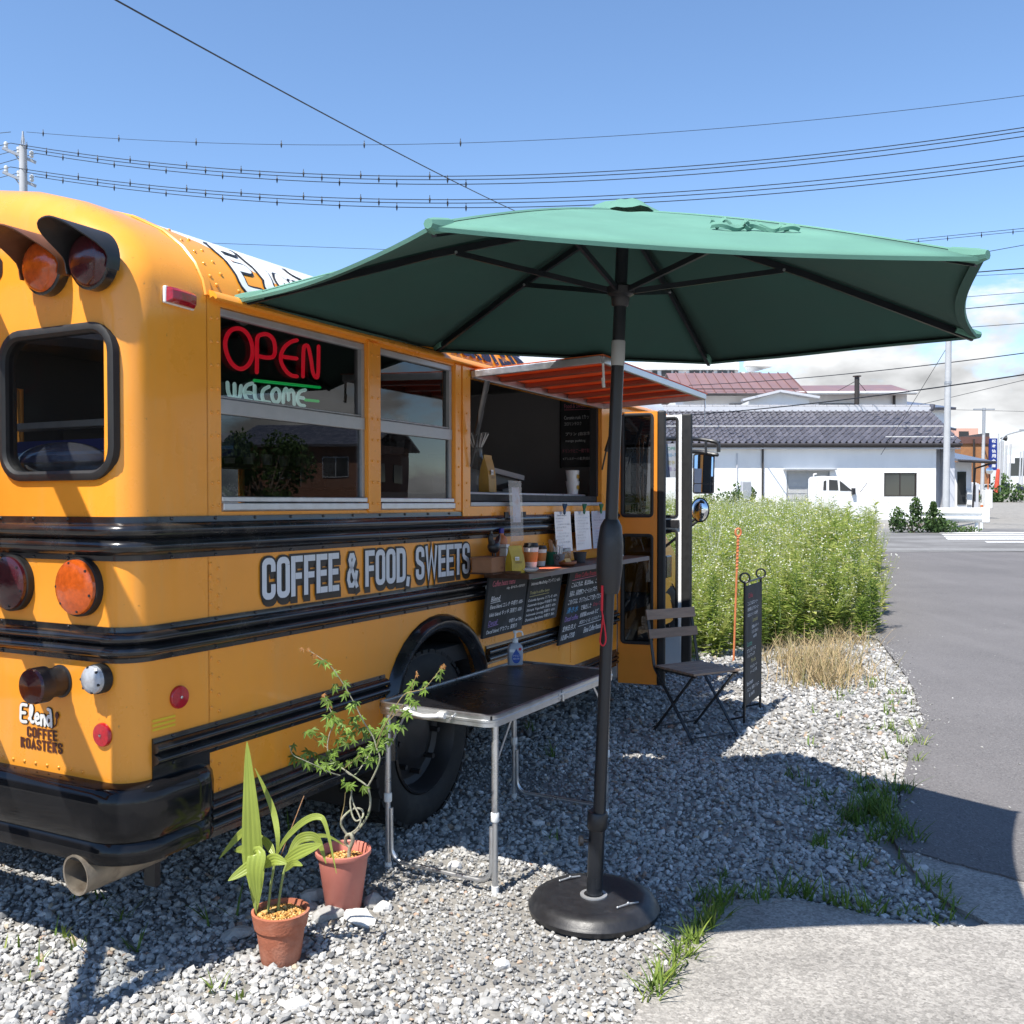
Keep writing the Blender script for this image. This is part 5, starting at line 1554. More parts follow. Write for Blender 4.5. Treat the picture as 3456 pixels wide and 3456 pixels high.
# leafy low edge beside the gravel and tall single weeds one can tell apart
Q8 = VARS[5]
def leafy_weed(px, py, h, seed, label, tone=0.3, y=None):
    rr_ = np.random.default_rng(seed)
    t = thing('tall_weed', label, 'weed', (0, 0, 0), 0, 'tall leafy weeds standing out of the field')
    p = T(px, py); t.location = p
    MB().tube([(0, 0, 0), (rr_.normal(0, .02), rr_.normal(0, .02), h*.5), (rr_.normal(0, .03), rr_.normal(0, .03), h)], [.008, .006, .003], 6).build('stem', M('weed_stem', (0.12, 0.17, 0.05), 0.7) if 'weed_stem' not in bpy.data.materials else bpy.data.materials['weed_stem'], t)
    Q, Tn = [], []
    nl = 150
    for i in range(nl):
        tt_ = i/nl*.92 + .08; a = i*2.39996 + rr_.uniform(-.2, .2); z = h*tt_
        L = (0.17 - 0.09*tt_)*rr_.uniform(.8, 1.2); el = rr_.uniform(.0, .5) + tt_*.35
        d = np.array([math.cos(a)*math.cos(el), math.sin(a)*math.cos(el), math.sin(el)]); s_ = np.array([-math.sin(a), math.cos(a), 0]); w = L*.11
        p0 = np.array([0, 0, z]); m = p0 + d*L*.45 + [0, 0, L*.06]; e = p0 + d*L - [0, 0, L*.12]
        Q.append([p0, m - s_*w, e, m + s_*w]); Tn.append(np.clip(rr_.normal(tone, .08), 0, .6))
    Q = np.array(Q).reshape(-1, 3)
    me = tri_mesh('foliage', Q, np.arange(len(Q)).reshape(-1, 4), m_weed, np.repeat(Tn, 4))
    o = bpy.data.objects.new('foliage', me); COL.objects.link(o); o.parent = t; o['kind'] = 'stuff'
leafy_weed(1535, 1212, 1.00, 1, 'tallest leafy weed standing left of the flowering patch by the road', .42)
leafy_weed(1500, 1218, 0.80, 2, 'leafy weed just right of the chalkboard sign', .40)
leafy_weed(1462, 1222, 0.70, 3, 'leafy weed directly behind the top of the chalkboard sign', .40)
leafy_weed(1572, 1205, 0.90, 4, 'leafy weed near the road edge, right of the tallest one', .44)
leafy_weed(1612, 1190, 1.00, 5, 'dark green weed at the far right edge of the field', .28)
leafy_weed(1282, 1230, 0.75, 6, 'leafy weed right beside the open bus door', .36)
leafy_weed(1345, 1228, 0.80, 7, 'leafy weed to the left of the orange peg', .38)
leafy_weed(1646, 1198, 0.62, 8, 'bluish leafy weed spilling over the asphalt edge', .24)
leafy_weed(1625, 1208, 0.45, 9, 'low leafy weed at the asphalt edge beside the straw', .34)
leafy_weed(1432, 1228, 0.66, 10, 'leafy weed between orange peg and chalkboard sign', .36)
# ------------------------------------------------------------------ parasol stand
m_blackplastic = M('black_plastic', (0.016, 0.016, 0.018), 0.42, var=0.15, vscale=30, bump=0.08, bscale=260, col2=(0.04, 0.04, 0.042), c2scale=9, c2lo=.55, c2hi=.8)
m_pole = M('pole_black', (0.012, 0.014, 0.018), 0.35, var=0.12, vscale=10, bump=0.05, bscale=300)
UN = Vector((0.035, -0.0345, 1.0)).normalized()
st = thing('parasol_stand', 'round black weighted stand holding the green parasol pole', 'parasol stand', (UMB_BASE.x, UMB_BASE.y, 0.004))
MB().lathe([(0.0, 0.0), (0.222, 0.0), (0.236, 0.008), (0.240, 0.026), (0.236, 0.032), (0.232, 0.036), (0.224, 0.052), (0.205, 0.064), (0.175, 0.066), (0.12, 0.060), (0.06, 0.060), (0.034, 0.064), (0.0, 0.064)], 64, cap=False).build('base_disc', m_blackplastic, st, smooth=True)
for ang, s_ in ((2.1, 1), (-0.75, 1)):
    c, s = math.cos(ang), math.sin(ang); rr = 0.155
    MB().tube([(rr*c - 0.045*math.cos(.5), rr*s - 0.045*math.sin(.5), 0.070), (rr*c, rr*s, 0.074), (rr*c + 0.045*math.cos(.5), rr*s + 0.045*math.sin(.5), 0.070)], 0.003, 6).ball((rr*c, rr*s, 0.076), 0.005).ball((rr*c-.04, rr*s-.022, 0.070), 0.0045).build('clip', m_alumatt, st, smooth=True)
MB().lathe([(0.050, 0.060), (0.050, 0.066), (0.036, 0.067)], 28, cap=False).build('socket_ring', m_alumatt, st, smooth=True)
tl = 0.345
def up(p, h): return (UN.x*h, UN.y*h, UN.z*h)
MB().tube([up(0, 0.055), up(0, tl)], 0.0295, 24).build('tube', m_pole, st, smooth=True)
MB().tube([up(0, tl-0.035), up(0, tl-0.03), up(0, tl+0.025), up(0, tl+0.03)], [0.034, 0.037, 0.037, 0.033], 24).build('collar', m_blackplastic, st, smooth=True)
k0 = Vector(up(0, 0.265))
MB().lathe([(0.006, 0.0), (0.006, -0.018), (0.018, -0.02), (0.020, -0.034), (0.014, -0.038)], 14, (0, 0, 0), 'x').build('knob', m_blackplastic, st, smooth=True, loc=k0 + Vector((-0.028, 0, 0)))

# ------------------------------------------------------------------ parasol
m_canvas = M('green_canvas_sunlit', (0.098, 0.235, 0.178), 0.85, var=0.07, vscale=5, bump=0.12, bscale=500, col2=(0.115, 0.265, 0.20), c2scale=2.2)  # outer cloth made paler: sunlight on the top is put into its colour
m_canvas_in = M('green_canvas_shaded', (0.030, 0.088, 0.072), 0.9, var=0.07, vscale=5, bump=0.1, bscale=500)  # same cloth made darker: shade under the canopy is put into its colour
um = thing('parasol', 'large green hexagonal parasol with black pole standing by the table', 'parasol', (UMB_BASE.x + 0.006, UMB_BASE.y - 0.008, 0.02))
um.rotation_euler = Vector((0, 0, 1)).rotation_difference(UN).to_euler()
PZ, PR, PH, PA = 2.140, 1.326, 0.372, 3.2225
def corner(i, r=PR, z=PZ): return Vector((r*math.cos(PA + i*PI/3), r*math.sin(PA + i*PI/3), z))
apex = Vector((0, 0, PZ + PH))
def rib_pt(i, t):
    p = apex.lerp(corner(i), t); p.z += 0.018*math.sin(PI*t); return p
rc_ = random.Random(4)
for i in range(6):
    rows = []
    NT, NS = 14, 12
    for a in range(NT + 1):
        t = 0.10 + 0.90*a/NT
        row = []
        for b in range(NS + 1):
            s = b/NS; k = 4*s*(1-s)
            p = rib_pt(i, t).lerp(rib_pt(i+1, t), s)
            inw = Vector((p.x, p.y, 0)).normalized()
            p = p - inw*(0.042*k*t**2) + Vector((0, 0, -0.016*k*t + 0.009*k*t**3))
            if a == NT: p.z -= 0.004
            p.z += 0.0025*math.sin(7*s + i*2.1)*math.sin(5*t + i)*k
            row.append(p)
        rows.append(row)
    mb = MB().grid(rows, flip=True)
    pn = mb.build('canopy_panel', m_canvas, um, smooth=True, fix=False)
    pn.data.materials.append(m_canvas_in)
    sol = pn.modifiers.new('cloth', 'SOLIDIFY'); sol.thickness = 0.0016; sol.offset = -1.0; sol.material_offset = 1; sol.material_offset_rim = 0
    # sewn hem hanging under the edge
    e = rows[-1]
    MB().grid([e, [p + Vector((0, 0, -0.010)) - Vector((p.x, p.y, 0)).normalized()*0.003 for p in e]]).build('hem', m_canvas, pn, smooth=True)
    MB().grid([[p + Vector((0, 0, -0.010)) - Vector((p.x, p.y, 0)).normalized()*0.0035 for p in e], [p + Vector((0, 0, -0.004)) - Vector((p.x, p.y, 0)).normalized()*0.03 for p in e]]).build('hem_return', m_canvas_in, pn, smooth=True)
    # corner pocket
    q = corner(i); d = Vector((q.x, q.y, 0)).normalized()
    MB().tube([q - d*0.09 + Vector((0, 0, 0.018)), q - d*0.02, q + d*0.006], [0.018, 0.02, 0.012], 8).build('corner_pocket', m_canvas, pn, smooth=True)
# vent cap, a little crumpled
mb = MB(); rows = []
for a in range(5):
    t = a/4; row = []
    for b in range(37):
        ang = PA + 2*PI*b/36; k = abs(math.sin(3*(ang-PA)))
        r = 0.165*t*(1 - 0.08*k)
        row.append((r*math.cos(ang), r*math.sin(ang), PZ + PH + 0.030 - 0.064*t**2.2 + 0.010*t*math.sin(4*ang + 1) + 0.006*t*math.sin(9*ang)))
    rows.append(row)
mb.grid(rows); mb.build('vent_cap', m_canvas, um, smooth=True)
MB().lathe([(0.03, 0.0), (0.03, 0.05), (0.012, 0.055)], 12, (0, 0, PZ + PH - 0.065)).build('top_hub', m_pole, um, smooth=True)
RUN = 2.232
for i in range(6):
    a, b = rib_pt(i, 0.02) - Vector((0, 0, 0.022)), rib_pt(i, 0.985) - Vector((0, 0, 0.020))
    m_ = rib_pt(i, 0.5) - Vector((0, 0, 0.021))
    MB().bar(a, m_, 0.013, 0.022).bar(m_, b, 0.013, 0.022).build('rib', m_pole, um)
    j = rib_pt(i, 0.44) - Vector((0, 0, 0.032)); d = Vector((j.x, j.y, 0)).normalized()
    stt = MB().bar(d*0.034 + Vector((0, 0, RUN)), j, 0.012, 0.018).build('strut', m_pole, um)
    MB().tube([j + d.cross(Vector((0, 0, 1)))*-0.012, j + d.cross(Vector((0, 0, 1)))*0.012], 0.005, 8).build('rivet', m_alu, stt)
MB().lathe([(0.026, -0.055), (0.030, -0.05), (0.033, -0.022), (0.048, -0.012), (0.050, 0.012), (0.040, 0.018), (0.026, 0.02)], 20, (0, 0, RUN)).build('runner_hub', m_blackplastic, um, smooth=True)
PRAD = 0.0225
MB().tube([(0, 0, 0.08), (0, 0, 1.975)], PRAD, 24).build('lower_pole', m_pole, um, smooth=True)
MB().tube([(0, 0, 2.055), (0, 0, PZ + PH - 0.02)], PRAD*0.98, 24).build('upper_pole', m_pole, um, smooth=True)
MB().tube([(0, 0, 1.970), (0, 0, 1.974), (0, 0, 2.054), (0, 0, 2.058)], [0.0225, 0.0242, 0.0242, 0.0225], 24).build('tilt_joint', M('grey_plastic', (0.33, 0.34, 0.34), 0.5), um, smooth=True)
MB().add(*(lambda ps: (ps[0], ps[1]))((lambda mbx: (mbx.v, mbx.f))(MB().tube([(0, 0, 1.16), (0, 0, 1.175), (0, 0, 1.25), (0, 0, 1.33), (0, 0, 1.40), (0, 0, 1.425)], [0.036, 0.041, 0.047, 0.047, 0.039, 0.026], 20)))).build('crank_housing', m_blackplastic, um, smooth=True)
m_redcord = M('red_cord', (0.55, 0.012, 0.025), 0.7)
cp = G(1140, 1078, 1.42)
cd = Vector((-0.026, -0.034, 0))
MB().tube(smoothpath([cd + Vector((0, 0, 1.185)), cd + Vector((0.000, 0, 1.12)), cd + Vector((0.006, -.002, 1.08)), cd + Vector((0.016, -.003, 1.03)), cd + Vector((0.020, -.003, 0.995)), cd + Vector((0.012, -.002, 0.975)), cd + Vector((0.000, 0, 0.99)), cd + Vector((0.004, 0, 1.04)), cd + Vector((0.007, -.001, 1.085))], 5), 0.0028, 8).tube([cd + Vector((0, 0, 1.19)), cd + Vector((0.002, 0, 1.10))], 0.0045, 8).build('wrist_strap', m_redcord, um, smooth=True)
# sewn seams along the ribs, tie band lying on the front panel
def panel_pt(i, t, s):
    k = 4*s*(1-s); p = rib_pt(i, t).lerp(rib_pt(i+1, t), s); inw = Vector((p.x, p.y, 0)).normalized()
    return p - inw*(0.042*k*t**2) + Vector((0, 0, -0.016*k*t + 0.009*k*t**3))
for i in range(6):
    MB().grid([[rib_pt(i, .1 + .9*k/20) + Vector((0, 0, .002)) + d_ for k in range(21)] for d_ in [(corner(i+1)-corner(i-1)).normalized()*w_ + Vector((0, 0, z_)) for w_, z_ in ((-.011, -.003), (-.006, .002), (.006, .002), (.011, -.003))]]).build('seam_binding', m_canvas, um, smooth=True)
for (s0, s1, t0, amp, ph) in ((.60, .86, .70, .005, 0.0), (.60, .74, .685, .009, 1.3), (.70, .85, .695, .005, 2.2)):
    path = [panel_pt(1, t0 + .012*math.sin(9*k/30 + ph), s0 + (s1-s0)*k/30) + Vector((0, 0, .006 + amp*(1+math.sin(16*k/30 + ph)))) for k in range(31)]
    wd = Vector((0, .3, 1)).normalized()
    MB().grid([[p + wd*(.009 + .004*math.sin(3*q + ph)) for q, p in enumerate(path)], [p + Vector((.003, -.006, 0)) for p in path], [p - wd*.009 for p in path]]).build('tie_band', m_canvas, um, smooth=True)

# ------------------------------------------------------------------ folding table
td = Vector((0.488, 0.873, 0)); ta = Vector((-0.873, 0.488, 0))
TC = Vector((-0.027, 4.21, 0))
tb = thing('folding_table', 'black topped aluminium folding table in front of the bus wheel', 'table', TC, math.atan2(td.y, td.x))
HL, HWd, TZ = 0.585, 0.275, 0.700
m_tabletop = M('table_black', (0.010, 0.010, 0.012), 0.30, var=0.12, vscale=8, bump=0.05, bscale=400)
for (x0, x1) in ((-HL+0.012, -0.004), (0.004, HL-0.012)):
    r = 0.04
    pts = rrect(x0, x1, -HWd+0.012, HWd-0.012, 0.004, 2)
    mb = MB().poly([(a, b, TZ-0.004) for a, b in pts], 0.02, (0, 0, 1)); mb.build('top_half', m_tabletop, tb)
for sgn in (-1, 1):
    path = []
    xs_ = 0.003*sgn
    c = rrect(-HL, HL, -HWd, HWd, 0.05, 6)
    pts = [p for p in c if p[0]*sgn > 0]
    if sgn > 0: i0 = min(range(len(pts)), key=lambda k: (pts[k][1], pts[k][0]))
    pts.sort(key=lambda p: math.atan2(p[1]*2, p[0]*sgn))
    pts = [(xs_, -HWd)] + pts + [(xs_, HWd)]
    rows = []
    prof = [(0.0, -0.046), (0.0, -0.030), (0.003, -0.028), (0.003, -0.020), (0.0, -0.018), (0.0, -0.004), (0.002, 0.0), (-0.008, 0.003), (-0.015, 0.001), (-0.015, -0.046)]
    for d, z in prof:
        row = []
        for k in range(len(pts)):
            a = Vector(pts[max(k-1, 0)]); b = Vector(pts[min(k+1, len(pts)-1)]); t = (b-a).normalized(); n = Vector((t.y, -t.x))
            if n.dot(Vector(pts[k])) < 0: n = -n
            q = Vector(pts[k]) + n*d; row.append((q.x, q.y, TZ + z))
        rows.append(row)
    rows.append(rows[0])
    MB().grid(rows).build('rim', m_alu, tb, smooth=True)
m_legalu = M('satin_aluminium', (0.62, 0.63, 0.64), 0.32, metal=0.85, var=0.08, vscale=12)
m_whiteplastic = M('white_plastic', (0.72, 0.72, 0.70), 0.45, var=0.04)
for sx in (-1, 1):
    X = sx*(HL - 0.055)
    for sy in (-1, 1):
        Y = sy*(HWd - 0.022)
        lg = MB().tube([(X, Y, 0.30), (X, Y, TZ-0.045)], 0.0135, 16).build('leg', m_legalu, tb, smooth=True)
        MB().tube([(X, Y, 0.003), (X, Y, 0.31)], 0.0115, 16).build('lower_leg', m_legalu, lg, smooth=True)
        MB().tube([(X, Y, 0.283), (X, Y, 0.287), (X, Y, 0.316), (X, Y, 0.32)], [0.0145, 0.0165, 0.0165, 0.0145], 16).build('height_collar', m_whiteplastic, lg, smooth=True)
        MB().tube([(X, Y, 0.0), (X, Y, 0.035)], 0.0145, 14).build('foot', m_whiteplastic, lg, smooth=True)
    yb = HWd - 0.022 - 0.016
    MB().tube([(X, -yb, 0.26), (X, -yb, 0.14)] + [(X, -yb + 0.06 - 0.06*math.cos(a), 0.105 - 0.06*math.sin(a)) for a in [PI/12*k for k in range(1, 7)]] + [(X, yb - 0.06 + 0.06*math.sin(a), 0.105 - 0.06*math.cos(a)) for a in [PI/12*k for k in range(0, 6)]] + [(X, yb, 0.14), (X, yb, 0.26)], 0.009, 12).build('u_brace', m_legalu, tb, smooth=True)
    for sy in (-1, 1):
        MB().bar((X - sx*0.005, sy*(HWd-0.022), 0.50), (X - sx*0.16, sy*(HWd-0.03), TZ-0.03), 0.003, 0.012).build('folding_strut', m_legalu, tb)
# carrying handle and latches
MB().tube(smoothpath([(-HL-0.004, 0.105, TZ-0.018), (-HL-0.016, 0.085, TZ-0.022), (-HL-0.020, 0.03, TZ-0.027), (-HL-0.016, -0.025, TZ-0.022), (-HL-0.004, -0.045, TZ-0.018)], 5), 0.0085, 10).tube([(-HL-0.006, 0.125, TZ-0.019), (-HL-0.006, 0.095, TZ-0.019)], 0.013, 10).tube([(-HL-0.006, -0.035, TZ-0.019), (-HL-0.006, -0.065, TZ-0.019)], 0.013, 10).build('carry_handle', m_whiteplastic, tb, smooth=True)
MB().box(-0.03, 0.03, -HWd-0.003, -HWd-0.0005, TZ-0.036, TZ-0.012).tube([(0.002, -HWd-0.007, TZ-0.02), (0.002, -HWd-0.007, TZ-0.048)], 0.005, 8).build('hinge_catch', m_alu, tb, bevel=0.001)
MB().ball((-HL-0.006, -0.10, TZ-0.018), 0.007).tube([(-HL-0.006, -0.10, TZ-0.018), (-HL-0.010, -0.085, TZ-0.034)], 0.004, 8).build('latch', m_alu, tb, smooth=True)

# hand sanitiser
sb = G(972, 1254, TZ + 0.003)
bt = thing('sanitiser_bottle', 'clear pump bottle of hand sanitiser with blue drop label on the table', 'bottle', sb, math.radians(12))
m_pet = M('milky_plastic', (0.50, 0.54, 0.60), 0.25, var=0.05, coat=0.3, trans=0.35)
rows = []
for z, w_, d in ((0.0, .034, .022), (0.004, .037, .025), (0.075, .037, .025), (0.095, .034, .023), (0.106, .022, .018), (0.110, .014, .014)):
    rows.append([(x*w_, y*d, z) for x, y in [(math.copysign(abs(math.cos(a))**0.5, math.cos(a)), math.copysign(abs(math.sin(a))**0.5, math.sin(a))) for a in [2*PI*k/24 for k in range(25)]]])
mb = MB().grid(rows); mb.poly(rows[0][:-1]); mb.build('bottle_body', m_pet, bt, smooth=True)
MB().lathe([(0.0145, 0.108), (0.0145, 0.130), (0.006, 0.133), (0.0055, 0.155), (0.011, 0.157), (0.011, 0.168), (0.0, 0.169)], 18, cap=False).tube(smoothpath([(0.0, 0, 0.163), (0.022, 0.0, 0.164), (0.034, 0, 0.160), (0.038, 0, 0.144)], 4), 0.0045, 8).build('pump', m_whiteplastic, bt, smooth=True)
m_blue = M('label_blue', (0.015, 0.07, 0.34), 0.4, var=0.1)
drop = []
for k in range(25):
    a = -PI/2 + 2*PI*k/24
    drop.append((0.021*math.cos(a)*(1 if math.sin(a) < 0.3 else max(0.0, 1-(math.sin(a)-.3)/.7*.9)), 0.038 + (0.028*math.sin(a) if math.sin(a) < 0 else 0.046*math.sin(a))))
MB().poly([(x, -0.0262, z) for x, z in drop[:-1]]).build('drop_label', m_blue, bt)
text('label_lettering', 'ウイルス', m_whiteplastic, bt, (-0.017, -0.0268, 0.043), (1, 0, 0), (0, 0, 1), w=0.034, h=0.011)
text('label_lettering', '細菌の消毒', m_whiteplastic, bt, (-0.016, -0.0268, 0.029), (1, 0, 0), (0, 0, 1), w=0.032, h=0.009)
MB().lathe([(0.0075, -0.0262), (0.0, -0.0266)], 14, (0.019, 0, 0.080), 'y', cap=False).build('red_seal', M('label_red', (0.55, 0.02, 0.04), 0.4), bt)
MB().poly([(-0.034, -0.0255, 0.066), (-0.008, -0.0255, 0.066), (-0.008, -0.0255, 0.080), (-0.034, -0.0255, 0.080)]).build('white_sticker', m_whiteplastic, bt)

# ------------------------------------------------------------------ potted plants
def PX(zx, zy, d, ox, oy): return A(ox + 0.26041*zx, oy + 0.26041*zy, d)
m_pinkpot = M('pink_plastic_pot', (0.50, 0.17, 0.13), 0.5, var=0.08, vscale=10, col2=(0.56, 0.21, 0.16), c2scale=4)
m_terra = M('terracotta', (0.36, 0.115, 0.06), 0.85, var=0.15, vscale=18, bump=0.25, bscale=120, col2=(0.50, 0.23, 0.15), c2scale=7, c2lo=.45, c2hi=.7)
m_pumice = tone_material('pumice_granules', [(0.0, (0.30, 0.13, 0.03)), (0.5, (0.55, 0.30, 0.08)), (1.0, (0.68, 0.46, 0.20))], 0.9)
def granules(parent, z, r, n, seed):
    rg = np.random.default_rng(seed); a = rg.uniform(0, 2*PI, n); rr = r*np.sqrt(rg.random(n))
    P = np.stack([rr*np.cos(a), rr*np.sin(a), z + 0.012*(1-(rr/r)**2) + rg.uniform(0, .004, n)], 1)
    V, F = stones(rg, P, rg.uniform(.006, .012, n), (.6, 1.0))
    o = obj('soil_granules', tri_mesh('soil_granules', V, F, m_pumice, np.repeat(rg.random(n), 12)), None, parent); o['kind'] = 'stuff'
D1 = POT1.y
mp_ = thing('potted_maple', 'pink pot with a small twisted maple tree beside the table leg', 'potted plant', (POT1.x, POT1.y, 0.0))
MB().lathe([(0.0, 0.0), (0.060, 0.0), (0.064, 0.004), (0.092, 0.205), (0.100, 0.207), (0.103, 0.213), (0.102, 0.224), (0.096, 0.226), (0.092, 0.222), (0.085, 0.16), (0.0, 0.16)], 48, cap=False).build('pot', m_pinkpot, mp_, smooth=True)
granules(mp_, 0.183, 0.086, 420, 3)
MB().lathe([(0.087, 0.175), (0.0, 0.185)], 24, cap=False).build('soil', M('potting_soil', (0.16, 0.09, 0.04), 0.95), mp_)
m_bark = M('maple_bark', (0.30, 0.29, 0.22), 0.8, var=0.2, vscale=60, bump=0.3, bscale=150, col2=(0.20, 0.24, 0.12), c2scale=25)
m_twig = M('maple_twig', (0.26, 0.20, 0.09), 0.7, var=0.2, vscale=40)
def MP(zx, zy, dd=0.0):
    p = PX(zx, zy, D1 + dd, 391.3, 1174.0); return p - mp_.location
def branch(pts, r0, r1, name='branch', mat=None, dd=None, n=5):
    P_ = []
    for i, q in enumerate(pts):
        P_.append(MP(q[0], q[1], q[2] if len(q) > 2 else 0.0))
    sm = smoothpath(P_, n); N = len(sm)
    rs = [r0 + (r1-r0)*i/(N-1) for i in range(N)]
    return MB().tube(sm, rs, 8).build(name, mat or m_bark, mp_, smooth=True)
branch([(1022, 1790), (1025, 1720), (1030, 1650), (1052, 1590, -.012), (1040, 1540, -.015), (1008, 1550, .0), (1003, 1600, .012), (1035, 1625, .012), (1058, 1580, .005), (1040, 1535, .0)], .0075, .006, 'trunk')
branch([(1045, 1545), (1110, 1480, .01), (1165, 1390, .015), (1180, 1290, .01), (1165, 1190)], .005, .004)
branch([(1015, 1545), (970, 1470, -.01), (985, 1410, -.015), (1060, 1350, .01), (1120, 1360, .015), (1125, 1410, .0), (1080, 1440, -.015), (1050, 1400, -.01), (1035, 1310), (1045, 1220)], .0045, .003)
branch([(1020, 1540), (1080, 1500, -.015), (1110, 1440, -.015), (1090, 1380, -.01), (1060, 1320), (1040, 1240)], .0035, .0025)
branch([(965, 1430), (990, 1330, .01), (1000, 1230)], .0018, .0012, mat=m_twig)
branch([(1165, 1190), (1080, 1130), (980, 1060), (900, 1010, .02), (870, 910, .03), (885, 810, .03), (920, 720, .03), (880, 610, .04), (845, 520, .05)], .0036, .0012)
branch([(1165, 1185), (1215, 1090, -.02), (1250, 990, -.03), (1225, 910, -.03), (1200, 830, -.03), (1130, 715, -.04), (1050, 560, -.05), (980, 440, -.06), (900, 325, -.07), (835, 270, -.07), (730, 200, -.07)], .0036, .0010)
branch([(980, 1060), (1060, 1110), (1140, 1010, .03), (1190, 930, .05)], .0024, .0014)
branch([(960, 1110), (880, 1085, -.04), (790, 1040, -.07), (700, 1000, -.09), (620, 960, -.1), (595, 890, -.1)], .0024, .0010)
branch([(1225, 910, -.03), (1260, 800, -.06), (1330, 670, -.10), (1420, 530, -.12), (1500, 500, -.13), (1570, 480, -.14), (1650, 390, -.15), (1720, 305, -.16)], .0026, .0009, mat=m_twig)
branch([(1330, 700, -.08), (1450, 560, -.10), (1490, 440, -.11), (1525, 370, -.12)], .0016, .0009, mat=m_twig)
branch([(870, 910, .03), (780, 850, .05), (735, 790, .06)], .0014, .0008, mat=m_twig)
branch([(990, 1060, .0), (1040, 1020, -.03), (1110, 960, -.05)], .0016, .0010, mat=m_twig)
# maple leaves
def leaf_mesh(seed):
    r_ = random.Random(seed); n = 5; pts = [(0.0, -0.02, 0.0)]
    for k in range(n):
        a = math.radians(-10 + 200/(n-1)*k); L = (0.62, 0.9, 1.0, 0.9, 0.62)[k]*r_.uniform(.9, 1.1)
        b = math.radians(-10 + 200/(n-1)*(k+0.5))
        w = 0.14
        d = Vector((math.cos(a), math.sin(a))); s = Vector((-d.y, d.x))
        pts += [tuple((d*L*.55 - s*w*L)) + (-0.10*L,), tuple(d*L) + (-0.42*L,), tuple((d*L*.55 + s*w*L)) + (-0.10*L,)]
        if k < n-1: pts.append((0.30*math.cos(b), 0.30*math.sin(b), 0.0))
    mb = MB(); c = (0, 0.05, 0.05)
    vs = [c] + pts; fs = [(0, i, i+1) for i in range(1, len(pts))] + [(0, len(pts), 1)]
    mb.add(vs, fs)
    # petiole
    return mb
m_mleaf = M('maple_leaf_green', (0.165, 0.26, 0.045), 0.5, var=0.2, vscale=3, objrand=0.35, trans=0.3)
m_mleafred = M('maple_leaf_tip', (0.34, 0.16, 0.05), 0.55, var=0.2, objrand=0.2, trans=0.3)
lm = [leaf_mesh(k).mesh('maple_leaf') for k in range(4)]; lmr = [leaf_mesh(k+9).mesh('maple_leaf') for k in range(2)]
for m_ in lm: m_.materials.append(m_mleaf)
for m_ in lmr: m_.materials.append(m_mleafred)
LP = [(750,780),(715,790),(770,800),(830,850),(845,820),(610,890),(580,900),(625,985),(640,970),(700,960),(735,930),(760,950),(690,1000),(720,1020),(750,1045),(790,1030),(800,960),(830,1045),(860,1020),(885,1050),(880,940),(905,960),(930,1000),(960,1020),(850,970),(920,920),(950,850),(975,840),(1000,880),(1030,800),(1050,790),(1110,760),(1090,740),(1130,790),(960,700),(930,690),(985,740),(1080,680),(1060,690),(1120,680),(900,650),(860,670),(875,740),(905,700),(1050,1000),(1030,1010),(1080,980),(1130,930),(1110,910),(1150,950),(1190,990),(1170,1000),(1215,970),(1010,1160),(990,1150),(1030,1190),(1050,1170),(1140,1190),(1130,1200),(1180,750),(1170,770),(1200,800),(1250,780),(1230,800),(1290,700),(1270,720),(1260,880),(1280,860),(1330,850),(1210,870),(1240,840),(1300,790),(1370,600),(1350,610),(1430,640),(1450,660),(1450,490),(1470,500),(1500,430),(1480,440),(1560,500),(1580,490),(1480,560),(1460,550),(1510,580),(1590,430),(1570,450),(1670,380),(1650,390),(1690,350),(1330,750),(1345,740),(1400,750),(1385,720),(810,280),(830,270),(870,310),(905,360),(930,355),(990,420),(1000,440),(930,440),(915,470),(1010,500),(985,520),(1040,590),(1070,580),(1030,610),(850,550),(870,570),(1270,910),(1200,880),(940,770),(1010,760),(1060,850),(1140,820),(1190,900)]
LT = [(780,230),(795,235),(720,195),(700,190),(845,520),(1525,370),(1515,380),(1720,310),(1705,320),(890,600)]
rl = random.Random(8)
for k, (zx, zy) in enumerate(LP + LT):
    src = lm[k % 4] if k < len(LP) else lmr[k % 2]
    o = bpy.data.objects.new('maple_leaf', src); COL.objects.link(o); o.parent = mp_
    dd = rl.uniform(-.06, .06) + (-.10 if zx > 1320 else 0) + (-.06 if zy < 600 and zx < 1100 else 0)
    o.location = MP(zx + rl.uniform(-8, 8), zy + rl.uniform(-8, 8), dd)
    s = rl.uniform(.027, .037) * (0.65 if k >= len(LP) else 1.0) * (0.8 if zy < 560 else 1)
    o.scale = (s, s, s)
    o.rotation_euler = (Matrix.Rotation(rl.uniform(-.8, .8), 3, 'Z') @ Matrix.Rotation(rl.uniform(.55, 1.35), 3, 'X') @ Matrix.Rotation(PI + rl.uniform(-1.0, 1.0), 3, 'Z')).to_euler()
# second pot
D2 = POT2.y
pp = thing('potted_palm_grass', 'terracotta pot with tall broad pleated green leaves on gravel', 'potted plant', (POT2.x, POT2.y, 0.0))
MB().lathe([(0.0, 0.004), (0.058, 0.004), (0.062, 0.0), (0.064, 0.004), (0.079, 0.112), (0.085, 0.114), (0.093, 0.158), (0.094, 0.166), (0.086, 0.168), (0.084, 0.160), (0.076, 0.13), (0.0, 0.13)], 48, cap=False).build('pot', m_terra, pp, smooth=True)
granules(pp, 0.146, 0.080, 560, 4)
MB().lathe([(0.080, 0.145), (0.0, 0.152)], 24, cap=False).build('soil', bpy.data.materials['potting_soil'], pp)
m_pleat = M('pleated_leaf', (0.33, 0.40, 0.075), 0.45, var=0.12, vscale=4, objrand=0.15, trans=0.35)
def PP(zx, zy, dd=0.0): return PX(zx, zy, D2 + dd, 391.3, 1397.5) - pp.location
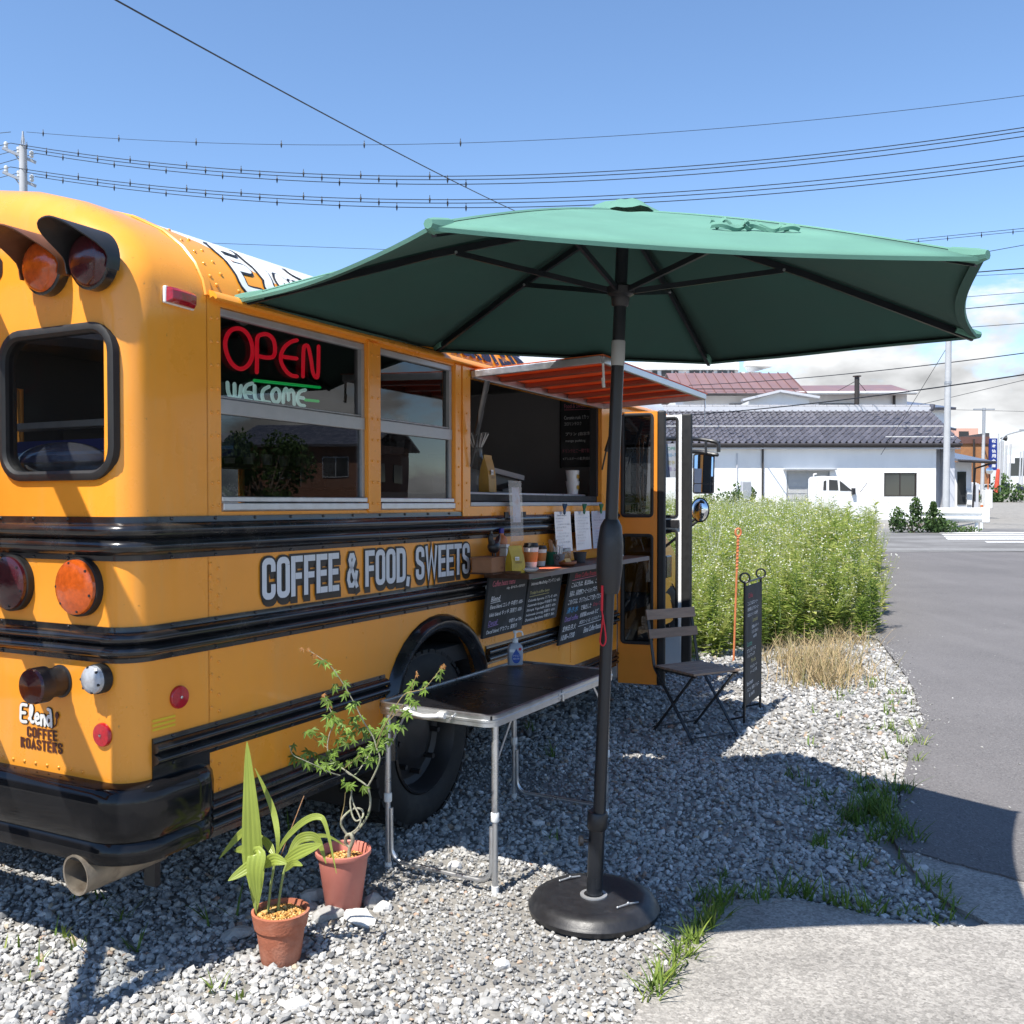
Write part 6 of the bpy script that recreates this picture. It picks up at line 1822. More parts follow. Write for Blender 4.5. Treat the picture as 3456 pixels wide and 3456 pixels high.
def broad_leaf(pts, hw, seed, taper=(0.15, 0.45), face=None):
    r_ = random.Random(seed)
    P_ = smoothpath([PP(*q) for q in pts], 6); N = len(P_); hw = hw*0.26041/1800*D2
    rows = []
    for i, p in enumerate(P_):
        t = i/(N-1)
        w = hw*(math.sin(PI*min(1, t/ taper[1]*.5)) if t < taper[1] else math.cos(PI/2*((t-taper[1])/(1-taper[1])))**0.85)
        w = max(w, 0.0012)
        tg = (P_[min(i+1, N-1)] - P_[max(i-1, 0)]).normalized()
        side = tg.cross(Vector((0, -1, 0.25))).normalized()
        if face: side = tg.cross(Vector(face)).normalized()
        nrm = side.cross(tg)
        row = []
        for k in range(9):
            s = (k-4)/4
            z = (0.10*abs(s) + (0.045 if k % 2 else 0.0))*w
            row.append(p + side*s*w + nrm*z)
        rows.append(row)
    MB().grid(rows).build('leaf', m_pleat, pp, smooth=False)
for k, (pts, hw) in enumerate([
    ([(352, 1250), (350, 1000), (330, 820), (312, 450, -.02), (287, 5, -.03)], 78), ([(338, 830, -.03), (360, 822, -.06), (345, 960, -.07), (365, 1190, -.05)], 66),
    ([(380, 870), (300, 915, -.03), (150, 1015, -.06)], 42), ([(340, 860), (270, 790, .02), (195, 800, .04)], 32), ([(330, 690), (275, 650, .03), (190, 730, .05), (85, 855, .06)], 26),
    ([(500, 850), (510, 700), (480, 520, .03), (420, 360, .04), (345, 200, .04)], 22), ([(500, 840), (560, 720, -.02), (690, 590, -.04), (800, 550, -.05), (860, 620, -.06), (935, 960, -.07)], 24),
    ([(490, 840), (440, 750, .03), (370, 680, .05)], 30), ([(560, 900), (640, 740, .03), (720, 695, .03), (800, 720, .03), (860, 890, .02)], 36), ([(545, 880), (680, 800, -.03), (830, 750, -.05)], 46),
    ([(600, 860), (660, 700, .05), (780, 690, .07), (880, 695, .08), (995, 760, .09)], 16), ([(400, 920), (480, 860, -.05), (575, 890, -.07)], 44), ([(560, 950), (620, 885, -.02), (690, 905, -.04)], 26)]):
    broad_leaf(pts, hw, k)
for pts in ([(440, 1245), (455, 1080), (480, 930), (495, 840)], [(510, 1240), (530, 1080), (555, 950), (590, 860)], [(352, 1265), (350, 1140)]):
    MB().tube(smoothpath([PP(*q) for q in pts], 4), 0.0042, 8).build('stalk', M('stalk_green', (0.22, 0.27, 0.08), 0.6) if 'stalk_green' not in bpy.data.materials else bpy.data.materials['stalk_green'], pp, smooth=True)
MB().tube([PP(525, 850, .06), PP(700, 400, .08)], 0.0016, 6).build('dry_stem', M('dry_stem', (0.30, 0.16, 0.08), 0.7), pp)

# ------------------------------------------------------------------ folding chair
cw = Vector((0.87, 0.5, 0)).normalized(); cf = Vector((cw.y, -cw.x, 0))
cc = Vector((0.93, 6.2, 0)) + cw*0.19 + cf*0.19
ch = thing('folding_chair', 'folding bistro chair with black steel frame and weathered wooden slats', 'chair', cc, math.atan2(cw.y, cw.x))
# local: x along the width, y backwards (chair faces -y)
m_slat = M('weathered_slat', (0.27, 0.185, 0.13), 0.75, var=0.25, vscale=3, bump=0.2, bscale=40, stretch=(1.5, 12, 12), objrand=0.15)
m_frame = M('chair_black', (0.012, 0.013, 0.014), 0.4, var=0.15)
for k in range(7):
    y = -0.195 + k*0.056
    MB().box(-0.19, 0.19, y, y+0.048, 0.432, 0.446).build('seat_slat', m_slat, ch, bevel=0.002)
def backpt(z): return 0.19 + (z-0.43)*0.22
for z0, z1 in ((0.615, 0.675), (0.735, 0.80)):
    p = [(-0.205, backpt(z0)-.01, z0), (0.205, backpt(z0)-.01, z0), (0.205, backpt(z1)-.01, z1), (-0.205, backpt(z1)-.01, z1)]
    MB().poly(p, 0.014, Vector((0, -1, 0.22)).normalized()).build('back_slat', m_slat, ch, bevel=0.002)
for sx in (-1, 1):
    x = sx*0.185
    MB().bar((x, backpt(0.80)+.008, 0.80), (x, backpt(0.43)+.008, 0.43), 0.008, 0.022, (1, 0, 0)).bar((x, backpt(0.43)+.008, 0.43), (x, -0.20, 0.0), 0.008, 0.022, (1, 0, 0)).build('back_leg_bar', m_frame, ch, bevel=0.002)
    xi = sx*0.172
    MB().bar((xi, -0.17, 0.425), (xi, 0.23, 0.0), 0.008, 0.022, (1, 0, 0)).build('front_leg_bar', m_frame, ch, bevel=0.002)
    MB().bar((xi, -0.195, 0.424), (xi, 0.195, 0.424), 0.012, 0.016).build('seat_rail', m_frame, ch, bevel=0.002)
for (y, z) in ((-0.175, 0.04), (0.205, 0.04), (0.10, 0.14)):
    MB().tube([(-0.185, y, z), (0.185, y, z)], 0.005, 8).build('stretcher', m_frame, ch, smooth=True)

# ------------------------------------------------------------------ standing chalkboard
a_, b_ = G(1404, 1366), G(1434, 1340)
ax = (b_-a_); wA = ax.length
sg = thing('chalkboard_sign', 'tall narrow black chalkboard in an iron frame with ring finials', 'sign', (a_.x, a_.y, 0), math.atan2(ax.y, ax.x))
for x, h in ((0.0, 0.0), (wA, 0.0)):
    MB().tube([(x, 0, 0.0), (x, 0, 0.965)], 0.009, 10).build('post', m_frame, sg, smooth=True)
    MB().tube([(x + 0.012*math.cos(2*PI*k/20), -0.030*math.cos(2*PI*k/20), 0.995 + 0.032*math.sin(2*PI*k/20)) for k in range(20)], 0.007, 8, closed=True).build('ring_finial', m_frame, sg, smooth=True)
MB().tube([(0.02, 0, 0.962), (wA-0.02, 0, 0.962)], 0.007, 8).build('top_bar', m_frame, sg, smooth=True)
for x in (0.12, wA-0.12): MB().tube([(x, 0, 0.96), (x, 0, 0.93)], 0.003, 6).build('hook', m_alu, sg)
m_board = M('chalkboard', (0.022, 0.024, 0.026), 0.75, var=0.25, vscale=4, col2=(0.05, 0.052, 0.055), c2scale=3.5)
MB().box(0.014, wA-0.014, -0.008, 0.008, 0.12, 0.935).build('board', m_board, sg, bevel=0.002)
MB().tube([(0, 0.0, 0.05), (0, 0.14, 0.006), (wA, 0.14, 0.006), (wA, 0.0, 0.05)], 0.007, 8).build('foot_frame', m_frame, sg, smooth=True)
chalk = {k: M('chalk_' + k, c, 0.9, var=0.3, vscale=60) for k, c in dict(white=(0.74, 0.74, 0.74), pink=(0.60, 0.18, 0.25), red=(0.45, 0.07, 0.09), blue=(0.10, 0.32, 0.55), green=(0.10, 0.33, 0.24), violet=(0.30, 0.20, 0.45), yellow=(0.45, 0.40, 0.18)).items()}
yy = -0.0088
for (body, c, x, z, w_, h_) in (('Coffee', 'red', .07, .85, .13, .035), ('こんにちはのコーヒー', 'white', .05, .80, .30, .026), ('自家焙煎したてのコーヒー', 'white', .05, .76, .33, .026), ('本日のコーヒーは500円', 'white', .05, .72, .30, .026), ('Lemonade', 'yellow', .20, .675, .15, .030), ('自家製レモネード', 'white', .18, .63, .20, .024), ('レモンはちみつ', 'white', .18, .595, .19, .024), ('600円', 'white', .22, .56, .10, .022), ('Latte', 'green', .04, .52, .14, .034), ('カフェラテ アイス', 'white', .04, .475, .26, .026), ('ミルクたっぷり', 'white', .05, .44, .22, .026), ('Mocha', 'yellow', .16, .395, .14, .030), ('チョコレート', 'white', .14, .355, .20, .024), ('ソースと牛乳', 'white', .14, .32, .20, .024), ('Ice cream', 'white', .04, .25, .18, .030), ('バニラ / 抹茶 / チョコ', 'white', .04, .205, .36, .028), ('各 350円', 'white', .10, .165, .16, .026)):
    text('chalk_lettering', body, chalk[c], sg, (x, yy, z), (1, 0, 0), (0, 0, 1), w=w_, h=h_)
# orange steel peg with a twisted shank and loop
pg = G(1384, 1248); ptop = A(1393, 1003, pg.y)
pe = thing('ground_peg', 'tall orange steel peg with looped top standing at the weeds edge', 'peg', pg)
v = Vector((ptop.x-pg.x, 0, 1.26))
m_or = M('orange_paint', (0.52, 0.17, 0.065), 0.5, var=0.15, vscale=20)
MB().tube([(0, 0, -.02), v*0.94], 0.0105, 10).build('shaft', m_or, pe, smooth=True)
MB().tube([v*(0.68 + 0.26*k/60) + Vector((0.0105*math.cos(k*1.05), 0.0105*math.sin(k*1.05), 0)) for k in range(61)], 0.006, 6).build('twist', m_or, pe, smooth=True)
MB().tube([v*0.965 + Vector((0.026*math.cos(2*PI*k/18), 0, 0.036*math.sin(2*PI*k/18) + .01)) for k in range(18)], 0.010, 8, closed=True).build('loop', m_or, pe, smooth=True)
# ------------------------------------------------------------------ neon sign in the first side window
ns = thing('neon_sign', 'glowing neon sign reading OPEN WELCOME in the bus window', 'neon sign', BW(0.30, -0.055, 0), math.atan2(FW.y, FW.x))
m_neonred = emit('neon_red', (1.0, 0.012, 0.035), 0.75, (0.4, 0.02, 0.03))
m_neonwhite = emit('neon_white', (0.62, 0.95, 0.88), 0.62, (0.6, 0.7, 0.7))
m_neongreen = emit('neon_green', (0.01, 0.85, 0.16), 0.55, (0.05, 0.4, 0.1))
m_acryl = glass('sign_acrylic', (0.9, 0.9, 0.9))
def NZ(px, py): 
    u, z = S(px, py, -0.055); return (u - 0.30, 0.0, z)
def N4(zx, zy): return NZ((700 + zx*0.44513)/KD, (900 + zy*0.44513)/KD)
def neon(paths, mat, r, name):
    for p in paths:
        MB().tube(smoothpath([N4(*q) for q in p], 5), r, 10, dome=True).build(name, mat, ns, smooth=True)
def closed_neon(p, mat, r, name): MB().tube(smoothpath([N4(*q) for q in p], 5, closed=True), r, 10, closed=True).build(name, mat, ns, smooth=True)
closed_neon([(235, 468), (295, 500), (335, 580), (340, 680), (305, 750), (250, 775), (190, 740), (148, 660), (135, 570), (170, 490)], m_neonred, 0.0075, 'letter_tube')
neon([[(374, 800), (376, 660), (378, 545), (410, 515), (460, 515), (500, 555), (513, 625), (500, 680), (455, 690), (395, 680)]], m_neonred, 0.0075, 'letter_tube')
neon([[(678, 558), (635, 570), (585, 610), (558, 670), (562, 730), (600, 795), (640, 825), (678, 832)], [(575, 683), (625, 690), (676, 697)]], m_neonred, 0.0075, 'letter_tube')
neon([[(724, 832), (726, 720), (730, 620), (745, 598), (765, 610), (785, 700), (800, 800), (822, 840), (838, 820), (842, 700), (843, 605)]], m_neonred, 0.0075, 'letter_tube')
neon([[(355, 862), (852, 916)], [(742, 1010), (840, 1020)]], m_neongreen, 0.0055, 'line_tube')
neon([[(152, 880), (158, 950), (185, 1000), (205, 985), (205, 890)], [(205, 985), (225, 1000), (245, 985), (255, 905)], [(340, 885), (300, 900), (280, 945), (300, 1005), (340, 1020)], [(285, 953), (330, 958)], [(358, 905), (360, 985), (380, 1020), (402, 1025)], [(465, 910), (425, 935), (415, 980), (430, 1020), (470, 1030)],
      [(575, 1030), (580, 960), (595, 925), (612, 960), (615, 1010)], [(615, 960), (635, 935), (655, 965), (658, 1045)], [(742, 935), (700, 950), (682, 1000), (700, 1045), (735, 1055)], [(690, 990), (728, 997)]], m_neonwhite, 0.0068, 'letter_tube')
closed_neon([(520, 925), (545, 950), (548, 1000), (525, 1030), (498, 1010), (490, 960)], m_neonwhite, 0.0068, 'letter_tube')
p0, p1 = NZ(424, 602), NZ(610, 772)
MB().add([(-0.003, 0.012, 1.835), (0.545, 0.012, 1.835), (0.545, 0.012, 2.12), (-0.003, 0.012, 2.12)], [(0, 1, 2, 3)]).build('backing_sheet', m_acryl, ns)

# ------------------------------------------------------------------ things inside the bus
def place(name, label, cat, u, v, z, rz=0.0, group=None):
    return thing(name, label, cat, BW(u, v, z), math.atan2(FW.y, FW.x) + rz, group)
# ceiling lamps (one lit spot seen through the second window)
for (px, py, lit) in ((738, 668, True), (460, 608, False)):
    u, z = S(px, py, -0.45)
    l = place('ceiling_spot', ('lit round ceiling spot inside the second bus window' if lit else 'unlit ceiling spot inside the bus above the neon sign'), 'lamp', u, -0.45, z)
    MB().lathe([(0.018, 0.06), (0.030, 0.03), (0.034, 0.0)], 16, cap=False).build('shade', m_white, l, smooth=True)
    MB().ball((0, 0, 0.008), 0.022, 12, 8).build('bulb', emit('lamp_glow', (1.0, 0.78, 0.5), 6.0) if lit else m_whiteplastic, l, smooth=True)
    MB().tube([(0, 0, 0.05), (0, 0, 2.30 - z)], 0.006, 8).build('stem', m_dark, l)
# coffee roaster behind the rear window
u_, s_ = 0.55, 0.42
ro = place('coffee_roaster', 'black coffee roaster with funnel and ribbed hose behind the rear window', 'roaster', u_, -s_, 0.80)
m_cast = M('cast_black', (0.02, 0.02, 0.022), 0.4, var=0.2)
MB().lathe([(0.16, 0.0), (0.17, 0.02), (0.17, 0.55), (0.15, 0.60), (0.0, 0.60)], 28, cap=False).build('body', m_cast, ro, smooth=True)
MB().lathe([(0.03, 0.60), (0.03, 0.78), (0.045, 0.82), (0.11, 0.96), (0.115, 0.97), (0.105, 0.965)], 24, (-0.05, -0.05, 0), cap=False).build('funnel', M('dull_steel', (0.25, 0.25, 0.26), 0.35, metal=0.8), ro, smooth=True)
MB().lathe([(0.085, -0.02), (0.09, 0.0), (0.085, 0.02)], 24, (-0.2, -0.10, 0.74), 'x').build('dial', m_whiteplastic, ro, smooth=True)
hp = smoothpath([(-0.22, -0.02, 0.94), (-0.25, 0.03, 0.88), (-0.24, 0.05, 0.80), (-0.22, 0.0, 0.72), (-0.2, -0.08, 0.66)], 10)
MB().tube(hp, [0.016 + 0.004*(k % 2) for k in range(len(hp))], 10).build('ribbed_hose', M('hose_grey', (0.20, 0.21, 0.23), 0.5), ro, smooth=True)
MB().tube([(-0.2, -0.10, 0.66), (-0.2, -0.02, 0.67)], 0.036, 16).build('hose_nozzle', m_whiteplastic, ro, smooth=True)
mb = MB(); mb.ball((0, 0, 0), 1.0, 20, 12, (0.10, 0.20, 0.07)); 
pl_ = place('clear_bag', 'clear plastic bag lying behind the rear window glass', 'bag', 0.10, -0.52, 1.64)
mb.build('film', glass('bag_film', (0.8, 0.82, 0.86), opacity=0.12, film=(0.5, 0.5, 0.55)), pl_, smooth=True)
ht = place('hanging_tools', 'black ladles and scoops hanging inside behind the rear window', 'utensils', 0.45, -0.46, 1.86)
for k, (dy, L) in enumerate(((-0.12, 0.10), (-0.04, 0.16), (0.05, 0.09), (0.12, 0.14))):
    MB().tube([(0, dy, 0.16), (0, dy, 0.16-L)], 0.006, 6).ball((0, dy, 0.14-L), 0.03, 10, 6, (.6, 1, .8)).build('ladle', m_cast, ht, smooth=True)
MB().tube([(0, -0.2, 0.16), (0, 0.2, 0.16)], 0.006, 6).build('hanging_rod', m_alu, ht)
shl = place('blue_crate_shelf', 'shelf with a blue edged strip inside the back of the bus', 'shelf', 1.0, -1.3, 1.70)
MB().box(-0.05, 0.05, -0.75, 0.75, 0.0, 0.10).build('blue_panel', M('dark_blue', (0.01, 0.02, 0.16), 0.4), shl)
MB().box(-0.055, -0.051, -0.75, 0.75, 0.03, 0.045).build('light_strip', M('pale_blue', (0.10, 0.28, 0.62), 0.4), shl)
MB().box(-0.05, 0.05, -0.75, 0.75, 0.16, 0.19).build('grey_rail', m_alumatt, shl)

# menu board on the inside partition
u, z = S(1103, 818, -0.55)
vb, zb = (lambda r: (-(EYE + r*((BO + FW*4.0 - EYE).dot(FW)/r.dot(FW)) - BO).dot(LF), (EYE + r*((BO + FW*4.0 - EYE).dot(FW)/r.dot(FW))).z))(ray(1097, 817))
mbd = place('menu_board', 'black chalkboard food and sweets menu on the wall inside the hatch', 'menu board', 4.012, vb, zb, -PI/2)
MB().box(-0.155, 0.155, -0.012, 0.0, -0.235, 0.235).build('board', m_board, mbd, bevel=0.002)
MB().box(-0.162, -0.1555, -0.016, 0.004, -0.24, 0.24).build('edge_strip', m_black, mbd)
for (body, c, x, z_, w_, h_) in (('Food & Sweets menu', 'pink', -.13, .175, .24, .032), ('Coronin rusk 1カップ 300-', 'white', -.13, .095, .26, .032), ('コロリンラスク', 'white', -.13, .055, .13, .024), ('プリン (自家製)', 'white', -.12, -.02, .20, .028), ('mango pudding', 'white', -.12, -.065, .15, .022), ('ドリンクとご一緒で割引500円', 'pink', -.14, -.135, .27, .028), ('※アレルギー:小麦,卵(自家製使用)', 'white', -.14, -.19, .27, .026)):
    text('chalk_lettering', body, chalk[c], mbd, (x, -0.0128, z_), (1, 0, 0), (0, 0, 1), w=w_, h=h_)
MB().bar((-.13, -0.0126, .165), (.12, -0.0126, .160), .001, .003).build('chalk_underline', chalk['pink'], mbd)
# goods on the serving counter
CZ = HT[2] + 0.075 + 0.001
m_kraft = M('kraft_gold', (0.42, 0.25, 0.05), 0.5, var=0.15, vscale=12, bump=0.15, bscale=30)
def coffee_bag(t, h, w, d, mat, crimp=0.75):
    rows = []
    for k, (zz, ww, dd) in enumerate(((0, .92, 1.0), (0.03, 1.0, 1.0), (0.35, 1.0, .95), (0.62, .98, .7), (crimp, 1.0, .25), (0.93, 1.0, .06), (1.0, 1.0, .05))):
        rows.append([(x*w/2*ww, y*d/2*dd, zz*h) for x, y in ((-1, -1), (-.5, -1.12), (.5, -1.08), (1, -1), (1, 1), (0, 1.1), (-1, 1), (-1, -1))])
    m = MB().grid(rows); m.poly(rows[0][:-1]); m.poly(rows[-1][:-1])
    m.build('pouch', mat, t, smooth=True)
    MB().poly([(-w*.30, -d*.555, h*.47), (w*.02, -d*.56, h*.47), (w*.02, -d*.56, h*.60), (-w*.30, -d*.555, h*.60)]).build('label', m_whiteplastic, t)
    text('label_lettering', 'Elena', m_letterblack, t, (-w*.26, -d*.57, h*.50), (1, 0, 0), (0, 0, 1), w=w*.24, h=h*.07)
    text('label_lettering', 'COFFEE ROASTERS', m_brownletter, t, (-w*.28, -d*.58, h*.36), (1, 0, 0), (0, 0, 1), w=w*.5, h=h*.07)
u, z = S(920, 905, -0.13)
cb = place('coffee_bag', 'gold coffee bag standing on the hatch counter under the glass dripper', 'coffee bag', u, -0.13, CZ, 0.1); coffee_bag(cb, 0.20, 0.105, 0.06, m_kraft, .85)
dr = place('glass_dripper', 'ribbed glass coffee dripper above the gold bag in the hatch', 'dripper', u + 0.01, -0.20, CZ)
MB().lathe([(0.022, 0.235), (0.03, 0.25), (0.062, 0.32), (0.066, 0.322), (0.060, 0.318)], 24, cap=False).build('cone', glass('dripper_glass', (0.8, 0.82, 0.82), opacity=.1, film=(.6, .6, .6)), dr, smooth=True)
for k in range(14):
    a = 2*PI*k/14; MB().tube([(0.026*math.cos(a), 0.026*math.sin(a), .245), (0.063*math.cos(a), 0.063*math.sin(a), .318)], .0018, 5).build('glass_rib', m_whiteplastic, dr)
MB().lathe([(0.055, 0.0), (0.06, 0.01), (0.05, 0.12), (0.03, 0.20), (0.03, 0.235)], 20, cap=False).build('carafe', bpy.data.materials['dripper_glass'], dr, smooth=True)
sc = place('kitchen_scale', 'dark glass jug and stand at the left end of the hatch counter', 'jug', 2.07, -0.20, CZ)
MB().lathe([(0.05, 0.0), (0.055, 0.08), (0.035, 0.13), (0.04, 0.17)], 20, cap=False).build('jug_glass', bpy.data.materials['dripper_glass'], sc, smooth=True)
MB().box(-.06, .06, -.05, .05, .17, .19).build('stand_top', m_dark, sc)
u, z = S(1083, 922, -0.16)
for k, (du, n_, lab) in enumerate(((0.0, 2, 'left stack of two white paper cups on the hatch counter'), (0.085, 2, 'right stack of two white paper cups on the hatch counter'))):
    t = place('paper_cup_stack', lab, 'paper cups', u - 0.03 + du, -0.16 - .03*k, CZ, 0, 'white paper cups on the hatch counter')
    for j in range(n_):
        MB().lathe([(0.034, j*.070), (0.043, j*.070 + .082), (0.045, j*.070 + .085), (0.041, j*.07 + .083)], 24, cap=(False)).build('cup', m_whiteplastic, t, smooth=True)
        MB().lathe([(0.014, -0.0415), (0.0, -0.0420)], 14, (-.004, 0, j*.07+.045), 'y', cap=False).build('logo', M('logo_gold', (0.55, 0.32, 0.04), 0.5) if 'logo_gold' not in bpy.data.materials else bpy.data.materials['logo_gold'], t)
mac = place('counter_machine', 'grey folded box and papers lying at the back of the hatch counter', 'box', 2.85, -0.38, CZ)
MB().poly([(-.22, 0, 0), (.42, 0, 0), (.42, 0, .10), (-.15, 0, .14), (-.2, 0, .12)], 0.02, (0, -1, 0)).build('side_panel', M('dull_grey', (0.12, 0.12, 0.115), 0.7), mac)
MB().bar((-.1, -.03, .15), (.45, -.03, .10), .02, .03).build('lid', M('pale_grey', (0.30, 0.29, 0.28), 0.7), mac)
MB().poly([(0.0, -.12, .02), (.30, -.10, .06), (.30, .0, .07), (0.02, .0, .03)], .01, (0, 0, 1)).build('tray', m_dark, mac)

# ------------------------------------------------------------------ counter shelf hung on the bus side
SHZ = 1.155
sh = place('counter_shelf', 'narrow dark wooden shelf hung along the bus side under the hatch', 'shelf', 2.08, 0.0, 0.0)
m_wood = M('dark_wood', (0.085, 0.040, 0.024), 0.5, var=0.3, vscale=3, stretch=(1, 10, 10), bump=0.08, bscale=40)
MB().box(0.0, 1.80, -0.285, -0.036, SHZ-0.028, SHZ).build('board', m_wood, sh, bevel=0.003)
MB().box(0.0, 1.80, -0.2895, -0.2865, SHZ-0.027, SHZ-0.001).build('edge_strip', M('edge_grey', (0.16, 0.13, 0.12), 0.6), sh)
for x in (0.35, 1.1, 1.68):
    MB().bar((x, -0.045, SHZ-0.036), (x, -0.25, SHZ-0.036), 0.02, 0.012).box(x-.01, x+.01, -0.042, -0.034, SHZ-0.20, SHZ-.043).build('bracket', m_dark, sh)
def onshelf(name, label, cat, px, py, v, rz=0.0, group=None):
    u, z = S(px, py, v); return place(name, label, cat, u, v, SHZ + 0.0012, rz, group)
m_box = M('cardboard_wood', (0.36, 0.17, 0.085), 0.7, var=0.15, vscale=10)
t = onshelf('wooden_box', 'small square wooden box at the left end of the shelf', 'box', 922, 1062, 0.10)
MB().box(-.07, .07, -.055, .055, .006, .075).build('body', m_box, t, bevel=0.002); MB().box(-.078, .078, -.062, .062, .0755, .082).build('lid', m_box, t, bevel=0.002); MB().box(-.085, .085, -.07, .07, 0, .005).build('base', m_wood, t)
text('stamp', 'OM', m_brownletter, t, (.02, -.0556, .02), (1, 0, 0), (0, 0, 1), w=.03, h=.012)
t2 = onshelf('black_bird_ornament', 'black iron hen ornament standing on the wooden box', 'ornament', 932, 1030, 0.10); t2.location.z += .0825
mb = MB().ball((0, 0, .045), .038, 14, 10, (1.1, .8, .85)); mb.tube(smoothpath([(-.02, 0, .06), (-.036, 0, .085), (-.034, 0, .105), (-.046, 0, .104)], 3), [.02, .017, .015, .014, .014, .014, .012, .010, .006, .003][:10], 8); mb.tube(smoothpath([(.02, 0, .06), (.045, 0, .08), (.062, 0, .105)], 3), [.02, .018, .016, .012, .01, .006, .003], 6)
mb.tube([(-.01, -.012, .015), (-.012, -.014, 0)], .004, 6).tube([(.01, .012, .015), (.012, .014, 0)], .004, 6).build('body', m_cast, t2, smooth=True)
MB().poly([(-.034, 0, .112), (-.044, 0, .122), (-.036, 0, .122), (-.030, 0, .130), (-.024, 0, .120), (-.018, 0, .122), (-.024, 0, .108)], .004, (0, 1, 0)).build('comb', m_cast, t2)
t = onshelf('orange_bottle', 'orange stoneware bottle with blue cap behind the wooden box', 'bottle', 946, 1060, 0.045)
MB().lathe([(0.030, 0), (0.032, .004), (0.032, .150), (0.027, .170), (0.012, .182), (0.011, .196)], 24).build('body', M('orange_clay', (0.50, 0.17, 0.06), 0.45), t, smooth=True)
MB().lathe([(0.0135, .190), (0.0135, .215), (0.011, .217)], 16).build('cap', M('cap_blue', (0.02, 0.02, 0.28), 0.35), t, smooth=True)
t = onshelf('white_label_tin', 'narrow white labelled tin in front of the orange bottle', 'tin', 952, 1060, 0.085)
MB().box(-.019, .019, -.02, .02, 0, .135).build('body', m_white, t, bevel=.003); text('label_lettering', 'Sch', m_letterblack, t, (-.006, -.0206, .098), (1, 0, 0), (0, 0, 1), w=.024, h=.016)
MB().tube([(-.0215, -.0215, .118), (.0215, -.0215, .114), (.0215, .0215, .114), (-.0215, .0215, .118)], .0018, 6, closed=True).build('rubber_band', m_rubber, t)
t = onshelf('white_card', 'white card with pink handwriting leaning behind the yellow bag', 'card', 968, 1050, 0.06)
MB().box(-.042, .042, -.001, .001, 0, .115).build('card', m_white, t); text('card_lettering', 'menu', chalk['pink'], t, (-.035, -.0016, .06), (1, 0, 0), (0, 0, 1), w=.05, h=.022); text('card_lettering', 'QUICK 9', m_letterblack, t, (-.038, -.0016, .02), (1, 0, 0), (0, 0, 1), w=.076, h=.026)
t = onshelf('coffee_pouch', 'yellow coffee pouch with folded top at the front of the shelf', 'coffee bag', 972, 1073, 0.205, -.35); coffee_bag(t, 0.135, 0.088, 0.05, M('yellow_foil', (0.48, 0.33, 0.03), 0.4, var=0.2, vscale=20, bump=.2, bscale=25), .78)
t = onshelf('dark_dish', 'small dark round dish at the front left of the shelf', 'dish', 965, 1080, 0.25)
MB().lathe([(0.0, 0.002), (.03, .0), (.045, .010), (.048, .016), (.043, .014), (0.0, .006)], 24, cap=False).build('dish', m_wood, t, smooth=True)
t = onshelf('white_dish', 'shallow white oval dish at the front of the shelf', 'dish', 1000, 1081, 0.245)
o = MB().lathe([(0.0, 0.002), (.03, .0), (.05, .013), (.054, .019), (.049, .017), (0.0, .006)], 28, cap=False).build('dish', m_white, t, smooth=True); o.scale = (1.25, .75, 1)
m_sleeve = M('cup_sleeve_orange', (0.60, 0.22, 0.05), 0.6, var=0.08)
for k, (px, py, v, s_, lab) in enumerate(((1002, 1066, .11, 1.0, 'taller paper cup with orange sleeve and black lid on the shelf'), (1020, 1064, .085, .84, 'shorter paper cup with orange sleeve and black lid on the shelf'))):
    t = onshelf('takeaway_cup', lab, 'paper cup', px, py, v, 0, 'takeaway cups on the shelf'); t.scale = (s_, s_, s_)
    MB().lathe([(.028, 0), (.029, .002), (.041, .115)], 28, cap=True).build('cup', m_white, t, smooth=True)
    MB().lathe([(.0325, .032), (.0393, .086)], 28, cap=False).build('sleeve', m_sleeve, t, smooth=True)
    MB().lathe([(.043, .110), (.043, .118), (.039, .120), (.036, .132), (.031, .133), (0, .130)], 28, cap=False).build('lid', m_blackplastic, t, smooth=True)
t = onshelf('stirrer_tub', 'green tub holding wooden stir sticks on the shelf', 'tub', 1040, 1058, .09)
MB().lathe([(.034, 0), (.04, .07), (.042, .072), (.036, .068)], 20, cap=False).build('tub', M('green_plastic', (0.02, 0.13, 0.075), 0.45), t, smooth=True)
for k in range(12):
    a = rnd.uniform(0, 6.28); b = rnd.uniform(-.5, .5)
    MB().bar((.02*math.cos(a), .02*math.sin(a), .01), (.02*math.cos(a) + .05*math.sin(b), .02*math.sin(a) + .02*math.cos(3*a), .13 + .01*math.sin(5*a)), .006, .0018).build('stir_stick', M('stick_wood', (0.45, 0.27, 0.14), 0.7) if 'stick_wood' not in bpy.data.materials else bpy.data.materials['stick_wood'], t)
m_zinc = M('zinc', (0.45, 0.46, 0.48), 0.4, metal=0.5, var=0.15, vscale=20)
t = onshelf('zinc_bucket', 'small zinc bucket of sugar sticks on the shelf', 'bucket', 1053, 1062, .13)
MB().lathe([(.028, 0), (.038, .058), (.040, .060), (.035, .056)], 24, cap=False).build('bucket', m_zinc, t, smooth=True)
MB().tube([(-.037, -.012 + .012*math.cos(2*PI*k/14), .04 + .012*math.sin(2*PI*k/14)) for k in range(14)], .0016, 5, closed=True).build('ring_handle', m_dark, t)
for k in range(9):
    a = 2*PI*k/9; MB().bar((.018*math.cos(a), .018*math.sin(a), .02), (.026*math.cos(a), .026*math.sin(a), .105 + .008*math.sin(4*a)), .007, .003).build('sugar_stick', m_white, t)
t = onshelf('glass_jar', 'clear glass jar with metal lid behind the zinc bucket', 'jar', 1066, 1052, .06)
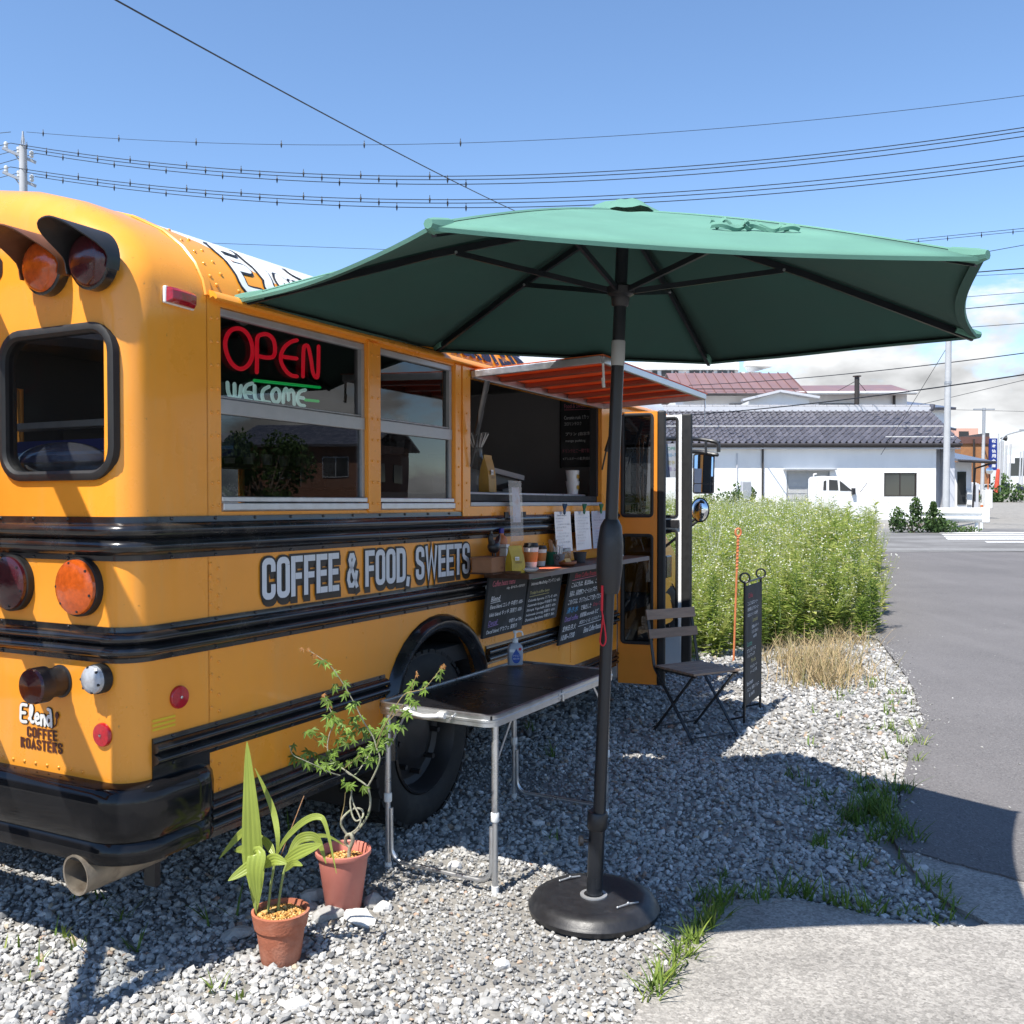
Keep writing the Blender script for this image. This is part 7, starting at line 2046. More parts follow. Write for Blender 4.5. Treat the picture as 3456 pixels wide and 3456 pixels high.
MB().lathe([(.03, 0), (.034, .005), (.034, .06), (.030, .068)], 24, cap=False).build('glass', bpy.data.materials['dripper_glass'], t, smooth=True); MB().lathe([(.034, .066), (.034, .080), (.03, .082)], 24).build('lid', m_alumatt, t, smooth=True)
t = onshelf('wooden_tray', 'small wooden tray of yellow packets at the front of the shelf', 'tray', 1071, 1066, .215)
o = MB().lathe([(0, .003), (.045, 0), (.062, .012), (.064, .024), (.056, .020), (0, .010)], 28, cap=False).build('tray', M('tray_wood', (0.26, 0.08, 0.03), 0.45, var=.2), t, smooth=True); o.scale = (1.15, .7, 1)
for k in range(4): MB().box(-.045 + .004*k, .030 + .004*k, -.018 + .009*k, -.016 + .009*k, .012, .036).build('packet', M('packet_yellow', (0.60, 0.32, 0.03), 0.5) if 'packet_yellow' not in bpy.data.materials else bpy.data.materials['packet_yellow'], t, rot=(-.5, 0, 0))
t = onshelf('dark_pot', 'dark grey tapered pot right of the wooden tray', 'pot', 1094, 1060, .16)
MB().lathe([(.030, 0), (.040, .058), (.041, .060), (.036, .055), (0, .045)], 24, cap=False).build('pot', M('slate_grey', (0.05, 0.05, 0.055), 0.6), t, smooth=True)
t = onshelf('red_menu_sheet', 'flat orange red sheet lying on the shelf', 'paper', 1030, 1071, .20); MB().box(-.08, .10, -.05, .05, 0, .0012).build('sheet', M('sheet_red', (0.55, 0.13, 0.06), 0.6), t)
t = onshelf('wooden_board', 'thin round ended wooden board hanging over the shelf front', 'board', 1018, 1083, .28); MB().poly([(x, y, .003) for x, y in rrect(-.10, .12, -.045, .045, .04, 5)], .0025, (0, 0, 1)).build('board', M('light_wood', (0.30, 0.16, 0.08), 0.5, var=.2), t)
t = onshelf('qr_stand', 'white card stand at the far end of the shelf behind the parasol pole', 'card stand', 1169, 1052, .14)
MB().poly([(-.035, -.015, 0), (.035, -.015, 0), (.035, .015, .10), (-.035, .015, .10)], .003, (0, -1, .3)).build('card', m_white, t); MB().poly([(-.035, -.0148 + .0262, .088), (.035, -.0148 + .0262, .088), (.035, -.0148 + .0295, .099), (-.035, -.0148 + .0295, .099)], .001, (0, 1, 0)).build('pink_band', chalk['pink'], t)
# laminated menus clipped below the hatch
m_film = M('laminated_paper', (0.52, 0.55, 0.62), 0.16, var=0.06, vscale=8, coat=0.8, bump=0.06, bscale=5)
m_ink = M('printed_ink', (0.10, 0.11, 0.16), 0.5); m_inkblue = M('printed_blue', (0.10, 0.16, 0.36), 0.5); m_inkred = M('printed_red', (0.40, 0.12, 0.12), 0.5)
for k, (u0, lab) in enumerate(((2.925, 'laminated menu sheet hanging left of three under the hatch'), (3.225, 'laminated menu sheet hanging in the middle of three under the hatch'), (3.505, 'laminated menu sheet hanging right of three under the hatch'))):
    t = place('menu_sheet', lab, 'menu sheet', u0 + .105, 0.045, 0, 0, 'laminated menus under the hatch')
    rows = [[(x, .02 - .018*abs(zz - 1.44)/.25 + .004*math.sin(9*x + k) - .018, zz + .004*x) for x in (-.125, -.06, 0, .06, .125)] for zz in (1.452, 1.40, 1.34, 1.28, 1.215)]
    MB().grid(rows).build('sheet', m_film, t, smooth=True)
    rl2 = random.Random(40+k)
    for j in range(11):
        zz = 1.425 - j*.0175; w_ = rl2.uniform(.08, .19)
        text('printed_line', rl2.choice(['ブレンドコーヒー', 'アイスコーヒー', 'カフェラテ', 'レモネード', 'Elena blend', 'カフェモカ', 'Iced coffee']) + ('  500-' if j % 2 else ''), rl2.choice((m_ink, m_ink, m_inkblue, m_inkred)), t, (-.105 + (0 if j % 3 else .02), .002 - .018*abs(zz-1.44)/.25 - .0045 - .0003, zz), (1, 0, 0), (0, 0, 1), w=w_, h=.0095)
    mb = MB().ball((0, -.012, 1.452), .012, 8, 6, (1, .7, 1.6)).tube([(0, -.012, 1.462), (-.022, -.014, 1.492)], .007, 8, dome=True).tube([(0, -.012, 1.462), (.022, -.014, 1.492)], .007, 8, dome=True).ball((0, -.012, 1.490), .009, 8, 6)
    mb.build('clip', M('clip_%d' % k, ((0.02, 0.06, 0.12), (0.02, 0.14, 0.07), (0.03, 0.16, 0.05))[k], 0.4), t, smooth=True)
# hanging clear sleeve with a leaflet
t = place('clear_sleeve', 'clear plastic sleeve with a leaflet taped below the hatch', 'plastic sleeve', 2.40, 0.03, 0)
MB().grid([[(x, -.012*math.sin(6*zz) - .02, zz) for x in (-.075, -.03, .02, .075)] for zz in (1.62, 1.55, 1.47, 1.38, 1.30)]).build('sleeve', glass('sleeve_film', (0.86, 0.88, 0.9), opacity=.18, film=(.6, .62, .66)), t, smooth=True)
MB().grid([[(x + .012, -.012*math.sin(6*zz) - .016, zz) for x in (-.045, .045)] for zz in (1.585, 1.52, 1.45, 1.40)]).build('leaflet', M('leaflet_paper', (0.45, 0.45, 0.55), 0.5, col2=(0.40, 0.25, 0.25), c2scale=30), t, smooth=True)
MB().box(-.12, -.078, -.0225, -.0145, 1.425, 1.455).box(.08, .125, -.0225, -.0145, 1.425, 1.455).build('tape', m_rubber, t)

# ------------------------------------------------------------------ chalkboards hung under the shelf
def chalkboard(label, u0, u1, z0, z1, vt, vb, lines, group='menu chalkboards under the shelf'):
    t = thing('menu_chalkboard', label, 'chalkboard', BW(u0, vb, z0), math.atan2(FW.y, FW.x), group)
    w, h = u1-u0, z1-z0; lean = math.atan2(vt-vb, h); L = math.hypot(h, vt-vb)
    t.rotation_euler = (lean, 0, math.atan2(FW.y, FW.x))
    MB().box(0, w, -.007, .007, 0, L).build('board', m_board, t, bevel=.002)
    for (body, c, x, z, ww, hh) in lines:
        if body == '_': MB().bar((x, -.0078, z), (x+ww, -.0078, z + hh), .0008, .0028).build('chalk_underline', chalk[c], t)
        else: text('chalk_lettering', body, chalk[c], t, (x, -.0082, z), (1, 0, 0), (0, 0, 1), w=ww, h=hh*1.05, shear=.15, off=.012)
    return t
chalkboard('left menu chalkboard headed Coffee beans menu under the shelf', 2.055, 2.495, 0.822, 1.128, .075, .035, [
    ('Coffee beans menu', 'pink', .04, .262, .25, .028), ('100g~ 豆のまま or 挽き売り', 'white', .20, .235, .21, .016), ('Blend', 'white', .04, .185, .10, .026), ('_', 'white', .04, .178, .11, .003), ('Elena blend エレナ 中煎り 600-', 'white', .04, .145, .37, .025), ('kikki blend キッキ 深煎り 600-', 'white', .04, .105, .37, .025), ('Decaf', 'violet', .04, .062, .10, .024), ('_', 'violet', .04, .056, .11, .003), ('中煎り or 730-', 'white', .27, .052, .15, .022), ('Decaf blend デカフェ 深煎り', 'white', .03, .018, .34, .024)])
chalkboard('middle menu chalkboard headed Single beans under the shelf', 2.505, 2.945, 0.838, 1.136, .085, .035, [
    ('Single beans', 'green', .03, .262, .17, .022), ('_', 'green', .03, .256, .16, .002), ('200g or 500g', 'white', .28, .27, .14, .016), ('Indonesia Mandheling マンデリン 650-', 'white', .03, .215, .38, .026), ("Today's coffee bean", 'yellow', .03, .165, .25, .022), ('_', 'yellow', .03, .158, .25, .002), ('Columbia Supremo スプレモ  650-', 'white', .02, .125, .38, .020), ('Guatemala Antigua 中深煎り 700-', 'white', .02, .098, .38, .020), ('Ethiopia Yirgacheffe 浅煎り 650-', 'white', .02, .071, .38, .020), ('Indonesia Lintong 深煎り 650-', 'white', .02, .044, .38, .020), ('Dominica Barahona 中煎り 700-', 'white', .02, .018, .38, .020)])
chalkboard('large chalkboard headed Elena Coffee Roasters welcome beside the parasol pole', 2.975, 3.72, 0.665, 1.115, .115, .035, [
    ('Elena Coffee Roastersへようこそ', 'red', .08, .400, .56, .032), ('_', 'pink', .05, .390, .62, .008), ('こんにちは、私はElena、こっちはおともだち', 'white', .05, .345, .66, .032), ('当店は、自家焙煎コーヒーショップのテイクアウトカフェです', 'white', .04, .292, .66, .034), ('このバスは、カリフォルニアで走ってたスクールバス', 'white', .04, .240, .66, .034), ('湧き水', 'blue', .04, .190, .17, .034), ('で抽出した', 'white', .25, .190, .17, .032), ('Drip Coffee', 'red', .45, .190, .20, .028), ('Decaf coffee', 'violet', .03, .140, .20, .030), ('自家製Lemonade など', 'white', .26, .143, .30, .030), ('定休日:月.火', 'white', .02, .080, .20, .034), ('本日のコーヒーは、インドネシア・トラジャ', 'white', .27, .098, .42, .026), ('_', 'white', .26, .088, .43, .003), ('10:00~17:00', 'white', .02, .028, .20, .032), ('Elena Coffee Roasters', 'white', .36, .035, .32, .034)])
# round white magnet left of the boards
u, z = S(908, 1108, 0.0)
MB().lathe([(.011, 0), (.011, -.012), (.008, -.014)], 14, (u, -.03, z), 'y').build('white_knob', m_whiteplastic, bus, smooth=True)
# paper taped in the far door pane
t = place('opening_hours_sheet', 'paper sheet with opening hours taped inside the far door pane', 'paper', 4.99, 0.10, 1.83)
MB().grid([[(0.0, y, z) for y in (-.075, .06)] for z in (-.13, .13)]).build('sheet', M('hours_paper', (0.45, 0.47, 0.55), 0.5), t)
for (b, c, z, h_) in (('OPEN', 'green', .08, .025), ('10:00~17:00', 'blue', .03, .025), ('定休日', 'yellow', -.03, .03), ('月.火', 'violet', -.08, .03)):
    text('hours_lettering', b, chalk[c], t, (-.0015, .045, z), (0, -1, 0), (0, 0, 1), w=.09, h=h_)

# equipment standing further inside the hatch
t = place('coffee_grinder', 'black coffee grinder standing inside at the left of the hatch', 'grinder', 2.45, -0.75, 0.80)
MB().box(-.09, .09, -.11, .11, .0, .62).build('base_cabinet', m_int, t); MB().box(-.08, .08, -.10, .10, .621, .98).build('body', m_cast, t, bevel=.02); MB().lathe([(.05, .98), (.085, 1.14), (.085, 1.20)], 20, cap=False).build('hopper', bpy.data.materials['dripper_glass'], t, smooth=True)
t = place('espresso_machine', 'steel espresso machine on the back counter inside the hatch', 'espresso machine', 3.05, -1.45, 0.80)
MB().box(-.5, .6, -.28, .28, .0, .78).build('cabinet', m_int, t); MB().box(-.3, .3, -.24, .24, .781, 1.12).build('body', M('machine_steel', (0.35, 0.35, 0.36), 0.3, metal=.8), t, bevel=.02); MB().tube([(-.15, -.30, .95), (-.15, -.22, .95)], .035, 12).build('group_head', m_chrome, t, smooth=True); MB().tube([(.15, -.30, .95), (.15, -.22, .95)], .035, 12).build('group_head', m_chrome, t, smooth=True)
t = place('wall_shelf', 'shelf with white cups on the far wall inside the hatch', 'shelf', 2.9, -1.95, 1.72)
MB().box(-.6, .7, -.12, .12, 0, .025).build('plank', m_wood, t)
for k in range(7): MB().lathe([(.03, .026), (.04, .10), (.037, .098)], 16, (-.5 + .17*k, 0, 0), cap=False).build('cup', m_whiteplastic, t, smooth=True)
# ------------------------------------------------------------------ white house with a tiled roof across the side street
m_wallw = M('white_render', (0.80, 0.80, 0.79), 0.8, var=0.03, vscale=2, bump=0.05, bscale=60, col2=(0.70, 0.69, 0.67), c2scale=.6, c2lo=.5, c2hi=.8, stretch=(1, 1, .35))
m_wallg = M('grey_render', (0.50, 0.51, 0.54), 0.8, var=0.04, vscale=2)
m_tile = M('glazed_tile', (0.105, 0.102, 0.120), 0.25, var=0.25, vscale=2.0, spec=0.6, objrand=0.22, col2=(0.11, 0.105, 0.115), c2scale=1.5)
m_tilestuff = M('glazed_tile_far', (0.105, 0.102, 0.120), 0.25, var=0.35, vscale=2.6, spec=0.6)
m_mortar = M('mortar', (0.55, 0.55, 0.54), 0.8, var=0.1)
m_gut = M('gutter_brown', (0.035, 0.030, 0.030), 0.5)
m_winframe = M('bronze_frame', (0.035, 0.028, 0.024), 0.45)
m_dglass = M('dark_window_glass', (0.03, 0.032, 0.036), 0.06, var=0.0, rvar=0.0, spec=0.8)
HD = 42.0
def HX(x, d=HD): return A(x, 900, d).x
def HZ(y, d=HD): return A(900, y, d).z
hb = gz(HD)
x0, x1 = HX(1180), HX(1766)
wh = thing('white_house', 'white single storey house with dark tiled roof behind the weeds', 'house', (x0, HD, hb))
zt = HZ(836) - hb; L = x1 - x0
wx = lambda px: HX(px) - x0
wz = lambda py: HZ(py) - hb
gw = [(wx(1484), wz(947)), (wx(1566), wz(947)), (wx(1566), wz(888)), (wx(1484), wz(888))]
ww = [(wx(1668), wz(937)), (wx(1730), wz(937)), (wx(1730), wz(892)), (wx(1668), wz(892))]
sheet('front_wall', [(0, 0), (L, 0), (L, zt), (0, zt)], [gw, ww], m_wallw, wh, lambda a, b: (a, 0, b), 0.2, (0, 1, 0))
MB().box(0, L, 0.22, 6.3, 0, zt).build('house_body', m_wallw, wh)
MB().box(-.1, L+.02, -0.05, -.002, 0, 0.18).build('plinth', M('plinth_grey', (0.42, 0.41, 0.39), 0.9), wh)
xr = wx(1801)
MB().box(L+.002, xr, 0.9, 6.3, 0, zt+.0).build('porch_wall', m_wallg, wh)
MB().box(xr-.25, xr, 0.0, 0.9, 0, zt).build('porch_pier', m_wallg, wh)
MB().box(wx(1771), wx(1778), 0.86, 0.90, wz(925), wz(905)).build('intercom', m_dark, wh)
def window(parent, q, y=0.02, panes=2, frame=m_winframe, glassm=m_dglass, fw_=0.05):
    w = bpy.data.objects.new('window', None); COL.objects.link(w); w.parent = parent
    (a0, b0_), (a1, _), (_, b1_), _ = q[0], q[1], q[2], q[3]
    mb = MB().box(a0, a1, y, y+.06, b0_, b0_+fw_).box(a0, a1, y, y+.06, b1_-fw_, b1_).box(a0, a0+fw_, y, y+.06, b0_+fw_, b1_-fw_).box(a1-fw_, a1, y, y+.06, b0_+fw_, b1_-fw_)
    mb.build('frame', frame, w)
    for k in range(panes):
        xa = a0 + fw_ + (a1-a0-2*fw_)*k/panes; xb = a0 + fw_ + (a1-a0-2*fw_)*(k+1)/panes
        MB().box(xa+.02, xb-.02, y+.03 + .012*(k % 2), y+.036 + .012*(k % 2), b0_+fw_, b1_-fw_).build('pane', glassm, w)
        if k: MB().box(xa-.025, xa+.019, y+.01, y+.055, b0_+fw_, b1_-fw_).build('mullion', frame, w)
    return w
window(wh, ww)
w = window(wh, gw, 0.04, 2, m_alumatt, M('shutter_grey', (0.42, 0.42, 0.41), 0.6, var=.05))
for k in range(5): MB().box(gw[0][0]+.08, (gw[0][0]+gw[1][0])/2-.05, .055, .066, gw[0][1]+.1+k*.27, gw[0][1]+.12+k*.27).build('shutter_rib', m_alumatt, w)
MB().box(gw[0][0]-.15, gw[1][0]+.2, -.35, -.001, gw[2][1]+.02, gw[2][1]+.08).build('canopy_ledge', m_alumatt, wh)
MB().tube([(wx(1438), -.08, 0), (wx(1438), -.08, zt-.05)], .045, 10).build('downpipe', m_winframe, wh)
MB().tube([(wx(1390), -.05, 0), (wx(1390), -.05, wz(855))], .03, 8).build('vent_pipe', m_wallg, wh)
# roof: eave, ridge, every tile
EY, EZ = -0.36, wz(838); RY, RZ = 2.9, HZ(776, HD + 2.9) - hb
xe = HX(1806, HD) - x0
NC, NR = 44, 10
pitch = 0.292
xs0 = xe - NC*pitch
sl = Vector((0, RY-EY, RZ-EZ)); SL = sl.length; ang = math.atan2(RZ-EZ, RY-EY); exp_ = SL/NR
MB().poly([(0-1, EY, EZ-.05), (xe, EY, EZ-.05), (xe, RY, RZ-.05), (-1, RY, RZ-.05)], .12, (0, -math.sin(ang), math.cos(ang))).build('roof_deck', m_gut, wh)
MB().poly([(-1, 2*RY-EY, EZ-.05), (xe, 2*RY-EY, EZ-.05), (xe, RY+.002, RZ-.05), (-1, RY+.002, RZ-.05)], .12, (0, math.sin(ang), math.cos(ang))).build('roof_back', m_tilestuff, wh)
MB().poly([(xe-.30, EY+.2, EZ-.16), (xe-.30, 2*RY-EY-.2, EZ-.16), (xe-.30, RY, RZ-.16)], .1, (1, 0, 0)).build('gable', m_wallg, wh)
def tile_mb():
    mb = MB(); prof = []
    for i in range(9):
        t = i/8
        if t < 0.66: z = -0.040*math.sin(PI*t/0.66)
        else: z = 0.10*math.sin(PI*(t-.66)/.34)
        prof.append((t*pitch, z))
    Lt = exp_*1.16
    top = [[(x, 0, z + .032) for x, z in prof], [(x, Lt, z - .012) for x, z in prof]]
    bot = [(x, 0, z) for x, z in prof]
    mb.grid([bot, top[0]]); mb.grid(top)
    return mb
tm = tile_mb(); tile_me = tm.mesh('roof_tile'); tile_me.materials.append(m_tile); tile_me.shade_smooth()
try: tile_me.set_sharp_from_angle(angle=math.radians(50))
except Exception: pass
rest = MB(); cnt = 0
for r in range(NR):
    for c in range(NC - 1, -1, -1):
        px_ = xs0 + c*pitch; p = Vector((px_, EY, EZ)) + sl*(r/NR) + Vector((0, -math.sin(ang), math.cos(ang)))*.02
        if cnt < 300 and c >= NC - 30:
            o = bpy.data.objects.new('roof_tile', tile_me); COL.objects.link(o); o.parent = wh; o.location = p; o.rotation_euler = (ang + rnd.uniform(-.012, .012), rnd.uniform(-.01, .01), 0); cnt += 1
        else:
            ca, sa = math.cos(ang), math.sin(ang)
            rest.add([(p.x + x, p.y + y*ca - z*sa, p.z + y*sa + z*ca) for x, y, z in tm.v], tm.f)
o = rest.build('more_roof_tiles', m_tilestuff, wh, smooth=True, fix=False); o['kind'] = 'stuff'
MB().box(xs0, xe+.02, RY-.13, RY+.13, RZ-.02, RZ+.20).build('ridge_course', m_wallg, wh)
for k in range(24):
    xa = xs0 + (xe-xs0)*k/24; xb = xs0 + (xe-xs0)*(k+1)/24 - .02
    MB().tube([(xa, RY, RZ+.20), (xb, RY, RZ+.20)], .11, 10).build('ridge_tile', M('ridge_grey', (0.30, 0.30, 0.31), 0.4, var=.1) if 'ridge_grey' not in bpy.data.materials else bpy.data.materials['ridge_grey'], wh, smooth=True)
MB().tube([(xe-.05, RY-.02, RZ+.02), (xe+.12, RY-.02, RZ+.10), (xe+.16, RY-.02, RZ+.32)], .13, 8).build('ridge_end_tile', m_tilestuff, wh, smooth=True)
for z_, sx in ((0.42, xs0), (0.10, xe-3.2)):
    p = Vector((0, EY, EZ)) + sl*z_
    MB().tube([(sx, p.y-.05, p.z+.14), (xe-.2, p.y-.05, p.z+.14)], .022, 6).build('snow_bar', m_mortar, wh)
MB().tube([(xs0, EY-.08, EZ-.04), (xe, EY-.08, EZ-.04)], .06, 10).build('gutter', m_gut, wh, smooth=True)
MB().box(0, xe, EY+.05, -.002, EZ-.22, EZ-.17).build('soffit', m_wallg, wh)
# ------------------------------------------------------------------ annexe roofs at the right end
an = thing('annexe', 'small tiled annexe with dark gutters right of the white house', 'house', A(1802, 960, 47) * 1.0)
an.location.z = gz(47)
ax_ = lambda px: A(px, 900, 47).x - an.location.x
az_ = lambda py: A(900, py, 47).z - an.location.z
MB().box(0, ax_(1833), 0, 6, 0, az_(872)).build('wall', m_wallw, an)
mb = MB().poly([(-.3, -.9, az_(868)), (ax_(1860), -.9, az_(872)), (ax_(1826), 2.4, az_(846)), (-.3, 2.4, az_(844))], .12, (0, -.4, .9)); mb.build('porch_roof', m_tilestuff, an)
MB().tube([(-.3, -.98, az_(871)), (ax_(1860), -.98, az_(874))], .07, 8).tube([(ax_(1858), -.95, az_(874)), (ax_(1838), -.1, az_(884)), (ax_(1834), -.05, 0)], .05, 8).build('gutter', m_gut, an, smooth=True)
MB().box(-.4, ax_(1822), 2.6, 6, az_(872), az_(795)).build('upper_wall', m_wallg, an)
MB().poly([(-.4, 1.8, az_(797)), (ax_(1836), 1.8, az_(803)), (ax_(1824), 4.4, az_(779)), (-.4, 4.4, az_(775))], .12, (0, -.4, .9)).build('upper_roof', m_tilestuff, an)
MB().box(ax_(1806), ax_(1822), -.05, -.001, az_(952), az_(890)).build('sliding_door', m_dglass, an)
MB().box(ax_(1823), ax_(1832), -.12, -.051, az_(952), az_(925)).build('white_board', m_white, an)

# ------------------------------------------------------------------ big house behind with a red brown metal roof
H2 = 60.0
rh = thing('red_roof_house', 'two storey white house with red brown standing seam metal roof', 'house', (A(1270, 900, H2).x, H2, gz(H2)))
rx = lambda px, d=H2: A(px, 900, d).x - rh.location.x
rz = lambda py, d=H2: A(900, py, d).z - rh.location.z
m_redroof = M('red_metal_roof', (0.215, 0.128, 0.122), 0.42, var=0.08, vscale=1.5, objrand=0.06)
xl, xrr = rx(1270), rx(1512)
MB().box(xl+.6, xrr-.3, 0, 8, 0, rz(745)).build('wall', m_wallw, rh)
ez, rz_ = rz(743, H2-1), rz(704, H2+4)
npan = 13
for k in range(npan):
    a, b = xl + (xrr-xl)*k/npan, xl + (xrr-xl)*(k+1)/npan
    MB().poly([(a+.02, -1, ez), (b-.02, -1, ez), (b+.18, 4, rz_), (a+.22, 4, rz_)], .06, (0, -.4, .9)).build('roof_panel', m_redroof, rh)
    MB().bar((b, -1, ez+.04), (b+.2, 4, rz_+.04), .05, .10).build('standing_seam', m_redroof, rh)
MB().poly([(xl, 9, ez), (xrr, 9, ez), (xrr+.2, 4.05, rz_), (xl+.2, 4.05, rz_)], .06, (0, .4, .9)).build('roof_back', m_redroof, rh)
MB().poly([(xrr-.3, -.4, ez-.1), (xrr-.3, 8.4, ez-.1), (xrr-.1, 4, rz_-.15)], .1, (1, 0, 0)).build('gable', m_gut, rh)
MB().tube([(xl, -1.1, ez-.05), (xrr, -1.1, ez-.05)], .08, 8).build('gutter', m_gut, rh)
MB().tube([(xl+.5, -.6, ez+.35), (xrr-.4, -.6, ez+.35)], .03, 6).build('snow_rail', m_gut, rh)
# gabled porch
g0, g1, gp = rx(1404, 57), rx(1535, 57), rx(1468, 57)
MB().poly([(g0+.3, -3, 0), (g1-.3, -3, 0), (g1-.3, -3, rz(752, 57)), (gp, -3, rz(741, 57)), (g0+.3, -3, rz(756, 57))], 3, (0, -1, 0)).build('porch_wall', m_wallw, rh)
MB().bar((g0-.2, -3.2, rz(756, 57)), (gp, -3.2, rz(739, 57)), .5, .14).bar((gp, -3.2, rz(739, 57)), (g1+.2, -3.2, rz(751, 57)), .5, .14).build('barge_board', m_wallg, rh)
window(rh, [(rx(1375, H2), rz(775)), (rx(1400), rz(775)), (rx(1400), rz(762)), (rx(1375), rz(762))], -.08)
# right wing
q0, q1 = rx(1512), rx(1716)
MB().box(q0-.5, q1, .5, 7, 0, rz(743)).build('wing_wall', m_wallw, rh)
MB().poly([(q0-.8, -.4, rz(742, H2-.4)), (q1+.2, -.4, rz(741, H2-.4)), (q1+.2, 3.5, rz(726, H2+3.5)), (q0-.8, 3.5, rz(728, H2+3.5))], .12, (0, -.3, .95)).build('wing_roof', m_redroof, rh)
MB().tube([(q0-.8, -.5, rz(742, H2-.4)), (q1+.2, -.5, rz(741, H2-.4))], .11, 8).build('wing_gutter', m_mortar, rh)
MB().tube([(rx(1690), .35, 0), (rx(1690), .35, rz(745))], .09, 8).build('downpipe', m_winframe, rh)
window(rh, [(rx(1549), rz(775)), (rx(1621), rz(775)), (rx(1621), rz(760)), (rx(1549), rz(760))], .42, 3)
fl = bpy.data.objects.new('chimney_flue', None); COL.objects.link(fl); fl.parent = rh
MB().tube([(rx(1609), -.6, rz(790)), (rx(1609), -.6, rz(714))], .15, 12).build('pipe', m_winframe, fl, smooth=True)
MB().tube([(rx(1609), -.6, rz(713)), (rx(1609), -.6, rz(711.5))], .26, 12).build('cowl', m_winframe, fl, smooth=True)
for sx in (-1, 1): MB().tube([(rx(1609), -.6, rz(720)), (rx(1609)+sx*.9, .3, rz(737))], .02, 5).build('stay', m_winframe, fl)
# tiled roof seen beyond the wing
t3 = thing('far_tiled_house', 'far house with dark tiled hip roof behind the red roofed wing', 'house', (A(1700, 900, 70).x, 70, gz(70)))
MB().box(0, A(1785, 900, 70).x - t3.location.x, 0, 6, 0, A(900, 768, 70).z - t3.location.z).build('wall', m_wallw, t3)
zz = lambda py: A(900, py, 70).z - t3.location.z; xx = lambda px: A(px, 900, 70).x - t3.location.x
MB().poly([(-.5, -.6, zz(770)), (xx(1796), -.6, zz(770)), (xx(1740), 3, zz(749)), (-.5, 3, zz(747))], .2, (0, -.4, .9)).build('roof', m_tilestuff, t3)
# ------------------------------------------------------------------ apartment block far left
H3 = 120.0
ap = thing('apartment_block', 'long white apartment block far behind above the hatch awning', 'building', (A(1120, 900, H3).x, H3, gz(H3)))
pxx = lambda px: A(px, 900, H3).x - ap.location.x; pz = lambda py: A(900, py, H3).z - ap.location.z
MB().box(0, pxx(1392), 0, 10, 0, pz(683)).build('wall', m_wallw, ap)
MB().box(0, pxx(1392), -.4, -.001, pz(698), pz(684)).build('parapet_band', m_wallw, ap)
for k in range(18):
    xa = 1150 + k*13.2 + (4 if k % 4 == 3 else 0)
    if k in (5, 10): continue
    w_ = bpy.data.objects.new('window', None); COL.objects.link(w_); w_.parent = ap
    MB().box(pxx(xa), pxx(xa+10.5), -.1, -.002, pz(710.5), pz(699)).build('frame', m_alumatt, w_)
    MB().box(pxx(xa+.8), pxx(xa+9.8), -.14, -.102, pz(709.8), pz(699.6)).build('pane', m_dglass, w_)
MB().poly([(pxx(1392), -4, pz(698)), (pxx(1440), -4, pz(700)), (pxx(1438), 6, pz(690)), (pxx(1426), 6, pz(676)), (pxx(1392), -4, pz(684))], 1.0, (0, -1, 0)).build('roof_overhang', m_wallw, ap)
MB().box(pxx(1394), pxx(1436), 0, 8, 0, pz(702)).build('end_wall', m_wallw, ap)
MB().box(pxx(1130), pxx(1142), 2, 6, pz(683), pz(668)).box(pxx(1250), pxx(1270), 2, 6, pz(683), pz(679)).build('roof_structure', m_wallw, ap)

# ------------------------------------------------------------------ brick bank, sign and the street beyond
H4 = 90.0
bk = thing('brick_building', 'brown brick building with dark roof band at the far right', 'building', (A(1812, 900, H4).x, H4, gz(H4)))
bx_ = lambda px: A(px, 900, H4).x - bk.location.x; bz = lambda py: A(900, py, H4).z - bk.location.z
def brick_mat():
    m, nt, b = new_mat('brown_brick'); L_ = nt.links.new
    tcn = nt.nodes.new('ShaderNodeTexCoord'); br = nt.nodes.new('ShaderNodeTexBrick')
    mpn = nt.nodes.new('ShaderNodeMapping'); mpn.inputs['Rotation'].default_value = (PI/2, 0, 0)
    L_(tcn.outputs['Object'], mpn.inputs[0]); L_(mpn.outputs[0], br.inputs['Vector'])
    br.inputs['Color1'].default_value = (0.36, 0.16, 0.06, 1); br.inputs['Color2'].default_value = (0.30, 0.125, 0.05, 1); br.inputs['Mortar'].default_value = (0.28, 0.15, 0.08, 1); br.inputs['Scale'].default_value = 1.6
    L_(br.outputs['Color'], b.inputs['Base Color']); b.inputs['Roughness'].default_value = 0.85
    return m
m_brick = brick_mat()
MB().box(0, bx_(1864), 0, 12, 0, bz(837)).build('wall', m_brick, bk)
MB().box(-.1, bx_(1865), -.15, 12, bz(837), bz(824)).build('roof_band', M('brown_metal', (0.13, 0.06, 0.045), 0.5), bk)
MB().box(bx_(1864)+.002, bx_(1884), 1.5, 10, 0, bz(886)).build('entrance_wing', M('red_brick', (0.26, 0.09, 0.045), 0.8, var=.2, vscale=4), bk)
MB().box(bx_(1864)+.002, bx_(1871), 0.5, 10, bz(886), bz(816)).build('corner_tower', M('slate_metal', (0.06, 0.055, 0.06), 0.5), bk)
MB().tube([(bx_(1834), -.3, bz(915)), (bx_(1834), -.3, bz(829))], .09, 6).build('rain_pipe', m_winframe, bk)
pkb = thing('pink_building', 'pale pink block rising behind the brick building', 'building', (A(1800, 900, 110).x, 110, gz(110)))
MB().box(0, A(1845, 900, 110).x - pkb.location.x, 0, 10, 0, A(900, 808, 110).z - pkb.location.z).build('wall', M('pink_render', (0.62, 0.36, 0.28), 0.8), pkb)
MB().box(.5, 1.6, -.1, -.002, 6.2, 6.9).build('wall_window', m_dglass, pkb)
bs = thing('bank_sign', 'tall blue vertical sign with white characters on the brick building', 'sign', (A(1868, 900, 88).x, 88, A(900, 887, 88).z))
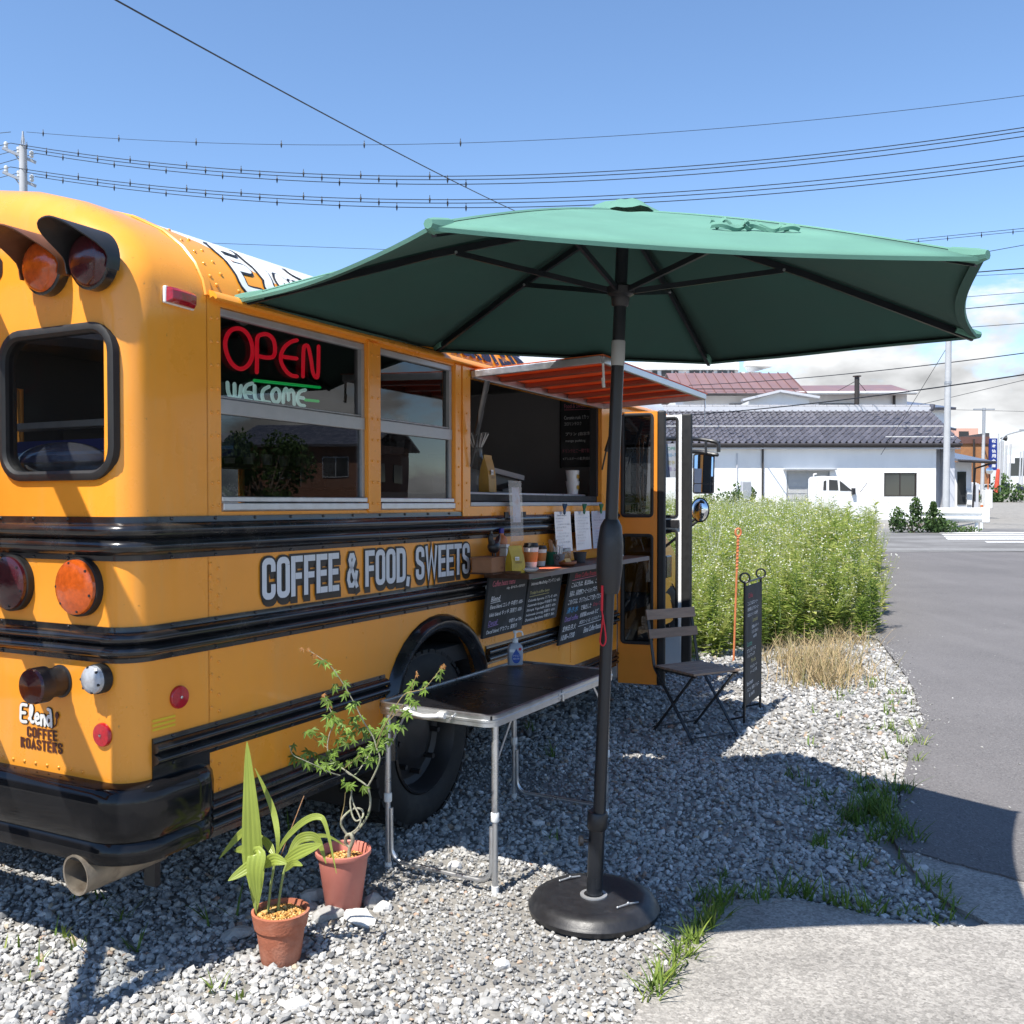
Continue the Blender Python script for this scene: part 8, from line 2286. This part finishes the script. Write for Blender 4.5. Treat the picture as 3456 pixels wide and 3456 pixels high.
sw, shh = A(1881, 900, 88).x - A(1868, 900, 88).x, A(900, 827, 88).z - A(900, 887, 88).z
MB().box(0, sw, 0, .3, 0, shh).build('panel', M('sign_blue', (0.012, 0.03, 0.20), 0.35), bs)
for k, chh in enumerate('松本信用金庫'):
    text('sign_character', chh, m_white, bs, (sw*.2, -.01, shh*(.86 - .156*k)), (1, 0, 0), (0, 0, 1), w=sw*.6, h=shh*.11, off=.02)
MB().bar((sw/2, .3, shh*.2), (sw/2, 2.2, shh*.2), .1, .1).bar((sw/2, .3, shh*.8), (sw/2, 2.2, shh*.8), .1, .1).build('bracket', m_gut, bs)
m_conc = M('concrete_pole', (0.42, 0.43, 0.44), 0.8, var=0.08, vscale=3)
def street_pole(label, px, ptop, d, r, pxt=None, parts=None, base=None, group='poles along the street'):
    b = A(px, 900, d); t_ = A(pxt if pxt else px, ptop, d)
    o = thing('utility_pole', label, 'pole', (b.x, d, gz(d)), 0, group)
    MB().tube([(0, 0, 0), (t_.x-b.x, 0, t_.z-gz(d))], [r, r*.72], 14).build('pole', m_conc, o, smooth=True)
    return o, Vector((t_.x-b.x, 0, t_.z-gz(d)))
o, tp = street_pole('thick grey utility pole rising in front of the white house', 1785, 500, 37, .135, 1792)
MB().tube([(tp.x*.55, 0, tp.z*.55), (tp.x*.56, 0, tp.z*.56)], .13, 14).tube([(tp.x*.80, 0, tp.z*.80), (tp.x*.81, 0, tp.z*.81)], .12, 14).build('band', m_alumatt, o)
o, tp = street_pole('grey pole with thin top beside the brick building', 1853, 820, 72, .15, 1856); MB().tube([tp, tp + Vector((0, 0, 2.0))], .12, 8).bar(tp + Vector((-.8, 0, 1.9)), tp + Vector((.8, 0, 1.9)), .1, .1).build('insulator_arm', m_alumatt, o)
o, tp = street_pole('slim dark pole with loudspeaker behind the blue sign', 1884, 818, 100, .10); MB().lathe([(.05, 0), (.3, .6)], 10, (tp.x + .2, 0, tp.z-.5), 'x').build('loudspeaker', m_dark, o)
for k, (px, pt, d, lab) in enumerate(((1888, 835, 80, 'grey street light pole nearest the red bollard'), (1892, 832, 95, 'second grey pole right of the blue sign'), (1899, 840, 110, 'third grey pole right of the blue sign'), (1907, 838, 120, 'fourth grey pole right of the blue sign'), (1926, 852, 130, 'grey pole near the right edge of the street'), (1931, 850, 140, 'far right grey pole at the street end'))):
    o, tp = street_pole(lab, px - 3, pt, d, .13, px)
    if k == 0: MB().tube(smoothpath([tp, tp + Vector((.4, 0, .6)), tp + Vector((1.8, 0, 1.0))], 5), .06, 8).box(tp.x+1.6, tp.x+2.5, -.15, .15, tp.z+.95, tp.z+1.1).build('lamp_arm', m_alumatt, o, smooth=True)
    if k == 3: MB().box(tp.x-.6, tp.x+.5, -.05, .05, tp.z-2.4, tp.z-1.4).build('signal_plate', m_white, o)
wb = thing('white_billboard', 'white building front at the end of the street', 'building', (A(1903, 900, 150).x, 150, gz(150)))
MB().box(0, 3.2, 0, 6, 0, A(900, 857, 150).z - gz(150)).build('wall', m_white, wb)
MB().box(.2, 3.0, -.05, -.002, 1.6, 4.4).build('shop_window', m_dglass, wb)
def far_car(label, px0, px1, pyt, pyb, d, col, cat='car', flip=False):
    a, b = A(px0, pyb, d), A(px1, pyt, d); L = b.x-a.x; Hh = b.z-a.z
    t = thing('parked_car', label, cat, (a.x, d, a.z), 0, 'cars parked down the street')
    pr = [(0, .22), (0, .55), (.12, .62), (.25, .98), (.70, 1.0), (.86, .60), (1.0, .52), (1.0, .22)]
    if flip: pr = [(1-x, z) for x, z in pr][::-1]
    MB().poly([(x*L, 0, z*Hh) for x, z in pr], 1.5, (0, -1, 0)).build('body', M('car_paint_%s' % px0, col, 0.25, coat=.5), t, bevel=.05)
    wp = [(.18, .62), (.28, .92), (.66, .93), (.78, .62)]
    if flip: wp = [(1-x, z) for x, z in wp][::-1]
    MB().poly([(x*L, -.012, z*Hh) for x, z in wp]).build('side_window', m_dglass, t)
    for x in (.2, .8): MB().lathe([(.0, -.03), (Hh*.2, -.03), (Hh*.22, 0), (Hh*.22, .15)], 16, (x*L, 0, Hh*.22), 'y').build('wheel', m_rubber, t, smooth=True)
    MB().box(-.03, .02, .1, .35, .5*Hh, .58*Hh).build('lamp', m_red, t)
far_car('dark blue car parked at the far right street edge', 1892, 1934, 911, 929, 105, (0.012, 0.016, 0.06))
far_car('white van parked in front of the brick building', 1822, 1850, 910, 932, 78, (0.7, 0.7, 0.7), flip=True)
far_car('silver car with dark glass beside the white van', 1852, 1876, 913, 930, 85, (0.45, 0.46, 0.48))
bl = thing('red_bollard', 'leaning red orange post wrapped in netting at the street corner', 'bollard', T(1880, 942))
hgt_ = (942-887)/1800*bl.location.y
MB().tube([(-.05, 0, 0), (.02, 0, hgt_*.5), (.12, 0, hgt_)], [.17, .18, .14], 12).build('sleeve', M('red_orange', (0.55, 0.07, 0.035), 0.6, var=.3, vscale=8, bump=.4, bscale=20), bl, smooth=True)
MB().ball((.12, 0, hgt_), .12, 10, 6).build('top', bpy.data.materials['red_orange'], bl, smooth=True)
def boxthing(name, label, cat, px0, px1, pyt, pyb, d, mat, depth=.4, zb=None):
    a, b = A(px0, pyb, d), A(px1, pyt, d)
    t = thing(name, label, cat, (a.x, d, gz(d)))
    MB().box(0, b.x-a.x, 0, depth, (a.z if zb is None else zb) - gz(d), b.z - gz(d)).build('cabinet', mat, t, bevel=.02)
    return t, b.x-a.x, b.z-gz(d)
t, w_, h_ = boxthing('white_cabinet', 'white street cabinet left of the red bollard', 'cabinet', 1859, 1873, 924, 950, 60, m_white, .5, gz(60)); MB().box(w_*.1, w_*.9, -.01, -.002, h_*.2, h_*.9).build('door', m_whiteplastic, t)
t, w_, h_ = boxthing('white_signboard', 'white standing signboard on the grass by the street', 'sign', 1906, 1919, 909, 936, 75, m_white, .06, gz(75)+.5); MB().bar((w_*.2, .03, 0), (w_*.2, .03, .5), .06, .06).bar((w_*.8, .03, 0), (w_*.8, .03, .5), .06, .06).build('leg', m_white, t)
t, w_, h_ = boxthing('vending_box', 'rounded grey parcel locker beside the annexe', 'locker', 1832, 1847, 912, 936, 50, m_wallg, .5, gz(50)); MB().box(w_*.42, w_*.58, -.02, -.002, h_*.45, h_*.95).build('slot', m_dark, t)
mrr = thing('traffic_mirror', 'round convex traffic mirror on a post by the brick building', 'traffic mirror', (A(1867, 900, 70).x, 70, gz(70)))
mz = A(900, 888, 70).z - gz(70)
MB().tube([(0, .2, 0), (0, .2, mz+.3)], .05, 8).build('post', m_or, mrr); MB().lathe([(.25, .06), (.26, 0), (.18, -.06), (0, -.09)], 20, (0, 0, mz), 'y', cap=False).build('mirror', m_mirror, mrr, smooth=True)
# guard rail
gr_ = thing('guard_rail', 'white steel guard rail beside the crossing', 'guard rail', (A(1735, 900, 34).x, 34, gz(34)))
gx = lambda px: A(px, 900, 34).x - gr_.location.x; gzz = lambda py: A(900, py, 34).z - gz(34)
rows = []
for px in (1735, 1800, 1856):
    rows.append([(gx(px), d, gzz(958) - (gzz(958)-gzz(985))*t) for d, t in ((.02, 0), (-.03, .06), (-.08, .22), (-.08, .34), (0, .46), (0, .54), (-.08, .66), (-.08, .78), (-.03, .94), (.02, 1))])
MB().grid(rows).build('beam', m_white, gr_, smooth=True)
MB().box(gx(1852), gx(1866), -.10, .05, gzz(986), gzz(957)).build('end_plate', m_white, gr_, bevel=.03)
for px in (1760, 1846): MB().tube([(gx(px), .1, 0), (gx(px), .1, gzz(962))], .065, 12).build('post', m_white, gr_, smooth=True)
dp = thing('white_delineator', 'short white post with orange band behind the guard rail', 'post', (A(1853, 900, 36).x, 36, gz(36)))
MB().tube([(0, 0, 0), (0, 0, 1.0)], .05, 10).build('post', m_white, dp); MB().tube([(0, 0, .84), (0, 0, .95)], .052, 10).build('band', m_or, dp)

# ------------------------------------------------------------------ shrubs, cabinet and the little truck in front of the house
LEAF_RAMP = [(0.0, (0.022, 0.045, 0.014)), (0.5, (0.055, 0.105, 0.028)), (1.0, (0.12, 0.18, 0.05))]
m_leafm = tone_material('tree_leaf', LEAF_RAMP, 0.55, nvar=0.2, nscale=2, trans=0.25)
m_bark2 = M('tree_bark', (0.13, 0.10, 0.075), 0.9, var=0.3, vscale=8, bump=.5, bscale=15)
def foliage(parent, centres, n, size, seed, name='crown'):
    rg = np.random.default_rng(seed); P_, Tn = [], []
    for (c, r) in centres:
        k = int(n*(r[0]*r[1]*r[2])**(1/3)*1.0) if False else n
        v = rg.normal(size=(k, 3)); v /= np.linalg.norm(v, axis=1)[:, None]; v *= (rg.random(k)**0.45)[:, None]
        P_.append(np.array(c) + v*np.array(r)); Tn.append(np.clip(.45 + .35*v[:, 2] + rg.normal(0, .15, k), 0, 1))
    P_ = np.concatenate(P_); Tn = np.concatenate(Tn); k = len(P_)
    q = np.array([(-.5, 0, 0), (0, -.32, .08), (.5, 0, 0), (0, .32, .08)])
    V = np.einsum('nij,vj->nvi', rot_mats(rg, k), q) * (size*rg.uniform(.6, 1.4, k))[:, None, None] + P_[:, None]
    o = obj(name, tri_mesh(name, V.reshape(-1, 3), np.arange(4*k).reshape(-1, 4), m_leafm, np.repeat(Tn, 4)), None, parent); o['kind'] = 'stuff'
    return o
def shrub(label, px, pyb, d, blobs, n, size, seed, cat='shrub', name='shrub'):
    b = A(px, pyb, d); t = thing(name, label, cat, (b.x, d, gz(d)), 0, 'shrubs by the white house')
    foliage(t, blobs, n, size, seed, 'foliage')
    for k in range(4): MB().tube([(0, 0, 0), (rnd.uniform(-.3, .3), rnd.uniform(-.2, .2), blobs[0][0][2])], .02, 5).build('stem', m_bark2, t)
    return t
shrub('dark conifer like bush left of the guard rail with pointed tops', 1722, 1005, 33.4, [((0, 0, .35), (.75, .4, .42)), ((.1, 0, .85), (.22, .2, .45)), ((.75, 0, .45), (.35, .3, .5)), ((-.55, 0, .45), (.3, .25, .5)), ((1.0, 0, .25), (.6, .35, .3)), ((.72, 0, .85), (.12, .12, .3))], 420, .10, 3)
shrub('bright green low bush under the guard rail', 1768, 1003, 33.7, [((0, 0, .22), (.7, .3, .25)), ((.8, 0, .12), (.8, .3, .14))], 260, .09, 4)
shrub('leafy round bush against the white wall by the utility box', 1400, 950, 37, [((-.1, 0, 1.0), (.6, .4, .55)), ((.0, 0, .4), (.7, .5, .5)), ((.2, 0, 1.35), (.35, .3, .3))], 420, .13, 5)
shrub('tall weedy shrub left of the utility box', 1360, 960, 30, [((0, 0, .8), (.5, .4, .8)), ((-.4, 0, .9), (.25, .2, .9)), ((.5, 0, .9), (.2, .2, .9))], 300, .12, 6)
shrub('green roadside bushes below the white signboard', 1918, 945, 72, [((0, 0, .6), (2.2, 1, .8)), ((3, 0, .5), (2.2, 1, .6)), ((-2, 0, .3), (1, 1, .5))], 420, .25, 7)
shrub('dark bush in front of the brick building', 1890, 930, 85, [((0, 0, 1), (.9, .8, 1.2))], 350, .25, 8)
t, w_, h_ = boxthing('utility_box', 'grey utility box on a post in front of the white wall', 'utility box', 1400, 1418, 907, 932, 36, m_wallg, .3); MB().bar((w_/2, .15, 0), (w_/2, .15, h_*.5), .1, .1).build('post', m_wallg, t); MB().box(w_*.08, w_*.92, -.012, -.002, h_*.62, h_*.97).build('door', m_alumatt, t)
KT = 38.5
kt = thing('mini_truck', 'white mini truck cab half hidden behind the weeds', 'truck', (A(1537, 900, KT).x, KT, gz(KT)))
kx = lambda px: A(px, 900, KT).x - kt.location.x; kz = lambda py: A(900, py, KT).z - gz(KT)
m_truck = M('truck_white', (0.78, 0.78, 0.77), 0.3, var=.02, coat=.4)
cab = [(kx(1545), .35), (kx(1545), kz(902)), (kx(1549), kz(898)), (kx(1580), kz(899)), (kx(1598), kz(911)), (kx(1622), kz(929)), (kx(1636), kz(935)), (kx(1640), kz(950)), (kx(1640), .35)]
MB().poly([(x, 0, z) for x, z in cab], 1.4, (0, -1, 0)).build('cab', m_truck, kt, bevel=.03)
for q in ([(kx(1564), kz(925)), (kx(1582), kz(925)), (kx(1580), kz(906)), (kx(1564), kz(905))], [(kx(1585), kz(926)), (kx(1608), kz(926)), (kx(1590), kz(911)), (kx(1584), kz(907))], [(kx(1553), kz(925)), (kx(1559), kz(925)), (kx(1559), kz(906)), (kx(1554), kz(908))]):
    MB().poly([(x, -.012, z) for x, z in q]).build('side_window', m_dglass, kt)
MB().box(kx(1606), kx(1612), -.16, -.02, kz(933), kz(921)).build('wing_mirror', m_dark, kt, bevel=.01)
MB().tube([(kx(1534), .05, kz(960)), (kx(1536), .05, kz(895)), (kx(1541), .05, kz(894))], .035, 8).build('guard_frame', m_truck, kt, smooth=True)
MB().box(-2.0, kx(1543), 0, 1.4, .55, .66).box(-2.0, kx(1543), 0, .05, .661, .95).build('cargo_bed', m_truck, kt)
MB().tube([(kx(1622), .1, kz(932)), (kx(1638), .1, kz(911))], .012, 5).build('antenna', m_dark, kt)
for x in (-1.3, .9 * kx(1600)): MB().lathe([(0, -.02), (.2, -.02), (.27, .02), (.27, .18)], 16, (x, 0, .27), 'y').build('wheel', m_rubber, kt, smooth=True)

# ------------------------------------------------------------------ overhead wires
m_wire = M('wire_black', (0.012, 0.014, 0.02), 0.5)
guard_me = MB().lathe([(0.0, -.13), (.022, -.07), (.032, 0), (.02, .06), (.010, .09), (.012, .13), (0, .16)], 6, cap=False).mesh('bird_guard'); guard_me.materials.append(m_wire)
def wire(label, p, dp, q, dq, mid=None, r=.014, guards=0, group='overhead wires', g0=0.02, g1=0.62):
    a, b = A(*p, dp), A(*q, dq); sag = 0.0
    f = lambda t: a.lerp(b, t) - Vector((0, 0, 4*sag*t*(1-t)))
    if mid:
        best = min((abs((CX + FPX*(a.lerp(b, t).x)/(a.lerp(b, t).y))/KD - mid[0]), t) for t in [k/400 for k in range(1, 400)])[1]
        c = a.lerp(b, best); want = A(mid[0], mid[1], c.y).z; sag = (c.z - want)/(4*best*(1-best))
    t_ = thing('overhead_wire', label, 'wire', a, 0, group)
    MB().tube([f(k/40) - a for k in range(41)], r, 5).build('cable', m_wire, t_, smooth=True)
    for k in range(guards):
        t = g0 + (g1-g0)*(k + .15*math.sin(k*3.1))/max(1, guards-1)
        o = bpy.data.objects.new('bird_guard', guard_me); COL.objects.link(o); o.parent = t_; o.location = f(t) - a
    return t_
PD = 35.0
wire('topmost thin wire crossing the whole sky from the left pole', (50, 249), PD, (2150, 150), 26, (900, 269), .008, 6, g1=.46)
wire('upper wire of the upper three, left pole to right edge', (20, 270), PD, (2150, 205), 25, (1090, 326), .013, 8, g1=.45)
wire('middle wire of the upper three, left pole to right edge', (42, 279), PD, (2150, 212), 25, (1090, 333), .013, 8, g0=.03, g1=.46)
wire('lower wire of the upper three, left pole to right edge', (66, 289), PD, (2150, 222), 25, (1090, 342), .013, 8, g0=.035, g1=.47)
wire('upper wire of the lower three, left pole to right edge', (20, 315), PD, (2150, 262), 25, (1080, 372), .013, 8, g1=.45)
wire('middle wire of the lower three, left pole to right edge', (42, 324), PD, (2150, 272), 25, (1080, 379), .013, 8, g0=.03, g1=.46)
wire('lower wire of the lower three, left pole to right edge', (66, 333), PD, (2150, 281), 25, (1085, 388), .013, 8, g0=.035, g1=.47)
wire('thick dark cable running from top left down behind the parasol', (120, -55), 15, (1150, 470), 60, (700, 260), .017)
wire('thin wire low over the bus roof behind the parasol', (300, 455), 60, (1250, 490), 60, None, .014)
wire('upper of two close wires above the parasol right corner', (1150, 509), 60, (2000, 424), 40, None, .013)
wire('lower of two close wires above the parasol right corner with guards', (1150, 514), 60, (2000, 429), 40, None, .012, 7, g0=.60, g1=.93)
wire('single wire ending at the parasol right corner', (1150, 604), 60, (2000, 450), 38, None, .014)
wire('thick bundled cable right of the parasol corner in front of clouds', (1150, 569), 60, (2000, 501), 34, None, .022)
wire('thin wire just below the bundled cable by the clouds', (1150, 557), 60, (2000, 512), 34, None, .010)
wire('wire across the clouds below the bundled cable', (1150, 614), 60, (2000, 546), 34, None, .010)
wire('thick wire across the clouds level with the parasol right tip', (1150, 645), 60, (2000, 566), 34, None, .017)
wire('wire just above the parasol right lower tip in the clouds', (1150, 667), 60, (2000, 605), 34, None, .012)
wire('sagging wire over the red roof up to the right edge', (1300, 727), 56, (2050, 650), 34, (1600, 705), .020)
wire('thick sagging wire over the tiled roof up to the right edge', (1300, 783), 44, (2050, 688), 30, (1640, 748), .024)
wire('thin wire from behind the utility pole to the right edge', (1700, 772), 55, (2000, 701), 45, None, .014)
wire('thin level wire above the far street', (1796, 773), 60, (2000, 778), 60, None, .012)
wire('guy wire from the grey utility pole down to the house roof', (1790, 650), 37, (1662, 858), 41, None, .010)
mpole = thing('line_pole', 'tall line pole behind the parasol and the bus carrying the right hand wires', 'pole', (A(1150, 900, 60.3).x, 60.3, gz(60.3)))
hp_ = A(900, 462, 60.3).z - gz(60.3)
MB().tube([(0, 0, 0), (0, 0, hp_)], [.22, .14], 14).build('mast', m_conc, mpole, smooth=True)
for py in (505, 556, 612, 660):
    zz_ = A(900, py, 60.3).z - gz(60.3); MB().bar((-.9, 0, zz_), (.9, 0, zz_), .1, .1).build('cross_arm', m_alumatt, mpole)
# left pole with two cross arms
lp_ = thing('line_pole', 'concrete line pole with two cross arms rising behind the bus roof', 'pole', (A(50, 900, PD).x, PD, gz(PD)))
pz0 = lambda py: A(900, py, PD).z - gz(PD); px0_ = lambda px: A(px, 900, PD).x - lp_.location.x
MB().tube([(0, 0, 0), (0, 0, pz0(275))], [.19, .13], 14).build('mast', m_conc, lp_, smooth=True)
MB().tube([(-.10, 0, pz0(280)), (-.01, 0, pz0(252))], .02, 5).tube([(.10, 0, pz0(280)), (.01, 0, pz0(252))], .02, 5).tube([(0, 0, pz0(272)), (0, 0, pz0(248))], .035, 6).build('top_bracket', m_alumatt, lp_)
for y0_, lab in ((286, 0), (331, 1)):
    MB().bar((px0_(17), -.2, pz0(y0_-3)), (px0_(69), .2, pz0(y0_+17)), .09, .09).build('cross_arm', m_alumatt, lp_)
    MB().tube([(px0_(34), 0, pz0(y0_+4)), (0, 0, pz0(y0_+28))], .025, 5).build('brace', m_alumatt, lp_)
    for px, dy in ((18, -6), (42, 3), (66, 11)):
        MB().lathe([(.03, 0), (.07, .04), (.07, .1), (.03, .12), (.075, .15), (.075, .22), (.03, .26)], 10, (px0_(px), 0, pz0(y0_+dy+1))).build('insulator', M('porcelain', (0.6, 0.6, 0.58), 0.3) if 'porcelain' not in bpy.data.materials else bpy.data.materials['porcelain'], lp_, smooth=True)
for k, (ya, yb, xb) in enumerate(((249, 259, -80), (270, 296, -90), (280, 315, -90), (290, 335, -90), (315, 340, -90), (324, 358, -90))):
    wire('short wire leaving the left pole to the left, number %d from the top' % (k+1) if False else ['top', 'second', 'third', 'fourth', 'fifth', 'lowest'][k] + ' of the short wires leaving the left pole towards the left edge', (20 + (24 if k in (2, 5) else 0) + (46 if k == 3 else 0), ya), PD, (xb, yb), PD + 6, None, .012)

# ------------------------------------------------------------------ across the road, out of frame: seen mirrored in the bus windows
def tree(label, x, y, h, seed, spread=1.5):
    r_ = random.Random(seed); t = thing('roadside_tree', label, 'tree', (x, y, gz(y)), 0, 'trees across the road mirrored in the bus windows')
    MB().tube([(0, 0, 0), (r_.uniform(-.1, .1), 0, h*.25), (r_.uniform(-.2, .2), r_.uniform(-.2, .2), h*.55)], [.2, .15, .07], 9).build('trunk', m_bark2, t, smooth=True)
    cs = []
    for k in range(14):
        a = r_.uniform(0, 6.28); rr = r_.uniform(.2, 1)*spread; zz_ = r_.uniform(.28, .95)*h
        cs.append(((rr*math.cos(a), rr*math.sin(a), zz_), (r_.uniform(.6, 1.1),)*3))
        MB().tube([(0, 0, h*.25 + .1*k*.2), (rr*.5*math.cos(a), rr*.5*math.sin(a), (zz_ + h*.3)/2), (rr*math.cos(a), rr*math.sin(a), zz_)], [.06, .04, .015], 6).build('limb', m_bark2, t)
    foliage(t, cs, 330, .20, seed)
tree('broad dark tree across the road mirrored in the first window', 38, 15.5, 4.8, 1, 2.6)
tree('second dark tree across the road mirrored right of the first', 41, 20.0, 4.4, 2, 2.4)
tree('low dark tree across the road mirrored at the window left edge', 36, 11.0, 4.6, 3, 2.4)
for k, (x, y, lab) in enumerate(((21, 9.5, 'pale pole across the road mirrored left in the first window'), (23.5, 11.2, 'second pale pole across the road mirrored in the first window'))):
    t = thing('roadside_pole', lab, 'pole', (x, y, 0)); MB().tube([(0, 0, 0), (0, 0, 9)], [.14, .11], 12).build('pole', m_conc, t, smooth=True); MB().tube([(0, 0, 3), (0, 0, 3.1)], .145, 12).build('band', m_alumatt, t)
hs_ = thing('brown_house', 'brown boarded house across the road mirrored in the second bus window', 'house', (44, 27, gz(27)), math.radians(-40))
MB().box(0, 8, 0, 7, 0, 4.6).build('wall', M('brown_boards', (0.16, 0.075, 0.045), 0.8, var=.2, vscale=3, stretch=(1, 1, 8)), hs_)
MB().poly([(-.6, -.6, 4.5), (8.6, -.6, 4.5), (8.6, 3.5, 6.0), (-.6, 3.5, 6.0)], .15, (0, -.3, .95)).poly([(-.6, 7.6, 4.5), (8.6, 7.6, 4.5), (8.6, 3.51, 6.0), (-.6, 3.51, 6.0)], .15, (0, .3, .95)).build('roof', m_tilestuff, hs_)
for k, (xa, za) in enumerate(((1.0, 2.6), (4.6, 2.6))): window(hs_, [(xa, za), (xa+1.6, za), (xa+1.6, za+1.2), (xa, za+1.2)], -.05, 2, m_alumatt)
o = window(hs_, [(0, 2.4), (0, 0), (0, 0), (0, 0)], -.05) if False else None
for k, ya in enumerate((1.2, 4.2)): MB().box(-.06, -.002, ya, ya+1.5, 2.4, 3.5).build('side_window', m_dglass, hs_)

# house standing left of the yard, mirrored in the rear window
lh = thing('left_side_house', 'grey brown house left of the yard mirrored in the rear bus window', 'house', (-19, -7, 0))
MB().box(0, 5, 0, 18, 0, 4.2).build('wall', M('grey_brown_boards', (0.13, 0.115, 0.10), 0.8, var=.2, vscale=2, stretch=(1, 1, 8)), lh)
MB().poly([(-.6, -.6, 4.1), (-.6, 18.6, 4.1), (2.5, 18.6, 5.8), (2.5, -.6, 5.8)], .15, (-.4, 0, .9)).poly([(5.9, -.6, 3.9), (5.9, 18.6, 3.9), (2.51, 18.6, 5.8), (2.51, -.6, 5.8)], .15, (.4, 0, .9)).build('roof', m_tilestuff, lh)
for k in range(4): MB().box(5.002, 5.06, 1.5+4*k, 3.6+4*k, 1.0, 2.6).build('wall_window', m_dglass, lh)
